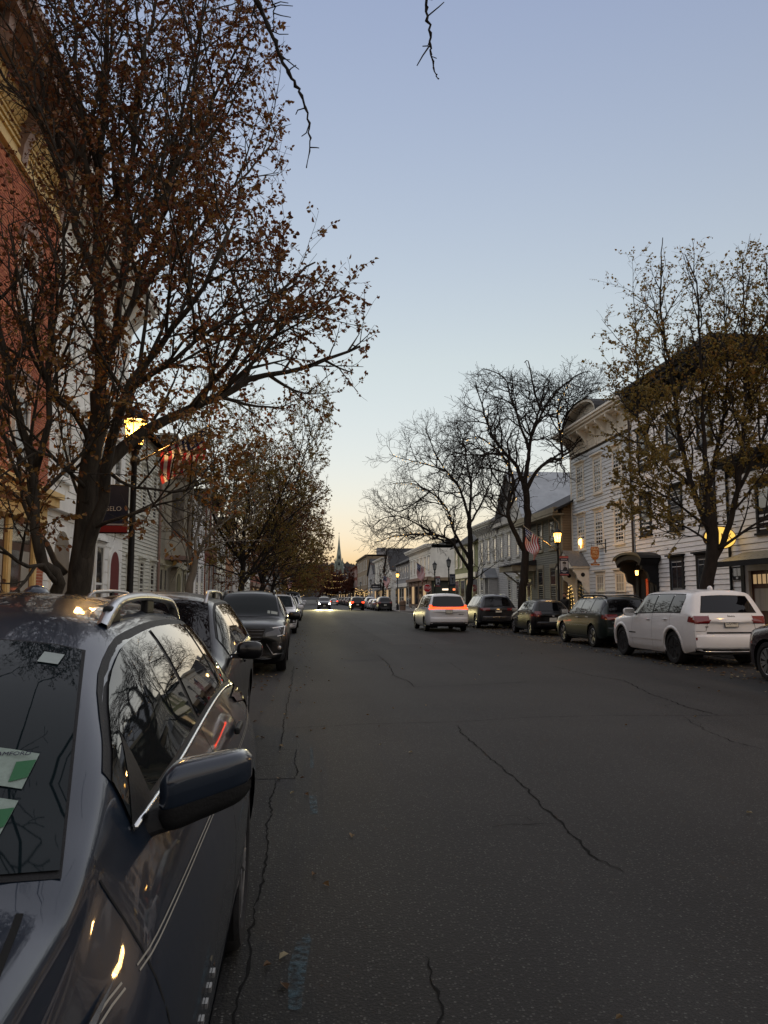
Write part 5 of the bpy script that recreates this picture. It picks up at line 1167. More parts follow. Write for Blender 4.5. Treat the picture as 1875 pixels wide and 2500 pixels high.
WHEELS = {}
def wheel_mesh(rw, wd, spokes, rimm):
    key = (rw, wd, spokes, rimm.name)
    if key in WHEELS: return WHEELS[key]
    rr_ = rw*.70
    ty = MB().lathe([(rr_,-wd*.42),(rr_+.02,-wd*.5),(rw*.93,-wd*.5),(rw*.985,-wd*.40),(rw,-wd*.25),(rw,wd*.25),(rw*.985,wd*.40),(rw*.93,wd*.5),(rr_+.02,wd*.5),(rr_,wd*.42)], n=36, axis='x')
    mt = ty.mesh('tyre', M_TYRE, True); mt.set_sharp_from_angle(angle=R(40))
    ri = MB()
    ring = [(rr_,-wd*.42),(rr_,wd*.40),(rr_-.012,wd*.44),(rr_-.03,wd*.40),(rr_-.035,-wd*.4)]
    n = 36; vs = []; fs = []
    for (r0,h) in ring:
        for k in range(n): t = 6.28319*k/n; vs.append((h,r0*math.cos(t),r0*math.sin(t)))
    for i in range(len(ring)-1):
        for k in range(n): fs.append((i*n+k,i*n+(k+1)%n,(i+1)*n+(k+1)%n,(i+1)*n+k))
    ri.add(vs, fs); ri.lathe([(.075,wd*.20),(.07,wd*.38),(.05,wd*.40),(.02,wd*.40)], n=14, axis='x')
    for k in range(spokes):
        a = 6.28319*k/spokes
        for da in (-.13,.13):
            d = Vector((0,math.cos(a+da),math.sin(a+da))); p = Vector((0,-math.sin(a),math.cos(a)))
            q0 = Vector((wd*.34,math.cos(a)*.05,math.sin(a)*.05)); q1 = d*(rr_-.02)+Vector((wd*.36,0,0))
            c = (q0+q1)/2; ax = (q1-q0)/2; ri.obox(c, ax, p*.020, Vector((wd*.09,0,0)))
    mr = ri.mesh('rim', rimm, False)
    bk = MB().lathe([(rr_-.02,-wd*.1),(rr_-.02,-wd*.08)], n=24, axis='x').lathe([(rr_*.62,-wd*.02),(rr_*.62,wd*.06)], n=24, axis='x').mesh('brake', mat('brake_disc',(0.05,0.05,0.05),0.5,metal=.6))
    WHEELS[key] = (mt, mr, bk); return WHEELS[key]

def profile(L, W, H, hf, hc, tc, th, tr, tg, zg, b0, b1, rw=.655, nosew=.62, drop=.82, tailw=.80, rake=.05, hdr=.075, bk=1.0):
    W2 = W/2
    P = dict(L=L, W=W, H=H, tc=tc, th=th, tr=tr, tg=tg, zg=zg)
    P['top'] = pchip([(0,.66*hf),(.03,.82*hf),(.09,.94*hf),(.18,hf),(tc*.55,lerp(hf,hc,.62)+.012),(tc,hc),(tc+.06,hc+.03),(lerp(tc,th,.5),lerp(hc,H-hdr,.54)),(th,H-hdr),(th+.3,H-hdr*.3),((th+tr)/2,H),(tr-.25,H-.02),(tr,H-rake),(lerp(tr,tg,.5),lerp(H-rake,zg,.42)),(tg,zg),(L-.05,zg-.05),(L-.015,lerp(zg-.05,zg*drop,.6)),(L,zg*drop)])
    P['belt'] = pchip([(0,.58*hf),(.03,.72*hf),(.12,.86*hf),(.25,hf-.085),(tc,min(hc-.10,b0-.0)),(tc+.2,b0),(th,lerp(b0,b1,.35)),(tr-.4,b1),(tg-.04,min(b1,zg-.03)),(L-.04,zg-.10),(L,zg*drop-.05)])
    P['dz'] = pchip([(0,.03),(tc-.1,.03),(tc,.03),(lerp(tc,th,.35),.07),(th,.055),(th+.4,.075),((th+tr)/2,.085),(tr-.2,.08),(tr,.07),(tg,.02),(L,.02)])
    P['ew'] = pchip([(0,nosew*.8*W2),(.15,.72*W2),(tc,.80*W2),(tc+.06,.80*W2),(lerp(tc,th,.5),.745*W2),(th,(rw+.03)*W2),(th+.4,rw*W2+.01),((th+tr)/2,rw*W2),(tr,(rw-.01)*W2),(tg,(rw+.10)*W2),(L,.64*W2)])
    P['bw'] = pchip([(0,nosew*W2),(.04,(nosew+.13)*W2),(.14,.84*W2),(.4,.92*lerp(1,bk,.5)*W2),(tc,.94*bk*W2),(L/2,.955*bk*W2),(tr,.945*bk*W2),(tg,.91*lerp(1,bk,.5)*W2),(L-.06,.87*W2),(L,tailw*.93*W2)])
    P['mw'] = pchip([(0,(nosew+.05)*W2),(.04,(nosew+.20)*W2),(.12,.91*W2),(.4,.985*W2),(.9,W2),(L-.9,W2),(L-.4,.985*W2),(L-.12,.93*W2),(L-.03,.88*W2),(L,tailw*W2)])
    P['bot'] = pchip([(0,.30),(.2,.21),(L*.5,.20),(L-.5,.24),(L,.34)])
    return P
def section(P, t):
    top, bz, dz = P['top'](t), P['belt'](t), P['dz'](t)
    bz = min(bz, top-.012); ez = max(top-dz, bz+.006); ew, bw, mw, bo = P['ew'](t), P['bw'](t), P['mw'](t), P['bot'](t)
    ew = min(ew, bw-.01); mz = lerp(bo, bz, .55); sw = mw-.05
    pts = [(0,bo),(sw*.5,bo),(sw*.86,bo),(sw,bo+.03)]
    for k in range(1,6): s = k/5; pts.append((lerp(sw,mw,1-(1-s)**2), lerp(bo+.03,mz,s)))
    for k in range(1,8): s = k/7; pts.append((lerp(mw,bw,s**2.2), lerp(mz,bz,s)))
    for k in range(1,9): s = k/8; pts.append((lerp(bw,ew,s)+math.sin(math.pi*s)*.018*min(1,(ez-bz)/.3), lerp(bz,ez,s)))
    for k in range(1,9): s = k/8; x = ew*(1-s); pts.append((x, ez+(top-ez)*(1-(1-s)**2.4)))
    return pts
class Car:
    def __init__(s, name, label, P, loc, rz, pm, axles, wr=.36, arch=.41, wx=None, spokes=5, rimm=None, step=.045, cat='car', group=None, cladding=None, bowf=.10, bowr=.07, smooth=2):
        s.P = P; s.L = P['L']; s.W = P['W']; s.pm = pm
        s.o = thing(name, label, cat, loc, rz, group)
        n = int(s.L/step); ts = sorted(set([s.L*i/n for i in range(n+1)] + [.008,.02,.05,.08,s.L-.008,s.L-.02,s.L-.035]))
        grid = [section(P, t) for t in ts]; m = len(grid[0]); vs = []; fs = []
        s.bow = lambda x, y: y - (bowf*(x/.9)**2*max(0,min(1,(y-(s.L/2-.9))/.8)) if y > 0 else 0) + (bowr*(x/.9)**2*max(0,min(1,(-y-(s.L/2-.9))/.8)) if y < 0 else 0)
        row = 2*m-1
        for t, sec in zip(ts, grid):
            y = s.L/2-t
            for (x,z) in reversed(sec[1:] if False else sec): vs.append((-x, s.bow(x,y), z))
            for (x,z) in sec[:-1][::-1][::-1] if False else []: pass
            vs_r = [(x, s.bow(x,y), z) for (x,z) in sec]
            vs += vs_r
        # each station holds left (top..bottom) then right (bottom..top): 2m points round, welded afterwards
        row = 2*m
        for i in range(len(ts)-1):
            for k in range(row): fs.append((i*row+k, i*row+(k+1)%row, (i+1)*row+(k+1)%row, (i+1)*row+k))
        for e in (0, len(ts)-1):
            for k in range(m-1): fs.append((e*row+k, e*row+k+1, e*row+row-2-k, e*row+row-1-k))
        me = bpy.data.meshes.new('body'); me.from_pydata(vs, [], fs)
        bm = bmesh.new(); bm.from_mesh(me); bmesh.ops.remove_doubles(bm, verts=bm.verts, dist=.0008)
        bmesh.ops.recalc_face_normals(bm, faces=bm.faces)
        for _ in range(smooth): bmesh.ops.smooth_vert(bm, verts=bm.verts, factor=.5, use_axis_x=True, use_axis_y=True, use_axis_z=True)
        s.bvh = BVHTree.FromBMesh(bm)
        s.ax = [s.L/2-a for a in axles]; zc = wr
        for ya in s.ax:
            kill = []
            for f in bm.faces:
                c = f.calc_center_median()
                if abs(c.x) > .5 and (c.y-ya)**2+(c.z-zc)**2 < arch**2 and c.z < .95: kill.append(f)
            ks = set(kill); edge = set(v for f in kill for v in f.verts if any(g not in ks for g in v.link_faces))
            bmesh.ops.delete(bm, geom=kill, context='FACES')
            for v in edge:
                if v.is_valid and abs(v.co.x) > .45:
                    d = Vector((v.co.y-ya, v.co.z-zc)); l = d.length
                    if l > 1e-4 and v.co.z > .12:
                        d = d/l*arch; v.co.y, v.co.z = ya+d.x, max(zc+d.y, P['bot'](s.L/2-ya)+.0 if False else zc+d.y)
        bm.to_mesh(me); bm.free(); me.materials.append(pm)
        me.polygons.foreach_set('use_smooth', [True]*len(me.polygons)); me.set_sharp_from_angle(angle=R(38))
        s.body = link('body', me, s.o)
        tw = .215; wx = wx or (s.W/2-.03-tw/2)
        ms = wheel_mesh(wr, tw, spokes, rimm or M_RIMS)
        for ya in s.ax:
            for sg in (-1,1):
                w = bpy.data.objects.new('wheel', None); COL.objects.link(w); w.parent = s.o; w.empty_display_size = .2
                w.location = (sg*wx, ya, wr); w.rotation_euler = (random.Random(int(ya*100)).random(),0,0 if sg > 0 else math.pi)
                for nm, dd in zip(('tyre','rim','brake'), ms): link(nm, dd, w)
                wl = MB(); k = 14; x0, x1 = sg*.42, sg*(s.W/2-.045)
                for i in range(k):
                    a0, a1 = math.pi*(i/k*1.3-.15), math.pi*((i+1)/k*1.3-.15); r0 = arch+.012
                    wl.add([(x0,ya+r0*math.cos(a0),zc+r0*math.sin(a0)),(x0,ya+r0*math.cos(a1),zc+r0*math.sin(a1)),(x1,ya+r0*math.cos(a1),zc+r0*math.sin(a1)),(x1,ya+r0*math.cos(a0),zc+r0*math.sin(a0)),(x0,ya,zc)],[(0,1,2,3),(0,1,4)])
                wl.build('wheel_well', M_BLACK, s.body, fix=False)
        if cladding:
            cm, cw = cladding
            for ya in s.ax:
                for sg in (-1,1):
                    mb = MB(); k = 22; rows = []
                    for i in range(k+1):
                        a = math.pi*(i/k*1.12-.06); rows.append([s.side(ya+r_*math.cos(a), max(.23,zc+r_*math.sin(a)), sg, o_) for r_, o_ in ((arch-.004,-.03),(arch-.004,.016),(arch+cw*.6,.018),(arch+cw,.003))])
                    mb.add([p for q in rows for p in q], [(i*4+j,i*4+j+1,(i+1)*4+j+1,(i+1)*4+j) for i in range(k) for j in range(3)])
                    mb.build('wheel_arch', cm, s.body, smooth=True, fix=False)
    # --- points on the skin
    def cast(s, o, d, off):
        h = s.bvh.ray_cast(Vector(o), Vector(d))
        if h[0] is None: h = s.bvh.find_nearest(Vector(o)+Vector(d)*abs(Vector(o).length*.72))
        n = h[1]
        if n.dot(Vector(d)) > 0: n = -n
        return h[0]+n*off
    def side(s, y, z, sg, off=.004):
        h = s.bvh.ray_cast(Vector((sg*3,y,z)), Vector((-sg,0,0)))
        if h[0] is None or h[0].x*sg < .45*s.W/2: h = s.bvh.find_nearest(Vector((sg*s.W/2,y,z)))
        n = h[1]
        if n.x*sg < 0: n = -n
        return h[0]+n*off
    def rear(s, x, z, off=.004): return s.cast((x,-6,z),(0,1,0),off)
    def front(s, x, z, off=.004): return s.cast((x,6,z),(0,-1,0),off)
    def top_(s, x, y, off=.004): return s.cast((x,y,4),(0,0,-1),off)
    def patch(s, fn, lo, hi, name, m, nu=10, nv=6, parent=None, rim=.012):
        """a skin patch between two polylines of 2-D points, with a turned-in edge"""
        def smp(pl, t):
            f = t*(len(pl)-1); i = min(int(f), len(pl)-2); a, b = pl[i], pl[i+1]; return (lerp(a[0],b[0],f-i), lerp(a[1],b[1],f-i))
        mb = MB(); mb.grid(lambda u, v: fn(*[lerp(p,q,v) for p,q in zip(smp(lo,u), smp(hi,u))]), nu, nv)
        o = mb.build(name, m, parent or s.body, smooth=True, fix=False)
        return o
    def strip(s, fn, pts, w, name, m, n=24, parent=None):
        """a thin band following the skin through 2-D points"""
        mb = MB(); L_, R_ = [], []
        P = [Vector(p) for p in pts]
        for i in range(n+1):
            f = i/n*(len(P)-1); k = min(int(f), len(P)-2); p = P[k].lerp(P[k+1], f-k); d = (P[k+1]-P[k]).normalized(); q = Vector((-d.y,d.x))*w/2
            L_.append(fn(*(p+q))); R_.append(fn(*(p-q)))
        mb.add(L_+R_, [(i,i+1,n+2+i,n+1+i) for i in range(n)])
        return mb.build(name, m, parent or s.body, smooth=True, fix=False)
    def glasshouse(s, tA, tZ, splits, mats, zlow=.035, gap=.055, cut=None, trim=None, tedge=.05, both=(1,-1), black=M_BLACK, kink=1.6):
        P = s.P; y = lambda t: s.L/2-t
        lo = lambda t: P['belt'](t)+zlow
        def hi(t):
            z = max(P['top'](t)-P['dz'](t), P['belt'](t)+.01)-tedge
            if cut: z = min(z, lo(tZ)+cut+(tZ-t)*kink)
            return max(z, lo(t)+.004)
        for sg in both:
            N = 26; tt = [lerp(tA,tZ,i/N) for i in range(N+1)]
            f = lambda yy, zz: s.side(yy, zz, sg, .003)
            g = lambda yy, zz: s.side(yy, zz, sg, .0065)
            sur = s.patch(f, [(y(t),lo(t)-.025) for t in tt], [(y(t),hi(t)+.022) for t in tt], 'window_surround', black, N, 6)
            ed = [tA]+list(splits)+[tZ]
            for i in range(len(ed)-1):
                a, b = ed[i]+(gap/2 if i else .0), ed[i+1]-(gap/2 if i < len(ed)-2 else .0)
                q = [lerp(a,b,k/10) for k in range(11)]
                s.patch(g, [(y(t),lo(t)) for t in q], [(y(t),hi(t)) for t in q], 'side_window', mats[min(i,len(mats)-1)], 12, 8, sur)
            if trim: 
                mb = MB(); mb.tube([s.side(y(t), lo(t)-.02, sg, .006) for t in tt], .008, 5)
                if trim == 'full': mb.tube([s.side(y(t), hi(t)+.02, sg, .006) for t in tt], .007, 5)
                mb.build('chrome_trim', M_CHROME, sur, smooth=True)
    def windscreen(s, m=M_SCREEN, inset=.05, curve=.10):
        P = s.P; y0, y1 = s.L/2-P['tc']-.02, s.L/2-P['th']+.02; n = 12
        w0, w1 = P['ew'](P['tc']+.05)-inset*.6, P['ew'](P['th'])-inset
        lo = [(lerp(-w0,w0,i/n), y0+.02-curve*(2*i/n-1)**2) for i in range(n+1)]; hi = [(lerp(-w1,w1,i/n), y1-curve*.45*(2*i/n-1)**2) for i in range(n+1)]
        b = s.patch(lambda x,y: s.top_(x,y,.003), [(x*1.012,y+.014) for x,y in lo], [(x*1.014,y-.012) for x,y in hi], 'screen_surround', M_BLACK, 14, 10)
        g = s.patch(lambda x,y: s.top_(x,y,.006), lo, hi, 'windscreen', m, 14, 10, b)
        return g
    def gaps(s, ts, zs=None, sides=(1,-1), w=.007):
        for sg in sides:
            for t in ts:
                z0, z1 = s.P['bot'](t)+.12, s.P['belt'](t)+.01
                s.strip(lambda y,z: s.side(y,z,sg,.0012), [(s.L/2-t,z0),(s.L/2-t,z1)], w, 'door_gap', M_SEAM, 12)
    def handles(s, ts, dz=.13, m=None, sides=(1,-1)):
        for sg in sides:
            for t in ts:
                z = s.P['belt'](t)-dz; y = s.L/2-t; p = s.side(y,z,sg,.02)
                MB().obox(p,(.012,0,0),(0,.10,0),(0,0,.014)).build('door_handle', m or s.pm, s.body, bevel=.008)
    def mirrors(s, t, z, m=None, size=1.0, sides=(1,-1)):
        for sg in sides:
            p = s.side(s.L/2-t, z, sg, 0)
            mb = MB(); c = p+Vector((sg*.17*size,-.02,.05))
            mb.sphere((0,0,0), 1, 12, 8)
            mb.v = [(c.x+math.copysign(abs(a)**.6,a)*.125*size, c.y+math.copysign(abs(b)**.7,b)*(.075 if b > 0 else .045), c.z+math.copysign(abs(q)**.65,q)*.085*size) for a,b,q in mb.v]
            mo = mb.build('wing_mirror', m or s.pm, s.body, smooth=True)
            MB().obox(p+Vector((sg*.04,-.02,.0)),(.06,0,0),(0,.035,0),(0,0,.02)).build('mirror_arm', M_BLACK, mo)
            MB().obox(c+Vector((0,-.047,0)),(.10*size,0,0),(0,.003,0),(0,0,.065*size)).build('mirror_glass', M_CHROME, mo)
    def rails(s, t0, t1, m, h=.06, r=.018, inset=.06, posts=3):
        for sg in (1,-1):
            pts = []
            for i in range(15):
                t = lerp(t0,t1,i/14); x = s.P['ew'](t)-inset; p = s.top_(sg*x, s.L/2-t, 0); k = min(1, min(i,14-i)/2.0); pts.append(p+Vector((0,0,h*(k*(2-k)))))
            rl = MB().tube(pts, r, 8).build('roof_rail', m, s.body, smooth=True)
            for i in range(1,posts-1 if posts > 2 else 1):
                p = pts[int(14*i/(posts-1))]; MB().box(p.x-.015,p.x+.015,p.y-.05,p.y+.05,p.z-h,p.z).build('rail_foot', M_BLACK, rl)
    def fin(s, t, m):
        p = s.top_(0, s.L/2-t, 0); MB().prism([(-.09,-.02),(.10,-.02),(-.02,.055),(-.08,.06)], lambda a,b,d:(p.x+d,p.y-a*.9,p.z+b), -.018,.018).build('roof_antenna', m, s.body, bevel=.012)
    def plate(s, z, txt=None, end='rear', w=.305, h=.155, frame=True, zoff=0):
        fn = s.rear if end == 'rear' else s.front; sy = -1 if end == 'rear' else 1
        p = fn(0, z, 0); y = p.y+sy*.014
        f = MB().box(-w/2-.012,w/2+.012,min(y,p.y),max(y,p.y),z-h/2-.012,z+h/2+.012).build('plate_frame', M_BLACK, s.body)
        MB().box(-w/2,w/2,min(y,y+sy*.006),max(y,y+sy*.006),z-h/2,z+h/2).build('number_plate', M_PLATE, f)
        if txt:
            o = text_mesh(txt, .085, M_PLATETXT, 'lettering', f, .002); o.rotation_euler = (R(90),0,0 if sy < 0 else math.pi); o.location = (0,y+sy*.008,z); o.scale = (.72,1.15,1)
    def rear_glass(s, wb, wt, z0, z1, m=M_PRIVACY, bulge=.0):
        n = 10; lo = [(lerp(-wb,wb,i/n), z0+bulge*(2*i/n-1)**2) for i in range(n+1)]; hi = [(lerp(-wt,wt,i/n), z1-.02*(2*i/n-1)**2) for i in range(n+1)]
        sr = s.patch(lambda x,z: s.rear(x,z,.003), [(x*1.03,z-.02) for x,z in lo], [(x*1.04,z+.015) for x,z in hi], 'rear_window_surround', M_BLACK, 14, 8)
        return s.patch(lambda x,z: s.rear(x,z,.006), lo, hi, 'rear_window', m, 14, 8, sr)
    def tail(s, x0, x1, z0, z1, m=M_RED, wrap=.16, name='tail_light', skew=0.0):
        for sg in (1,-1):
            o = s.patch(lambda x,z: s.rear(x,z,.010), [(sg*x0,z0+skew),(sg*x1,z0)], [(sg*x0,z1),(sg*x1,z1)], name, m, 12, 8)
            if wrap: s.patch(lambda y,z: s.side(y,z,sg,.007), [(-s.L/2+wrap,z0+.04),(-s.L/2+.045,z0)], [(-s.L/2+wrap*.9,z1-.01),(-s.L/2+.045,z1)], 'lamp_side', m, 4, 4, o)
    def bumper(s, end, z0, z1, out, m, w=None, name=None):
        sy = -1 if end == 'rear' else 1; fn = s.rear if end == 'rear' else s.front; w = w or s.W/2*.86; n = 14; rows = []
        for i in range(n+1):
            x = lerp(-w,w,i/n); e = 1-abs(2*i/n-1)**6
            rows.append([fn(x,z0+.02,.0)]+[fn(x,(z0+z1)/2,0)*Vector((1,1,0)).to_tuple().__len__() if False else Vector((x,fn(x,(z0+z1)/2,0).y+sy*out*e*k,z)) for z,k in ((z0,.7),(z0+.05,1),(z1-.05,1),(z1,.75))]+[fn(x,z1,.0)])
        mb = MB(); k = len(rows[0]); mb.add([p for r_ in rows for p in r_], [(i*k+j,i*k+j+1,(i+1)*k+j+1,(i+1)*k+j) for i in range(n) for j in range(k-1)])
        return mb.build(name or (end+'_bumper'), m, s.body, smooth=True, fix=False)
    def text(s, txt, x, z, size, m, end='rear', sx=1.0):
        p = (s.rear if end == 'rear' else s.front)(x, z, .006); o = text_mesh(txt, size, m, 'badge', s.body, .003)
        o.rotation_euler = (R(90),0,0 if end == 'rear' else math.pi); o.location = p; o.scale = (sx,1,1); return o
    def headlights(s, x0, x1, z0, z1, m=M_LENS, skew=.05, drl=True, wrap=.28):
        for sg in (1,-1):
            o = s.patch(lambda x,z: s.front(x,z,.007), [(sg*x0,z0),(sg*x1,z0+skew*.6)], [(sg*x0,z0+(z1-z0)*.55),(sg*x1,z1+skew)], 'headlight', m, 8, 5)
            s.patch(lambda y,z: s.side(y,z,sg,.007), [(s.L/2-.16,z0+skew*.6),(s.L/2-wrap,z1-.02)], [(s.L/2-.16,z1+skew),(s.L/2-wrap,z1+skew+.01)], 'headlight_side', m, 4, 3, o)
    def grille(s, w, z0, z1, slats=4, m=M_BLACK, sm=None, wl=None):
        wl = wl or w*.8
        g = s.patch(lambda x,z: s.front(x,z,.006), [(-wl,z0),(wl,z0)], [(-w,z1),(w,z1)], 'grille', m, 14, 5)
        for k in range(slats):
            z = lerp(z0,z1,(k+.7)/(slats+.4)); ww = lerp(wl,w,(k+.7)/(slats+.4))*.96
            MB().tube([s.front(lerp(-ww,ww,i/10),z,.012) for i in range(11)],.010,5).build('grille_bar', sm or M_BLACK, g, smooth=True)
PI = math.pi
# ---------------------------------------------------------------- the near car: dark blue-grey SUV, facing the viewer
P_BLUE = paint('slate_blue', (0.012,0.019,0.032), .3, .30)
PR = profile(4.77,1.80,1.575,.93,1.06,1.46,2.26,4.05,4.62,1.08,1.03,1.12, rw=.60, rake=.06, hdr=.125, bk=.885)
HX, HY = -1.11, 2.30
c = Car('parked_suv', 'dark slate-blue SUV parked nearest the viewer, cut by the left edge', PR, (HX,HY,0), PI, P_BLUE, (.93,3.79), .36, .405, spokes=6, step=.035, cladding=None, smooth=5)
c.windscreen()
c.glasshouse(1.86,4.22,(2.90,3.70),[M_AUTOGLASS,M_PRIVACY,M_PRIVACY], zlow=.03, cut=.05, trim='low', kink=.95)
c.gaps((1.62,2.90,3.62)); c.handles((2.70,3.52), m=M_BLACK)
ys = lambda t: c.L/2-t
for sg in (1,-1):
    # bonnet shut line, double pinstripe, door badge
    c.strip(lambda x,y: c.top_(x,y,.0015), [(sg*.58,ys(.22)),(sg*.66,ys(.6)),(sg*.70,ys(1.2)),(sg*.66,ys(1.46))], .012, 'bonnet_gap', M_SEAM, 24)
    for dz in (0,.009): 
        for (a,b) in ((.45,1.52),(1.58,2.84),(2.88,4.45)):
            c.strip(lambda y,z: c.side(y,z,sg,.0015), [(ys(a),.86+dz+a*.018),(ys(b),.86+dz+b*.018)], .0032, 'pinstripe', mat('silver_pinstripe',(0.24,0.23,0.20),.4), 20)
    for k in range(7): p = c.side(ys(1.75+k*.075),.60,sg,.004); MB().obox(p,(.003,0,0),(0,.014,0),(0,0,.006)).build('badge_letter', mat('dull_badge',(0.26,0.26,0.26),.4,metal=.6), c.body)
    c.strip(lambda y,z: c.side(y,z,sg,.002), [(ys(1.34),.42),(ys(1.55),.36),(ys(3.3),.36)], .12, 'sill_moulding', M_BLACK, 24)
# silver roof rails with feet
for sg in (1,-1):
    pts = []
    for i in range(21):
        t = lerp(2.52,4.10,i/20); x = PR['ew'](t)-.045; p = c.top_(sg*x, ys(t), 0); k = min(1, min(i*1.0,20-i)/3.5); pts.append(p+Vector((0,0,.064*k*(2-k)-.006)))
    mb = MB(); 
    vs = []
    for i, p in enumerate(pts):
        for (dx,dz) in ((-.019,-.012),(.019,-.012),(.017,.010),(0,.018),(-.017,.010)): vs.append(p+Vector((dx,0,dz)))
    mb.add(vs, [(i*5+j,i*5+(j+1)%5,(i+1)*5+(j+1)%5,(i+1)*5+j) for i in range(20) for j in range(5)])
    rl = mb.build('roof_rail', mat('satin_silver_rail',(0.50,0.52,0.54),.28,.1,8,metal=.9), c.body, smooth=True, fix=True)
    for t in (2.66,3.3,4.0):
        x = PR['ew'](t)-.045; p = c.top_(sg*x, ys(t), 0); MB().obox(p+Vector((0,0,.02)),(.014,0,0),(0,.07,0),(0,0,.03)).build('rail_foot', M_BLACK, rl, bevel=.01)
p = c.top_(0.12, ys(3.85), 0); MB().sphere((p.x,p.y,p.z+.01),.06,12,8,(1,1.5,.9)).build('roof_antenna', P_BLUE, c.body, smooth=True)
# wing mirrors: painted cap on a black foot
def big_mirror(sg):
    y0 = ys(2.02); base = c.side(y0, 1.05, sg, 0)
    cap = MB(); lo = MB()
    def shape(u, v, k):   # u 0..1 outwards, v round
        w = .20; x = base.x+sg*(.03+u*w); hh = lerp(.066,.047,u)*(1-abs(2*u-1)**7*.5); dd = lerp(.085,.060,u)*(1-abs(2*u-1)**7*.5)
        a = v*2*PI; ca, sa = math.cos(a), math.sin(a)
        e = .52; yy = math.copysign(abs(ca)**e,ca)*dd*(1.0 if ca > 0 else .55); zz = math.copysign(abs(sa)**e,sa)*hh
        return (x, base.y+.03-.10*u+yy, base.z+.05+.035*u+zz)
    cap.grid(lambda u,v: shape(u, v, 0), 16, 28)
    for u in (0,1): cap.add([shape(u, i/28, 0) for i in range(28)], [tuple(range(28))])
    capo = cap.build('wing_mirror', P_BLUE, c.body, smooth=True); capo.data.set_sharp_from_angle(angle=R(50))
    def lower(u, v):
        x, y, z = shape(u, .5+v*.5, 0); zc = base.z+.05+.035*u
        return (x, base.y+(y-base.y)*1.03, zc-.028+(z-zc)*1.12*.86)
    lo.grid(lower, 16, 12); lo.build('mirror_shell', M_BLACK, capo, smooth=True)
    arm = MB().prism([(-.10,-.035),(.05,-.035),(.06,.0),(.03,.02),(-.06,.022),(-.09,.0)], lambda a,b,d: (base.x+sg*(d*.10-.02), base.y+.0-a*(1-.3*d), base.z-.012+b*(1-.15*d)+d*.02), 0, 1); arm.build('mirror_arm', M_BLACK, capo, bevel=.012)
    g = MB(); g.add([shape(u, v, 0) for u in (.08,.92) for v in (.40,.46,.54,.60)], [(0,1,5,4),(1,2,6,5),(2,3,7,6)]); go = g.build('mirror_glass', M_CHROME, capo); go.location = (0,-.004,0)
big_mirror(1); big_mirror(-1)
for sg in (1,-1):   # sail panel at the foot of the pillar
    c.patch(lambda y,z: c.side(y,z,sg,.008), [(ys(1.84),1.05),(ys(2.05),1.06)], [(ys(1.86),1.07),(ys(2.05),1.22)], 'sail_panel', M_BLACK, 4, 4)
# stickers inside the screen: a pale tag at the top and two printed slips below
wsf = lambda x,y: c.top_(x,y,.0085)
M_TAG = mat('pale_tag',(0.26,0.30,0.29),.5,.1,9); M_GREENTAG = mat('green_print',(0.02,0.10,0.04),.5)
c.patch(wsf, [(-.49,ys(2.17)),(-.44,ys(2.165))], [(-.49,ys(2.225)),(-.44,ys(2.22))], 'windscreen_tag', M_TAG, 3, 3)
for (x0,y0,x1,y1) in ((-.56,1.74,-.44,1.84),(-.565,1.61,-.455,1.71)):
    tg = c.patch(wsf, [(x0,ys(y0)),(x1,ys(y0))], [(x0,ys(y1)),(x1,ys(y1))], 'windscreen_sticker', mat('printed_slip',(0.20,0.25,0.22),.5,.2,60), 4, 4)
    c.patch(lambda x,y: c.top_(x,y,.0105), [(x0,ys(y0+.03)),(x0+.03,ys(y0+.01))], [(x0,ys(y1-.02)),(x0+.035,ys(y1-.035))], 'sticker_print', M_GREENTAG, 2, 2, tg)
for (tx, x0, yt, sz) in (('STAMFORD',-.505,1.822,.017),('20',-.52,1.635,.028)):
    a, b = wsf(x0, ys(yt-.02)), wsf(x0, ys(yt+.02)); u_ = (b-a).normalized(); x_ = Vector((-1,0,0)); x_ = (x_-u_*x_.dot(u_)).normalized(); n_ = x_.cross(u_)
    o = text_mesh(tx, sz, M_PLATETXT, 'sticker_lettering', c.body, .0003); m_ = Matrix((x_,u_,n_)).transposed().to_4x4(); m_.translation = c.top_(x0, ys(yt), .012); o.matrix_local = m_
c.headlights(.48,.80,.68,.86); c.grille(.5,.55,.84,3); c.plate(.45,None,'front')
c.rear_glass(.62,.50,1.14,1.5); c.tail(.55,.80,.85,1.08)
# ---------------------------------------------------------------- second car
P_BLK = paint('black', (0.004,0.004,0.005), .0, .3, coat=.45); P_BLK2 = paint('black_green_tint', (0.003,0.004,0.004), .0, .3, coat=.4)
PR2 = profile(4.65,1.80,1.62,.95,1.08,1.22,2.0,3.95,4.52,1.08,1.0,1.08)
c = Car('parked_suv', 'black crossover with silver roof bars parked behind the slate-blue SUV', PR2, (-1.46,7.85,0), PI, P_BLK, (.90,3.56), .35, .40, spokes=5)
c.windscreen(M_PRIVACY); c.glasshouse(1.55,4.1,(2.7,3.5),[M_PRIVACY], cut=.06, trim='low'); c.mirrors(1.62,1.03,size=.95); c.gaps((1.5,2.7,3.5)); c.handles((2.55,3.35))
c.headlights(.44,.82,.70,.88,M_LENS,.05); c.grille(.46,.52,.80,3,M_BLACK,M_CHROME); c.plate(.46,None,'front'); c.rails(2.0,3.85,M_RIMS,.07)
ys2 = c.L/2
c.patch(lambda x,y: c.top_(x,y,.009), [(-.46,ys2-1.42),(-.36,ys2-1.42)], [(-.455,ys2-1.48),(-.355,ys2-1.48)], 'red_white_sticker', mat('red_sticker',(0.35,0.04,0.04),.5), 2, 2)
c.patch(lambda x,y: c.top_(x,y,.0095), [(-.455,ys2-1.48),(-.355,ys2-1.48)], [(-.453,ys2-1.51),(-.353,ys2-1.51)], 'sticker_top', M_TAG, 2, 2)
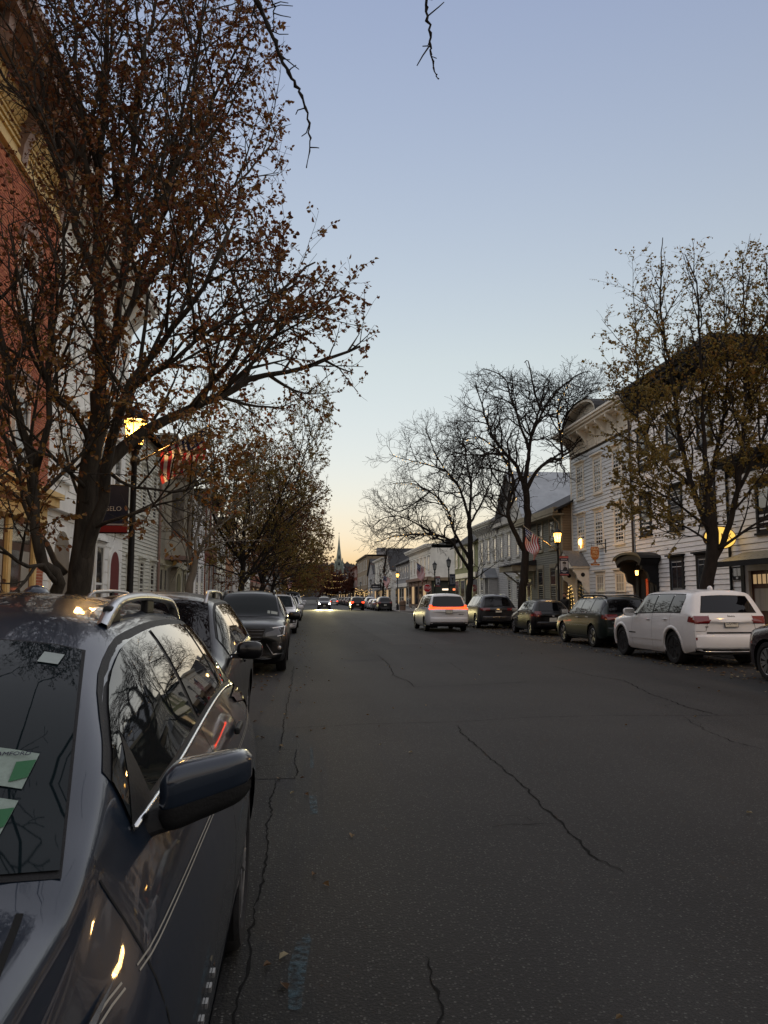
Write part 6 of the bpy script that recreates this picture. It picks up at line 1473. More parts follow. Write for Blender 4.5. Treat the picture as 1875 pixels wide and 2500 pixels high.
c.tail(.55,.80,.85,1.05); c.rear_glass(.6,.5,1.1,1.45)
# ---------------------------------------------------------------- third car, its face in view
PR3 = profile(4.62,1.82,1.73,1.02,1.14,1.20,1.92,4.0,4.50,1.12,1.06,1.12, nosew=.70)
def forester(label, x, y, pm, rz=PI, group=None, front=True, lit=False):
    c = Car('parked_suv', label, PR3, (x,y,0), rz, pm, (.91,3.58), .36, .41, spokes=5, cladding=(M_BLACK,.06), group=group, bowf=.16)
    c.windscreen(); c.glasshouse(1.5,4.15,(2.6,3.45),[M_AUTOGLASS,M_PRIVACY], cut=.2); c.mirrors(1.6,1.10,size=1.1); c.gaps((1.45,2.6,3.45)); c.handles((2.45,3.3))
    c.headlights(.46,.84,.76,.90,M_LENSD,.05)
    for sg in (1,-1):   # C-shaped light strips, fog lamp pods, chin bar
        f = lambda xx,zz: c.front(xx,zz,.010)
        c.strip(f, [(sg*.60,.93),(sg*.835,.955)], .018, 'light_strip', M_DRL, 10); c.strip(f, [(sg*.835,.96),(sg*.825,.80)], .022, 'light_strip', M_DRL, 8); c.strip(f, [(sg*.82,.79),(sg*.70,.765)], .016, 'light_strip', M_DRL, 6)
        c.patch(f, [(sg*.58,.46),(sg*.84,.48)], [(sg*.60,.66),(sg*.85,.64)], 'fog_lamp_pod', M_BLACK, 6, 4)
        p = c.front(sg*.74,.53,.02); MB().sphere(p,.045,10,6,(1,.4,1)).build('fog_lamp', M_LENS, c.body, smooth=True)
        for k in range(3): c.strip(f, [(sg*.60,.58+k*.03),(sg*.84,.575+k*.03)], .010, 'pod_slat', M_LENSD, 6)
        c.strip(f, [(sg*.48,.62),(sg*.62,.40),(sg*.82,.42)], .02, 'chin_bar', M_CHROME, 14)
    c.grille(.46,.64,.92,4,M_BLACK,M_LENSD,.36); c.patch(lambda xx,zz: c.front(xx,zz,.008), [(-.5,.36),(.5,.36)], [(-.42,.56),(.42,.56)], 'lower_intake', M_BLACK, 10, 3)
    c.plate(.58,None,'front'); c.rails(1.95,3.9,pm,.07,.02)
    c.rear_glass(.62,.52,1.15,1.55); c.tail(.52,.82,.9,1.1); c.plate(.75)
    return c
c = forester('black SUV with angular headlights and silver roof rails facing the viewer', -1.18, 18.4, P_BLK2)
for (x0,x1) in ((-.66,-.52),(-.50,-.44)):
    c.patch(lambda x,y: c.top_(x,y,.009), [(x0,c.L/2-1.33),(x1,c.L/2-1.33)], [(x0,c.L/2-1.41),(x1,c.L/2-1.41)], 'windscreen_tag', M_TAG, 2, 2)
MB().sphere((-.35,.55,1.28),.09,8,6,(1,1,1.2)).build('headrest', M_BLACK, c.body)
P_WHT = paint('white', (0.62,0.62,0.63), .0, .3, .05); P_SIL = paint('silver', (0.34,0.35,0.36), .7, .3); P_GRY = paint('dark_grey', (0.020,0.021,0.024), .2, .3)
forester('white SUV facing the viewer behind the angular black SUV', -1.05, 36.0, P_WHT)
forester('dark SUV parked between two white ones in the left row', -1.0, 42.6, P_BLK)
forester('white SUV with tall cabin fifth in the left row', -.85, 55.0, P_WHT)
forester('dark grey SUV near the far end of the left row', -.8, 61.5, P_GRY)
c = forester('white van-like SUV with black roof cover last in the left row', -.72, 68.2, P_WHT); c.o.scale = (1,1,1.1)
MB().sphere((0,-.4,1.75),1,14,8,(.62,1.35,.17)).build('roof_cover', M_BLACK, c.body, smooth=True)
# ---------------------------------------------------------------- white SUV on the right (rear three-quarter)
PRJ = profile(4.82,1.94,1.77,1.07,1.18,1.34,2.08,4.40,4.73,1.19,1.10,1.17, rw=.71, tailw=.88, drop=.84, rake=.04)
c = Car('parked_suv', 'white SUV with black wheels and dark red tail lights parked on the right', PRJ, (9.72,19.05,0), 0, P_WHT, (.91,3.825), .385, .445, spokes=5, rimm=M_RIMB, cladding=(P_WHT,.075), step=.035, bowr=.09)
c.windscreen(M_AUTOGLASS); c.glasshouse(1.72,4.18,(2.78,3.60),[M_AUTOGLASS,M_AUTOGLASS,M_PRIVACY], cut=.30, kink=2.2, gap=.06, zlow=.05)
c.mirrors(1.80,1.14,size=1.25); c.gaps((1.62,2.78,3.72)); c.handles((2.60,3.50), .12, P_WHT)
c.rear_glass(.66,.52,1.23,1.60)
c.tail(.52,.84,.97,1.14,M_RED,.30,skew=.02)
for sg in (1,-1):
    c.strip(lambda x,z: c.rear(x,z,.0085), [(sg*.52,.99),(sg*.84,.975)], .022, 'reverse_lamp', M_LENSD, 8)
    c.patch(lambda x,z: c.rear(x,z,.008), [(sg*.62,.60),(sg*.83,.60)], [(sg*.62,.66),(sg*.84,.66)], 'bumper_reflector', M_RED, 5, 2)
    c.strip(lambda y,z: c.side(y,z,sg,.004), [(c.L/2-1.45,.66),(c.L/2-1.85,.66)], .03, 'side_badge', M_BLACK, 8)
    c.strip(lambda y,z: c.side(y,z,sg,.010), [(c.L/2-1.38,.54),(c.L/2-3.35,.56)], .05, 'door_moulding', P_WHT, 20)
    c.strip(lambda y,z: c.side(y,z,sg,.004), [(c.L/2-1.40,.30),(c.L/2-3.4,.30)], .10, 'sill_trim', P_WHT, 20)
c.bumper('rear',.40,.72,.07,P_WHT); c.strip(lambda x,z: c.rear(x,z,.009), [(-.58,.765),(.58,.765)], .035, 'bumper_step', M_BLACK, 14)
c.patch(lambda x,z: c.rear(x,z,.012), [(-.80,.33),(.80,.33)], [(-.83,.42),(.83,.42)], 'lower_valance', M_BLACK, 12, 3)
c.strip(lambda x,z: c.rear(x,z,.004), [(-.86,.80),(-.60,.80),(-.52,1.16)], .008, 'tailgate_gap', M_SEAM, 14); c.strip(lambda x,z: c.rear(x,z,.004), [(.86,.80),(.60,.80),(.52,1.16)], .008, 'tailgate_gap', M_SEAM, 14)
c.plate(.98,'LDU-9499'); c.text('Jeep', 0.0, 1.135, .085, M_BLACK, sx=1.25); c.text('4x4', -.58, .90, .05, M_BLACK)
p = c.top_(0,-1.5,0); MB().sphere((p.x,p.y,p.z+.015),.055,10,6,(1,1.6,1.3)).build('roof_antenna', P_WHT, c.body, smooth=True)
c.headlights(.5,.84,.82,.95); c.grille(.5,.78,.95,3)
# ---------------------------------------------------------------- dark green wagon
P_GRN = paint('deep_green', (0.005,0.010,0.008), .0, .3, coat=.5)
PRO = profile(4.79,1.83,1.64,.95,1.07,1.20,2.0,4.25,4.68,1.08,1.0,1.07, rw=.66, tailw=.84, rake=.05)
c = Car('parked_wagon', 'dark green wagon with roof rack parked before the white SUV', PRO, (10.12,25.3,0), 0, P_GRN, (1.0,3.745), .35, .41, spokes=5, cladding=None)
c.windscreen(M_AUTOGLASS); c.glasshouse(1.55,4.40,(2.68,3.55),[M_AUTOGLASS,M_AUTOGLASS,M_PRIVACY], cut=.26, trim='full', kink=1.5); c.mirrors(1.62,1.04,M_BLACK,1.1); c.gaps((1.5,2.68,3.58)); c.handles((2.5,3.4), m=M_CHROME)
c.rear_glass(.66,.54,1.10,1.50); c.tail(.44,.80,.88,1.04,M_RED,.30); 
for sg in (1,-1):
    c.strip(lambda x,z: c.rear(x,z,.0085), [(sg*.46,.90),(sg*.62,.895)], .035, 'reverse_lamp', M_LENS, 6); c.patch(lambda x,z: c.rear(x,z,.008), [(sg*.64,.50),(sg*.70,.50)], [(sg*.64,.62),(sg*.70,.62)], 'bumper_reflector', M_RED, 3, 3)
    c.strip(lambda y,z: c.side(y,z,sg,.004), [(c.L/2-1.45,.66),(c.L/2-3.4,.68)], .02, 'door_strip', M_CHROME, 16)
    c.strip(lambda y,z: c.side(y,z,sg,.006), [(c.L/2-1.4,.28),(c.L/2-3.35,.28)], .09, 'sill_cladding', M_RIMS, 16)
c.bumper('rear',.36,.66,.06,P_GRN); c.plate(.84); c.rails(2.0,4.2,M_BLACK,.07,.028); c.bumper('rear',.28,.38,.03,M_BLACK,name='lower_valance')
c.text('OUTBACK', -.50, .80, .05, M_CHROME)
for yy in (.1,-.9): MB().tube([(-.60,yy,1.715),(.60,yy,1.715)],.018,6).build('roof_bar', M_BLACK, c.body, smooth=True)
# ---------------------------------------------------------------- small black hatchback
PRH = profile(3.9,1.70,1.51,.88,1.02,1.05,1.78,3.42,3.80,1.00,.95,1.04, rw=.66, rake=.07)
c = Car('parked_hatchback', 'small black hatchback parked beyond the dark green wagon', PRH, (10.35,33.0,0), 0, P_BLK, (.75,3.21), .30, .35, spokes=7)
c.windscreen(M_AUTOGLASS); c.glasshouse(1.38,3.5,(2.4,3.1),[M_AUTOGLASS,M_AUTOGLASS], cut=.05); c.mirrors(1.45,.98); c.gaps((1.3,2.35,3.05)); c.handles((2.2,2.9),m=M_CHROME)
c.rear_glass(.56,.46,1.02,1.36); c.tail(.55,.74,.78,1.0,M_RED,.22); c.plate(.66); c.bumper('rear',.34,.58,.06,P_BLK)
p = c.rear(0,.82,.008); MB().obox(p,(.045,0,0),(0,.004,0),(0,0,.028)).build('badge', M_CHROME, c.body)
# ---------------------------------------------------------------- dark metallic SUV behind the minivan
PRB = profile(4.9,2.0,1.76,1.0,1.14,1.35,2.15,4.3,4.78,1.12,1.06,1.14, rw=.66, rake=.08)
c = Car('parked_suv', 'dark metallic SUV parked between the minivan and the black hatchback', PRB, (9.95,40.8,0), 0, P_GRY, (.9,3.87), .37, .42, spokes=7)
c.windscreen(M_AUTOGLASS); c.glasshouse(1.7,4.45,(2.85,3.7),[M_AUTOGLASS], cut=.06, trim='full'); c.mirrors(1.8,1.1); c.gaps((1.6,2.8,3.7)); c.handles((2.65,3.5))
c.rear_glass(.68,.54,1.15,1.58); c.tail(.45,.86,.92,1.05,M_RED,.24); c.plate(.90); c.rails(2.2,4.1,M_RIMS,.05); c.bumper('rear',.36,.64,.06,P_GRY)
# ---------------------------------------------------------------- white minivan driving away, light bar lit
PRV = profile(5.17,2.02,1.78,.98,1.12,1.15,2.05,4.62,5.02,1.10,1.02,1.08, rw=.69, tailw=.86, rake=.06)
c = Car('minivan', 'white minivan driving away with a glowing red light bar', PRV, (6.78,37.7,0), 0, P_WHT, (.98,4.07), .35, .40, spokes=6)
c.windscreen(M_AUTOGLASS); c.glasshouse(1.5,4.75,(2.5,3.6),[M_AUTOGLASS,M_PRIVACY], cut=.18, trim='low'); c.mirrors(1.62,1.06,M_BLACK,1.15); c.gaps((1.5,2.5,3.6)); c.handles((2.35,2.75))
c.rear_glass(.76,.62,1.16,1.62); c.fin(4.3,M_BLACK)
bar = c.patch(lambda x,z: c.rear(x,z,.010), [(lerp(-.86,.86,i/10),1.045) for i in range(11)], [(lerp(-.86,.86,i/10),1.12+.03*abs(2*i/10-1)**4) for i in range(11)], 'light_bar', M_BARLIT, 16, 3)
for sg in (1,-1):
    c.patch(lambda x,z: c.rear(x,z,.011), [(sg*.70,1.03),(sg*.87,1.03)], [(sg*.76,1.22),(sg*.865,1.22)], 'brake_light', M_BARLIT, 4, 4, bar)
    c.patch(lambda y,z: c.side(y,z,sg,.008), [(-c.L/2+.22,1.06),(-c.L/2+.06,1.03)], [(-c.L/2+.22,1.16),(-c.L/2+.06,1.2)], 'lamp_side', M_BARLIT, 4, 4, bar)
c.plate(.93); c.bumper('rear',.42,.66,.06,P_WHT); c.bumper('rear',.30,.43,.05,M_BLACK,name='lower_valance'); c.strip(lambda x,z: c.rear(x,z,.006), [(.45,.80),(.70,.80)], .03, 'side_badge', M_CHROME, 6)
# ---------------------------------------------------------------- purple-black SUV at the right edge
P_PUR = paint('aubergine', (0.022,0.010,0.016), .5, .25)
c = Car('parked_suv', 'aubergine SUV at the right edge showing its front wheel', PRB, (9.62,12.15,0), 0, P_PUR, (.9,3.87), .37, .42, spokes=9)
c.windscreen(); c.glasshouse(1.7,4.45,(2.85,3.7),[M_AUTOGLASS], cut=.06, trim='low'); c.mirrors(1.8,1.1); c.gaps((1.6,2.8,3.7)); c.headlights(.48,.86,.76,.90); c.rear_glass(.68,.54,1.15,1.58); c.tail(.45,.86,.92,1.05,M_RED,.24)
# ---------------------------------------------------------------- traffic and parked cars further down the street
_ORD = ['nearest','second','third','fourth','fifth','sixth','seventh','eighth','ninth','tenth','eleventh','farthest']
def far_car(label, x, y, pm, rz=0, P=PR3, lit=False, head=False, name='distant_car', group=None, plate=True):
    c = Car(name, label, P, (x,y,0), rz, pm, (.92,3.62) if P['L'] > 4.3 else (.75,3.21), .34, .40, spokes=5, step=.12, group=group)
    c.windscreen(M_AUTOGLASS); c.glasshouse(1.55,P['tr']+.1,(2.6,3.4),[M_PRIVACY], cut=.12); c.mirrors(1.62,P['belt'](1.6)+.03)
    if rz == 0:
        c.rear_glass(.6,.48,P['zg']+.03,P['H']-.2); c.tail(.55,.84,P['zg']-.22,P['zg']-.02,M_REDLIT if lit else M_RED,.15)
        if plate: c.plate(.72)
    else:
        c.headlights(.5,.84,.70,.86,M_LENS); c.grille(.45,.5,.8,2)
        if plate: c.plate(.5,None,'front')
        if head:
            for sg in (1,-1):
                p = c.front(sg*.68,.76,.03); MB().sphere(p,.115,10,8,(1,.5,.8)).build('headlamp_beam', M_HEAD, c.body, smooth=True)
                sp = bpy.data.lights.new('headlamp','SPOT'); sp.energy = 5000; sp.spot_size = R(60); sp.spot_blend = .7; sp.color = (1,.85,.40); sp.shadow_soft_size = .08
                so = bpy.data.objects.new('headlamp_light', sp); COL.objects.link(so); so.parent = c.body; so.location = (sg*.68,p.y+.12,.76); so.rotation_euler = (R(90-4),0,0)
    return c
PRS = profile(4.6,1.8,1.46,.86,.98,1.2,2.05,3.7,4.35,.98,.90,.95, rw=.62, rake=.06)
far_car('oncoming dark SUV with bright headlights in the middle of the street', 3.15, 107.0, P_GRY, PI, head=True)
far_car('dark SUV driving away with lit brake lights', 7.1, 99.5, P_BLK, 0, lit=True)
far_car('silver car driving away behind the oncoming SUV', 6.9, 165.0, P_SIL, 0, PRS, lit=True)
far_car('dark grey SUV parked under the farther lit lamp', 9.95, 93.6, P_GRY)
far_car('pale silver sedan parked ahead of the grey SUV', 10.0, 100.5, P_SIL, 0, PRS)
far_car('white sedan parked second past the grey SUV', 10.0, 106.5, P_WHT, 0, PRS)
far_car('silver SUV parked third past the grey SUV', 10.0, 112.8, P_SIL)
for i in range(12):
    far_car(_ORD[i]+' dark car of the long row parked at the far right kerb', 10.0, 128.0+i*6.6, (P_BLK,P_GRY,P_PUR,P_BLK2)[i % 4], 0, (PR3,PRS)[i % 2], name='distant_car', group='dark cars parked far along the right kerb', plate=False)
far_car('white delivery car parked beyond the crossing on the left', -.8, 93.0, P_WHT, PI)
# ================================================================ street furniture, flags, signs, people
def lamp_post(x, y, lit, label, z0=.13, power=200):
    t = thing('street_lamp', label, 'street lamp', (x,y,z0))
    MB().lathe([(.20,0),(.20,.12),(.16,.16),(.15,.55),(.11,.62),(.09,.80),(.065,.86),(.055,1.2),(.047,3.55),(.07,3.6),(.07,3.66),(.05,3.70),(.06,3.80),(.11,3.86)], n=14).build('post', M_BLACKMETAL, t, smooth=True).data.set_sharp_from_angle(angle=R(40))
    MB().lathe([(.11,3.86),(.13,3.90)], n=8).build('lantern_base', M_BLACKMETAL, t)
    head = MB().lathe([(.205,4.30),(.20,4.35),(.125,4.44),(.05,4.50),(.025,4.55),(.03,4.59),(.005,4.66)], n=8).build('lantern_cap', M_BLACKMETAL, t)
    for k in range(8):
        a = R(45*k); MB().tube([(.125*math.cos(a),.125*math.sin(a),3.9),(.192*math.cos(a),.192*math.sin(a),4.32)],.008,4).build('lantern_bar', M_BLACKMETAL, head)
    g = mat('unlit_lantern_glass',(0.30,0.31,0.30),.25,.2,6) if not lit else mat('lit_lantern_glass',(0.9,0.6,0.2),.4,emit=(1.0,0.50,0.08),estr=6.0)
    if lit: g.node_tree.nodes['Principled BSDF'].inputs['Alpha'].default_value = .5
    MB().lathe([(.112,3.9),(.184,4.31)], n=8).build('lantern_glass', g, t)
    if lit:
        l = bpy.data.lights.new('lamp_bulb','POINT'); l.energy = power; l.color = (1,.55,.18); l.shadow_soft_size = .25
        o = bpy.data.objects.new('lamp_bulb', l); COL.objects.link(o); o.parent = t; o.location = (0,0,3.72 if False else 4.12)
    return t
M_FR = mat('flag_red',(0.36,0.02,0.03),.8,.2,8); M_FW = mat('flag_white',(0.62,0.60,0.58),.8,.15,8); M_FB = mat('flag_blue',(0.02,0.03,0.10),.8,.2,8)
for m in (M_FR,M_FW,M_FB): pass
def flag(x, y, z, dirx, label, length=2.0, up=.62, seed=1, fl=1.45, fh=.86, sag=.55):
    """flag on a slanting pole fixed to a lamp post; cloth hangs from the outer half of the pole"""
    t = thing('flag', label, 'flag', (x,y,z)); r = random.Random(seed)
    d = Vector((dirx,-.12,up)).normalized(); p1 = d*length
    MB().tube([(0,0,0),p1],.018,7).sphere(p1,.035,8,6).build('pole', mat('flag_pole_bronze',(0.30,0.24,0.16),.4,metal=.5), t, smooth=True)
    MB().obox(d*.04,d*.06,(0,.03,0),(.0,0,.05)).build('pole_bracket', M_BLACKMETAL, t)
    U, V = 24, 26; vs = []; ph = r.random()*6
    for j in range(V+1):
        v = j/V                       # along the pole (hoist), 0 at the tip (canton end)
        q = p1*(1-.03-v*fh/length)
        for i in range(U+1):
            u = i/U                   # fly, falling under its own weight
            fall = fl*u; swing = Vector((-dirx*.55*(1-v),-.1,0))
            w = Vector((math.sin(u*5+v*4+ph)*.07, math.sin(u*7+v*6+ph)*.09, 0))*min(1,u*2.5)*min(1,fl)**1.5
            vs.append(q + Vector((0,0,-1))*fall*(.93) + Vector((dirx,0,0))*(v*.30*u*sag) + swing*fall*.14 + w)
    fs = []; mi = []
    for j in range(V):
        for i in range(U):
            fs.append((j*(U+1)+i,j*(U+1)+i+1,(j+1)*(U+1)+i+1,(j+1)*(U+1)+i))
            st = j//2; can = st < 7 and i < U*.4
            mi.append(2 if can else (0 if st % 2 == 0 else 1))
    me = bpy.data.meshes.new('cloth'); me.from_pydata(vs, [], fs)
    for m in (M_FR,M_FW,M_FB): me.materials.append(m)
    me.polygons.foreach_set('material_index', mi); me.polygons.foreach_set('use_smooth',[True]*len(fs)); cl = link('cloth', me, t)
    mb = MB()
    for a in range(5):
        for b in range(6):
            i, j = int(U*.4*(b+.5)/6), int(14*(a+.5)/5); c = Vector(vs[j*(U+1)+i]); n = (Vector(vs[j*(U+1)+i+1])-c).cross(Vector(vs[(j+1)*(U+1)+i])-c).normalized()
            e1 = (Vector(vs[j*(U+1)+i+1])-c).normalized(); e2 = n.cross(e1)
            for s_ in (1,-1): mb.add([c+n*.006*s_+(e1*math.cos(R(k*36))+e2*math.sin(R(k*36)))*(.028 if k % 2 == 0 else .012) for k in range(10)], [tuple(range(10))])
    stuff(mb.build('stars', M_FW, cl, fix=False))
    return t
M_NAVY = mat('navy_banner',(0.018,0.022,0.045),.7,.2,6); M_PHOTO = mat('pale_photo',(0.42,0.42,0.43),.7,.15,5); M_DARKP = mat('dark_print',(0.035,0.033,0.032),.7); M_SKINP = mat('grey_print',(0.26,0.24,0.23),.7,.2,9); M_PINK = mat('red_banner_band',(0.34,0.10,0.10),.7,.3,9)
def banner(x, y, z, w, h, label, kind):
    t = thing('banner', label, 'banner', (x,y,z)); s = 1 if w > 0 else -1; w = abs(w); x0 = .07*s; xs = lambda a: x0+s*a
    def bx(a,b,c,d,e,nm,m,par): return MB().box(min(xs(a),xs(b)),max(xs(a),xs(b)),-.012-e,-.004-e+.002 if e else .008,c,d).build(nm,m,par)
    b = bx(0,w,0,h,0,'cloth',M_NAVY,t)
    for zz in (h+.01,-.01): MB().tube([(0,0,zz),(xs(w),0,zz)],.014,6).build('bracket_rod', M_BLACKMETAL, t)
    if kind == 'portrait':
        bx(0,w,h*.9,h,.004,'stripe',M_PINK,b); bx(0,w,-.0,h*.08,.004,'stripe',M_PINK,b)
        bx(w*.08,w*.92,h*.27,h*.76,.004,'photograph',M_PHOTO,b)
        cx_ = w*.52
        def pl(pts, e, nm, m): MB().prism([(xs(a),c) for a,c in pts], lambda p,q,d:(p,-.016-e-d,q), 0, .002).build(nm,m,b)
        pl([(cx_-w*.22,h*.275),(cx_+w*.36,h*.275),(cx_+w*.30,h*.40),(cx_+w*.12,h*.45),(cx_-w*.10,h*.42)],.001,'printed_shoulders',M_DARKP)
        pl([(cx_+w*.16*math.cos(R(a)),h*.54+h*.115*math.sin(R(a))) for a in range(0,360,30)],.002,'printed_face',M_SKINP)
        pl([(cx_-w*.24,h*.62),(cx_+w*.20,h*.59),(cx_+w*.22,h*.68),(cx_+w*.02,h*.735),(cx_-w*.20,h*.70)],.004,'printed_cap',M_DARKP)
        for k,(zz,ww) in enumerate(((.83,.7),(.19,.7),(.13,.4))): bx(w*(.5-ww/2),w*(.5+ww/2),h*zz,h*(zz+.03),.004,'printed_line',M_PHOTO,b)
    elif kind == 'goblet':
        bx(w*.08,w*.92,h*.14,h*.86,.004,'panel',mat('grey_panel',(0.16,0.17,0.19),.7),b)
        MB().prism([(xs(w*a),h*c) for a,c in ((.25,.72),(.75,.72),(.55,.5),(.54,.3),(.7,.24),(.3,.24),(.46,.3),(.45,.5))], lambda p,q,d:(p,-.018-d,q), 0,.002).build('printed_goblet', M_DARKP, b)
    else:
        bx(0,w,0,h*.14,.004,'stripe',mat('deep_red_band',(0.22,0.02,0.02),.7),b); bx(0,w,h*.15,h*.18,.004,'stripe',M_PHOTO,b)
        o = text_mesh('ANGELO', w*.17, M_PHOTO, 'lettering', b, .001); o.rotation_euler = (R(90),0,0); o.location = (xs(w/2),-.02,h*.5)
    return t
lamp_post(11.38, 33.3, True, 'lit black lantern post in front of the dark grey-olive house')
flag(11.38, 33.3, 3.62, -1, 'flag hanging from the lit lamp post on the right', 1.95, .68, 3, 1.12, .8)
banner(11.38, 33.3, 2.55, .40, .85, 'banner with a soldier portrait on the lit lamp post', 'portrait')
lamp_post(11.45, 13.2, True, 'lit lantern post just outside the right edge', power=330)
lamp_post(-2.72, 12.7, True, 'lit black lantern post behind the big rust-leaved tree', power=320)
flag(-2.72, 12.7, 3.72, 1, 'large striped flag lit from the lamp on the left', 1.36, .52, 5, .60, .86, .2)
banner(-2.72, 12.7, 2.60, -.62, .75, 'dark banner with red band behind the tree trunk on the left', 'text')
lamp_post(11.5, 66.0, False, 'unlit lantern post above the roof of the white minivan'); flag(11.5, 66.0, 3.55, -1, 'flag on the unlit lamp post beside the stop sign', 2.0, .65, 8)
banner(11.5, 66.0, 2.55, .40, .85, 'grey portrait banner on the post beside the stop sign', 'portrait')
lamp_post(11.5, 59.6, False, 'unlit lantern post in front of the moss green house'); banner(11.5, 59.6, 2.5, .45, .9, 'navy banner with a goblet on the unlit post by the green house', 'goblet')
lamp_post(11.5, 92.0, True, 'small lit lantern post beyond the crossing', power=60); flag(11.5, 92.0, 3.4, -1, 'flag glowing orange by the farther lit lamp', 2.0, .5, 12)
lamp_post(11.5, 128.0, False, 'unlit lantern post past the hanging black sign'); lamp_post(11.5, 150.0, False, 'far unlit lantern post before the strung bulbs')
lamp_post(-2.8, 100.0, False, 'unlit lantern post past the crossing on the left'); flag(-2.8, 100.0, 3.5, 1, 'small far flag on the left beyond the parked cars', 2.0, .5, 15)
# stop signs: one facing, one seen from behind
def stop_sign(x, y, z, label, facing):
    t = thing('stop_sign', label, 'stop sign', (x,y,.1)); f = -1 if facing else 1
    MB().tube([(0,.03,0),(0,.03,z+.3)],.03,6).build('post', mat('galvanised_post',(0.22,0.23,0.23),.5,metal=.6), t)
    oc = lambda r: [(r*math.cos(R(22.5+45*k)), z+r*math.sin(R(22.5+45*k))) for k in range(8)]
    b = MB().prism(oc(.41), lambda a,b,d:(a,d,b), -.004,.004).build('plate', mat('sign_back_aluminium',(0.34,0.34,0.32),.5,.2,5,metal=.3), t)
    MB().prism(oc(.405), lambda a,b,d:(a,f*.006+d,b), -.0015,.0015).build('white_border', mat('sign_white',(0.7,0.7,0.7),.5), b)
    MB().prism(oc(.38), lambda a,b,d:(a,f*.010+d,b), -.0015,.0015).build('red_face', mat('sign_red',(0.40,0.012,0.018),.45,.1,5), b)
    o = text_mesh('STOP', .30, MATS['sign_white'], 'lettering', b, .002); o.rotation_euler = (R(90),0,0 if facing else math.pi); o.location = (0,f*.014,z); o.scale = (.92,1.25,1)
stop_sign(12.15, 74.0, 2.40, 'red stop sign facing the viewer beside the white minivan', True)
stop_sign(-2.75, 75.0, 2.55, 'back of a stop sign past the left row of cars', False)
t = thing('street_sign', 'small black hanging sign on a thin post far on the right', 'sign', (11.9,116,.1))
MB().tube([(0,0,0),(0,0,4.1)],.05,6).build('post', M_BLACKMETAL, t); MB().box(-1.4,.1,-.04,.04,2.9,3.5).build('board', M_CHARCOAL, t)
MB().box(-1.2,-.1,-.05,-.042,3.1,3.25).build('printed_line', M_PHOTO, t); MB().prism([(-.25,3.9),(.25,3.9),(0,4.25)], lambda a,b,d:(a,d,b), -.1,.1).build('finial', M_BLACKMETAL, t)
t = thing('planter', 'dark square planter at the foot of the farther lit lamp', 'planter', (11.9,90.5,.12))
MB().lathe([(.42,0),(.5,.7),(.55,.75)], n=4, ph=R(45)).build('tub', M_STOREBROWN, t); MB().sphere((0,0,.85),.42,9,6,(1,1,.6)).build('plant', mat('evergreen_shrub',(0.03,0.04,0.015),.9,.5,9), t)
t = thing('litter_bin', 'dark brown litter bin beside the planter past the crossing', 'bin', (11.7,88.6,.12))
MB().lathe([(.30,0),(.33,.9),(.35,.95),(.30,1.1),(.12,1.18)], n=12).build('drum', M_STOREBROWN, t); MB().lathe([(.345,.55),(.345,.62)], n=12).build('band', M_BLACKMETAL, t)
# traffic signal and far glow
t = thing('traffic_signal', 'red traffic signal hanging over the far end of the street', 'traffic light', (4.4,225,0))
MB().tube([(-8,0,6.4),(8,0,6.5)],.03,4).build('span_wire', M_BLACKMETAL, t)
MB().box(-.2,.2,-.15,.15,4.9,6.1).build('housing', M_BLACKMETAL, t)
for k,(z,m) in enumerate(((5.8,mat('signal_red_on',(1,.1,.05),.4,emit=(1,.10,.03),estr=14)),(5.5,M_LENSD),(5.15,M_LENSD))): MB().sphere((0,-.17,z),.16,8,6,(1,.4,1)).build('signal_lens', m, t)
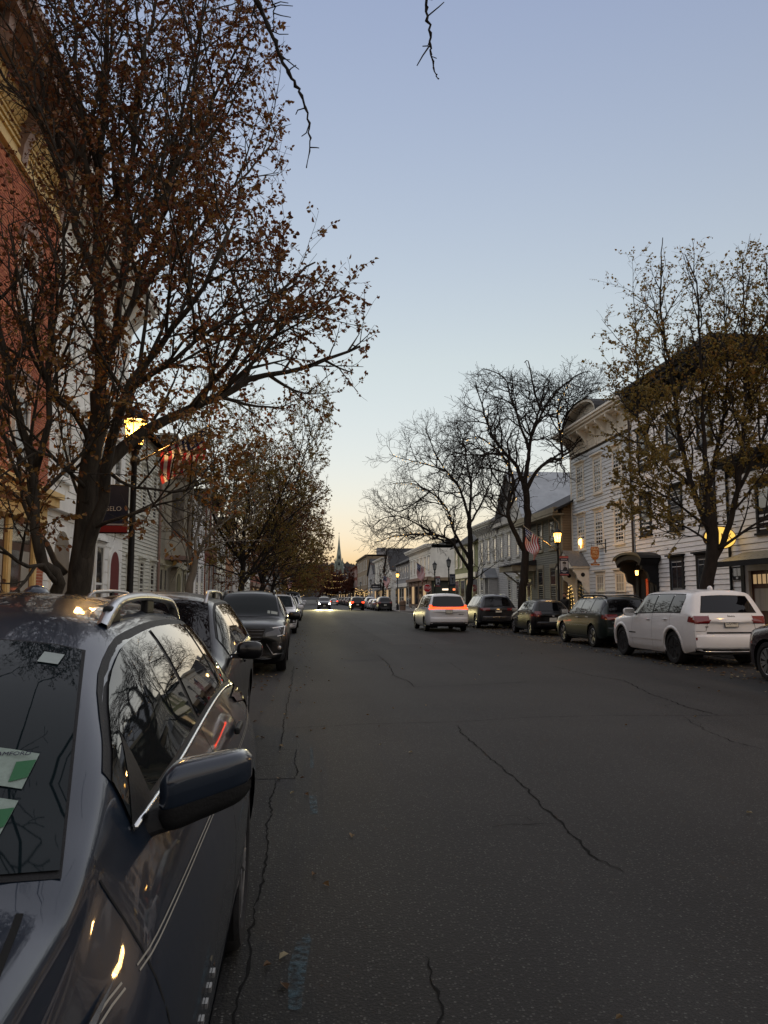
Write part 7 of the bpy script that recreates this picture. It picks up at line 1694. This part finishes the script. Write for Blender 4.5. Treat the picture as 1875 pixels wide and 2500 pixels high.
# iron sidewalk post and electrical box by the big house
# ---------------------------------------------------------------- the person waiting by the lamp post
def person(x, y, z, rz, label):
    t = thing('person', label, 'person', (x,y,z), rz)
    M_JKT = mat('black_quilted_jacket',(0.012,0.013,0.015),.7,.3,14,.5,26); M_SKIN = mat('skin',(0.36,0.21,0.15),.55,.15,9); M_TR = mat('dark_trousers',(0.02,0.022,0.03),.85,.2,9); M_HAIR = mat('dark_hair',(0.015,0.011,0.009),.6,.3,30,.5,60)
    V = [((0,0,.86),.15),((0,0,1.02),.155),((0,.01,1.20),.165),((0,.01,1.33),.14),((0,.0,1.41),.062),((0,.015,1.46),.055)]
    E = [(0,1),(1,2),(2,3),(3,4),(4,5)]
    def chain(st, pts):
        k = st
        for p, r in pts: V.append((p,r)); E.append((k,len(V)-1)); k = len(V)-1
    for s in (1,-1):
        chain(3, [((s*.17,.0,1.32),.075),((s*.215,-.02,1.12),.058),((s*.20,.05,.93),.048),((s*.15,.17,.88),.034)])
        chain(0, [((s*.09,.0,.78),.095),((s*.10,.01,.46),.068),((s*.105,-.02,.10),.05),((s*.11,.06,.045),.045),((s*.115,.16,.035),.035)])
    me = bpy.data.meshes.new('body'); me.from_pydata([v for v,_ in V], E, []); o = bpy.data.objects.new('body', me); COL.objects.link(o); o.parent = t
    sk = o.modifiers.new('skin','SKIN'); ob = o.modifiers.new('sub','SUBSURF'); ob.levels = 2; ob.render_levels = 2
    for i, (v, r) in enumerate(V): me.skin_vertices[0].data[i].radius = (r, r*.82)
    me.skin_vertices[0].data[0].use_root = True
    dg = bpy.context.evaluated_depsgraph_get(); m2 = bpy.data.meshes.new_from_object(o.evaluated_get(dg)); o.modifiers.clear(); o.data = m2; bpy.data.meshes.remove(me)
    m2.materials.clear()
    for m in (M_JKT, M_TR, M_SKIN): m2.materials.append(m)
    m2.polygons.foreach_set('material_index', [0 if f.center.z > .80 and not (f.center.z > 1.415) and not (f.center.y > .125 and f.center.z < 1.0) else (2 if f.center.z > 1.41 or (f.center.y > .125 and f.center.z > .7) else 1) for f in m2.polygons])
    m2.polygons.foreach_set('use_smooth',[True]*len(m2.polygons))
    # head, looking down and to the street
    hd = MB().sphere((0,0,0),1,18,14); vs = []
    for (a,b,q) in hd.v:
        xx, yy, zz = a*.078, b*.098, q*.118
        if zz < -.03: xx *= 1-.35*(-zz-.03)/.09; yy += .012*(-zz)/.1
        if yy > .06 and abs(xx) < .018 and -.035 < zz < .03: yy += .022*(1-abs(zz+.012)/.05)
        if yy > .05 and .005 < zz < .035 and .018 < abs(xx) < .05: yy -= .010
        if yy > .05 and -.062 < zz < -.045 and abs(xx) < .03: yy -= .006
        vs.append((xx,yy,zz))
    hd.v = vs; h_ = hd.build('head', M_SKIN, o, smooth=True); h_.location = (0,.03,1.545); h_.rotation_euler = (R(-14),0,R(12))
    for s in (1,-1):
        MB().sphere((s*.079,-.005,-.005),.02,6,6,(.4,1,1.5)).build('ear', M_SKIN, h_, smooth=True); MB().sphere((s*.03,.083,.018),.010,6,5).build('eye', M_HAIR, h_, smooth=True)
    hr = MB().sphere((0,0,0),1,18,12); hr.v = [(a*.084, b*.104-.012, q*.100+.030) for a,b,q in hr.v]; hr.f = [f for f in hr.f if not (sum(hr.v[i][1] for i in f)/len(f) > .045 and sum(hr.v[i][2] for i in f)/len(f) < .065) and sum(hr.v[i][2] for i in f)/len(f) > -.045]
    hr.m = [0]*len(hr.f); hr.build('hair', M_HAIR, h_, smooth=True)
    cl = MB().lathe([(.075,1.38),(.082,1.42),(.078,1.455),(.070,1.45)], (0,.01,0), 14).build('collar', M_JKT, o, smooth=True)
    for s in (1,-1):      # hands meet in front of the waist
        for k in range(5):
            b0 = Vector((s*(.135-.004*k),.185+.002*k,.915-.018*k)); l = (.05,.075,.082,.076,.06)[k]; dv = Vector((-s*.8,.45,-.12 if k else .3)).normalized()
            MB().tube([b0, b0+dv*l*.45, b0+dv*l*.75+Vector((0,-.012,-.006)), b0+dv*l+Vector((0,-.030,-.012))],[.0095,.009,.0085,.007],6).build('finger', M_SKIN, o, smooth=True)
    return t
person(11.85, 33.9, .135, R(125), 'dark-haired person in a black jacket standing by the lit lamp post')
# ---------------------------------------------------------------- fallen leaves in the gutters and on the road
rr = random.Random(77); vs = []; fs = []; tint = []
def drop(x, y, s):
    a = rr.random()*6.283; d = Vector((math.cos(a),math.sin(a),rr.uniform(0,.25))); n = Vector((-math.sin(a),math.cos(a),rr.uniform(-.3,.5))); p = Vector((x,y,.009)); o = len(vs); w = s*.36
    vs.extend([tuple(q) for q in (p, p+d*s*.35+n*w+Vector((0,0,.01)), p+d*s*.7+n*w*.7+Vector((0,0,.012)), p+d*s, p+d*s*.7-n*w*.7+Vector((0,0,.010)), p+d*s*.35-n*w+Vector((0,0,.015)))])
    fs.extend([(o,o+1,o+2,o+3),(o,o+3,o+4,o+5)]); tint.extend([rr.random()]*6)
for i in range(130): drop(rr.uniform(-.15,9.0), 2.6+45*rr.random()**1.6, rr.uniform(.03,.055))
for i in range(90): drop(-.2+abs(rr.gauss(0,.28)), rr.uniform(3,45), rr.uniform(.035,.055))
for i in range(1500): drop(8.3+abs(rr.gauss(0,1.1)) if rr.random() < .6 else rr.uniform(9.5,10.95), rr.uniform(10,48), rr.uniform(.05,.09))
for i in range(500): drop(rr.uniform(-2.3,-.4), rr.uniform(4.6,30), rr.uniform(.05,.08))
me = bpy.data.meshes.new('fallen_leaves'); me.from_pydata(vs, [], fs)
me.materials.append(leaf_mat('dry_fallen_leaves',[(0.06,0.03,0.015),(0.13,0.075,0.03),(0.22,0.16,0.07),(0.30,0.26,0.16)])); a_t = me.attributes.new('tint','FLOAT','POINT'); a_t.data.foreach_set('value', tint)
tag(stuff(link('fallen_leaves', me)), 'dry brown and yellow leaves scattered on the road and gutters', 'leaves')
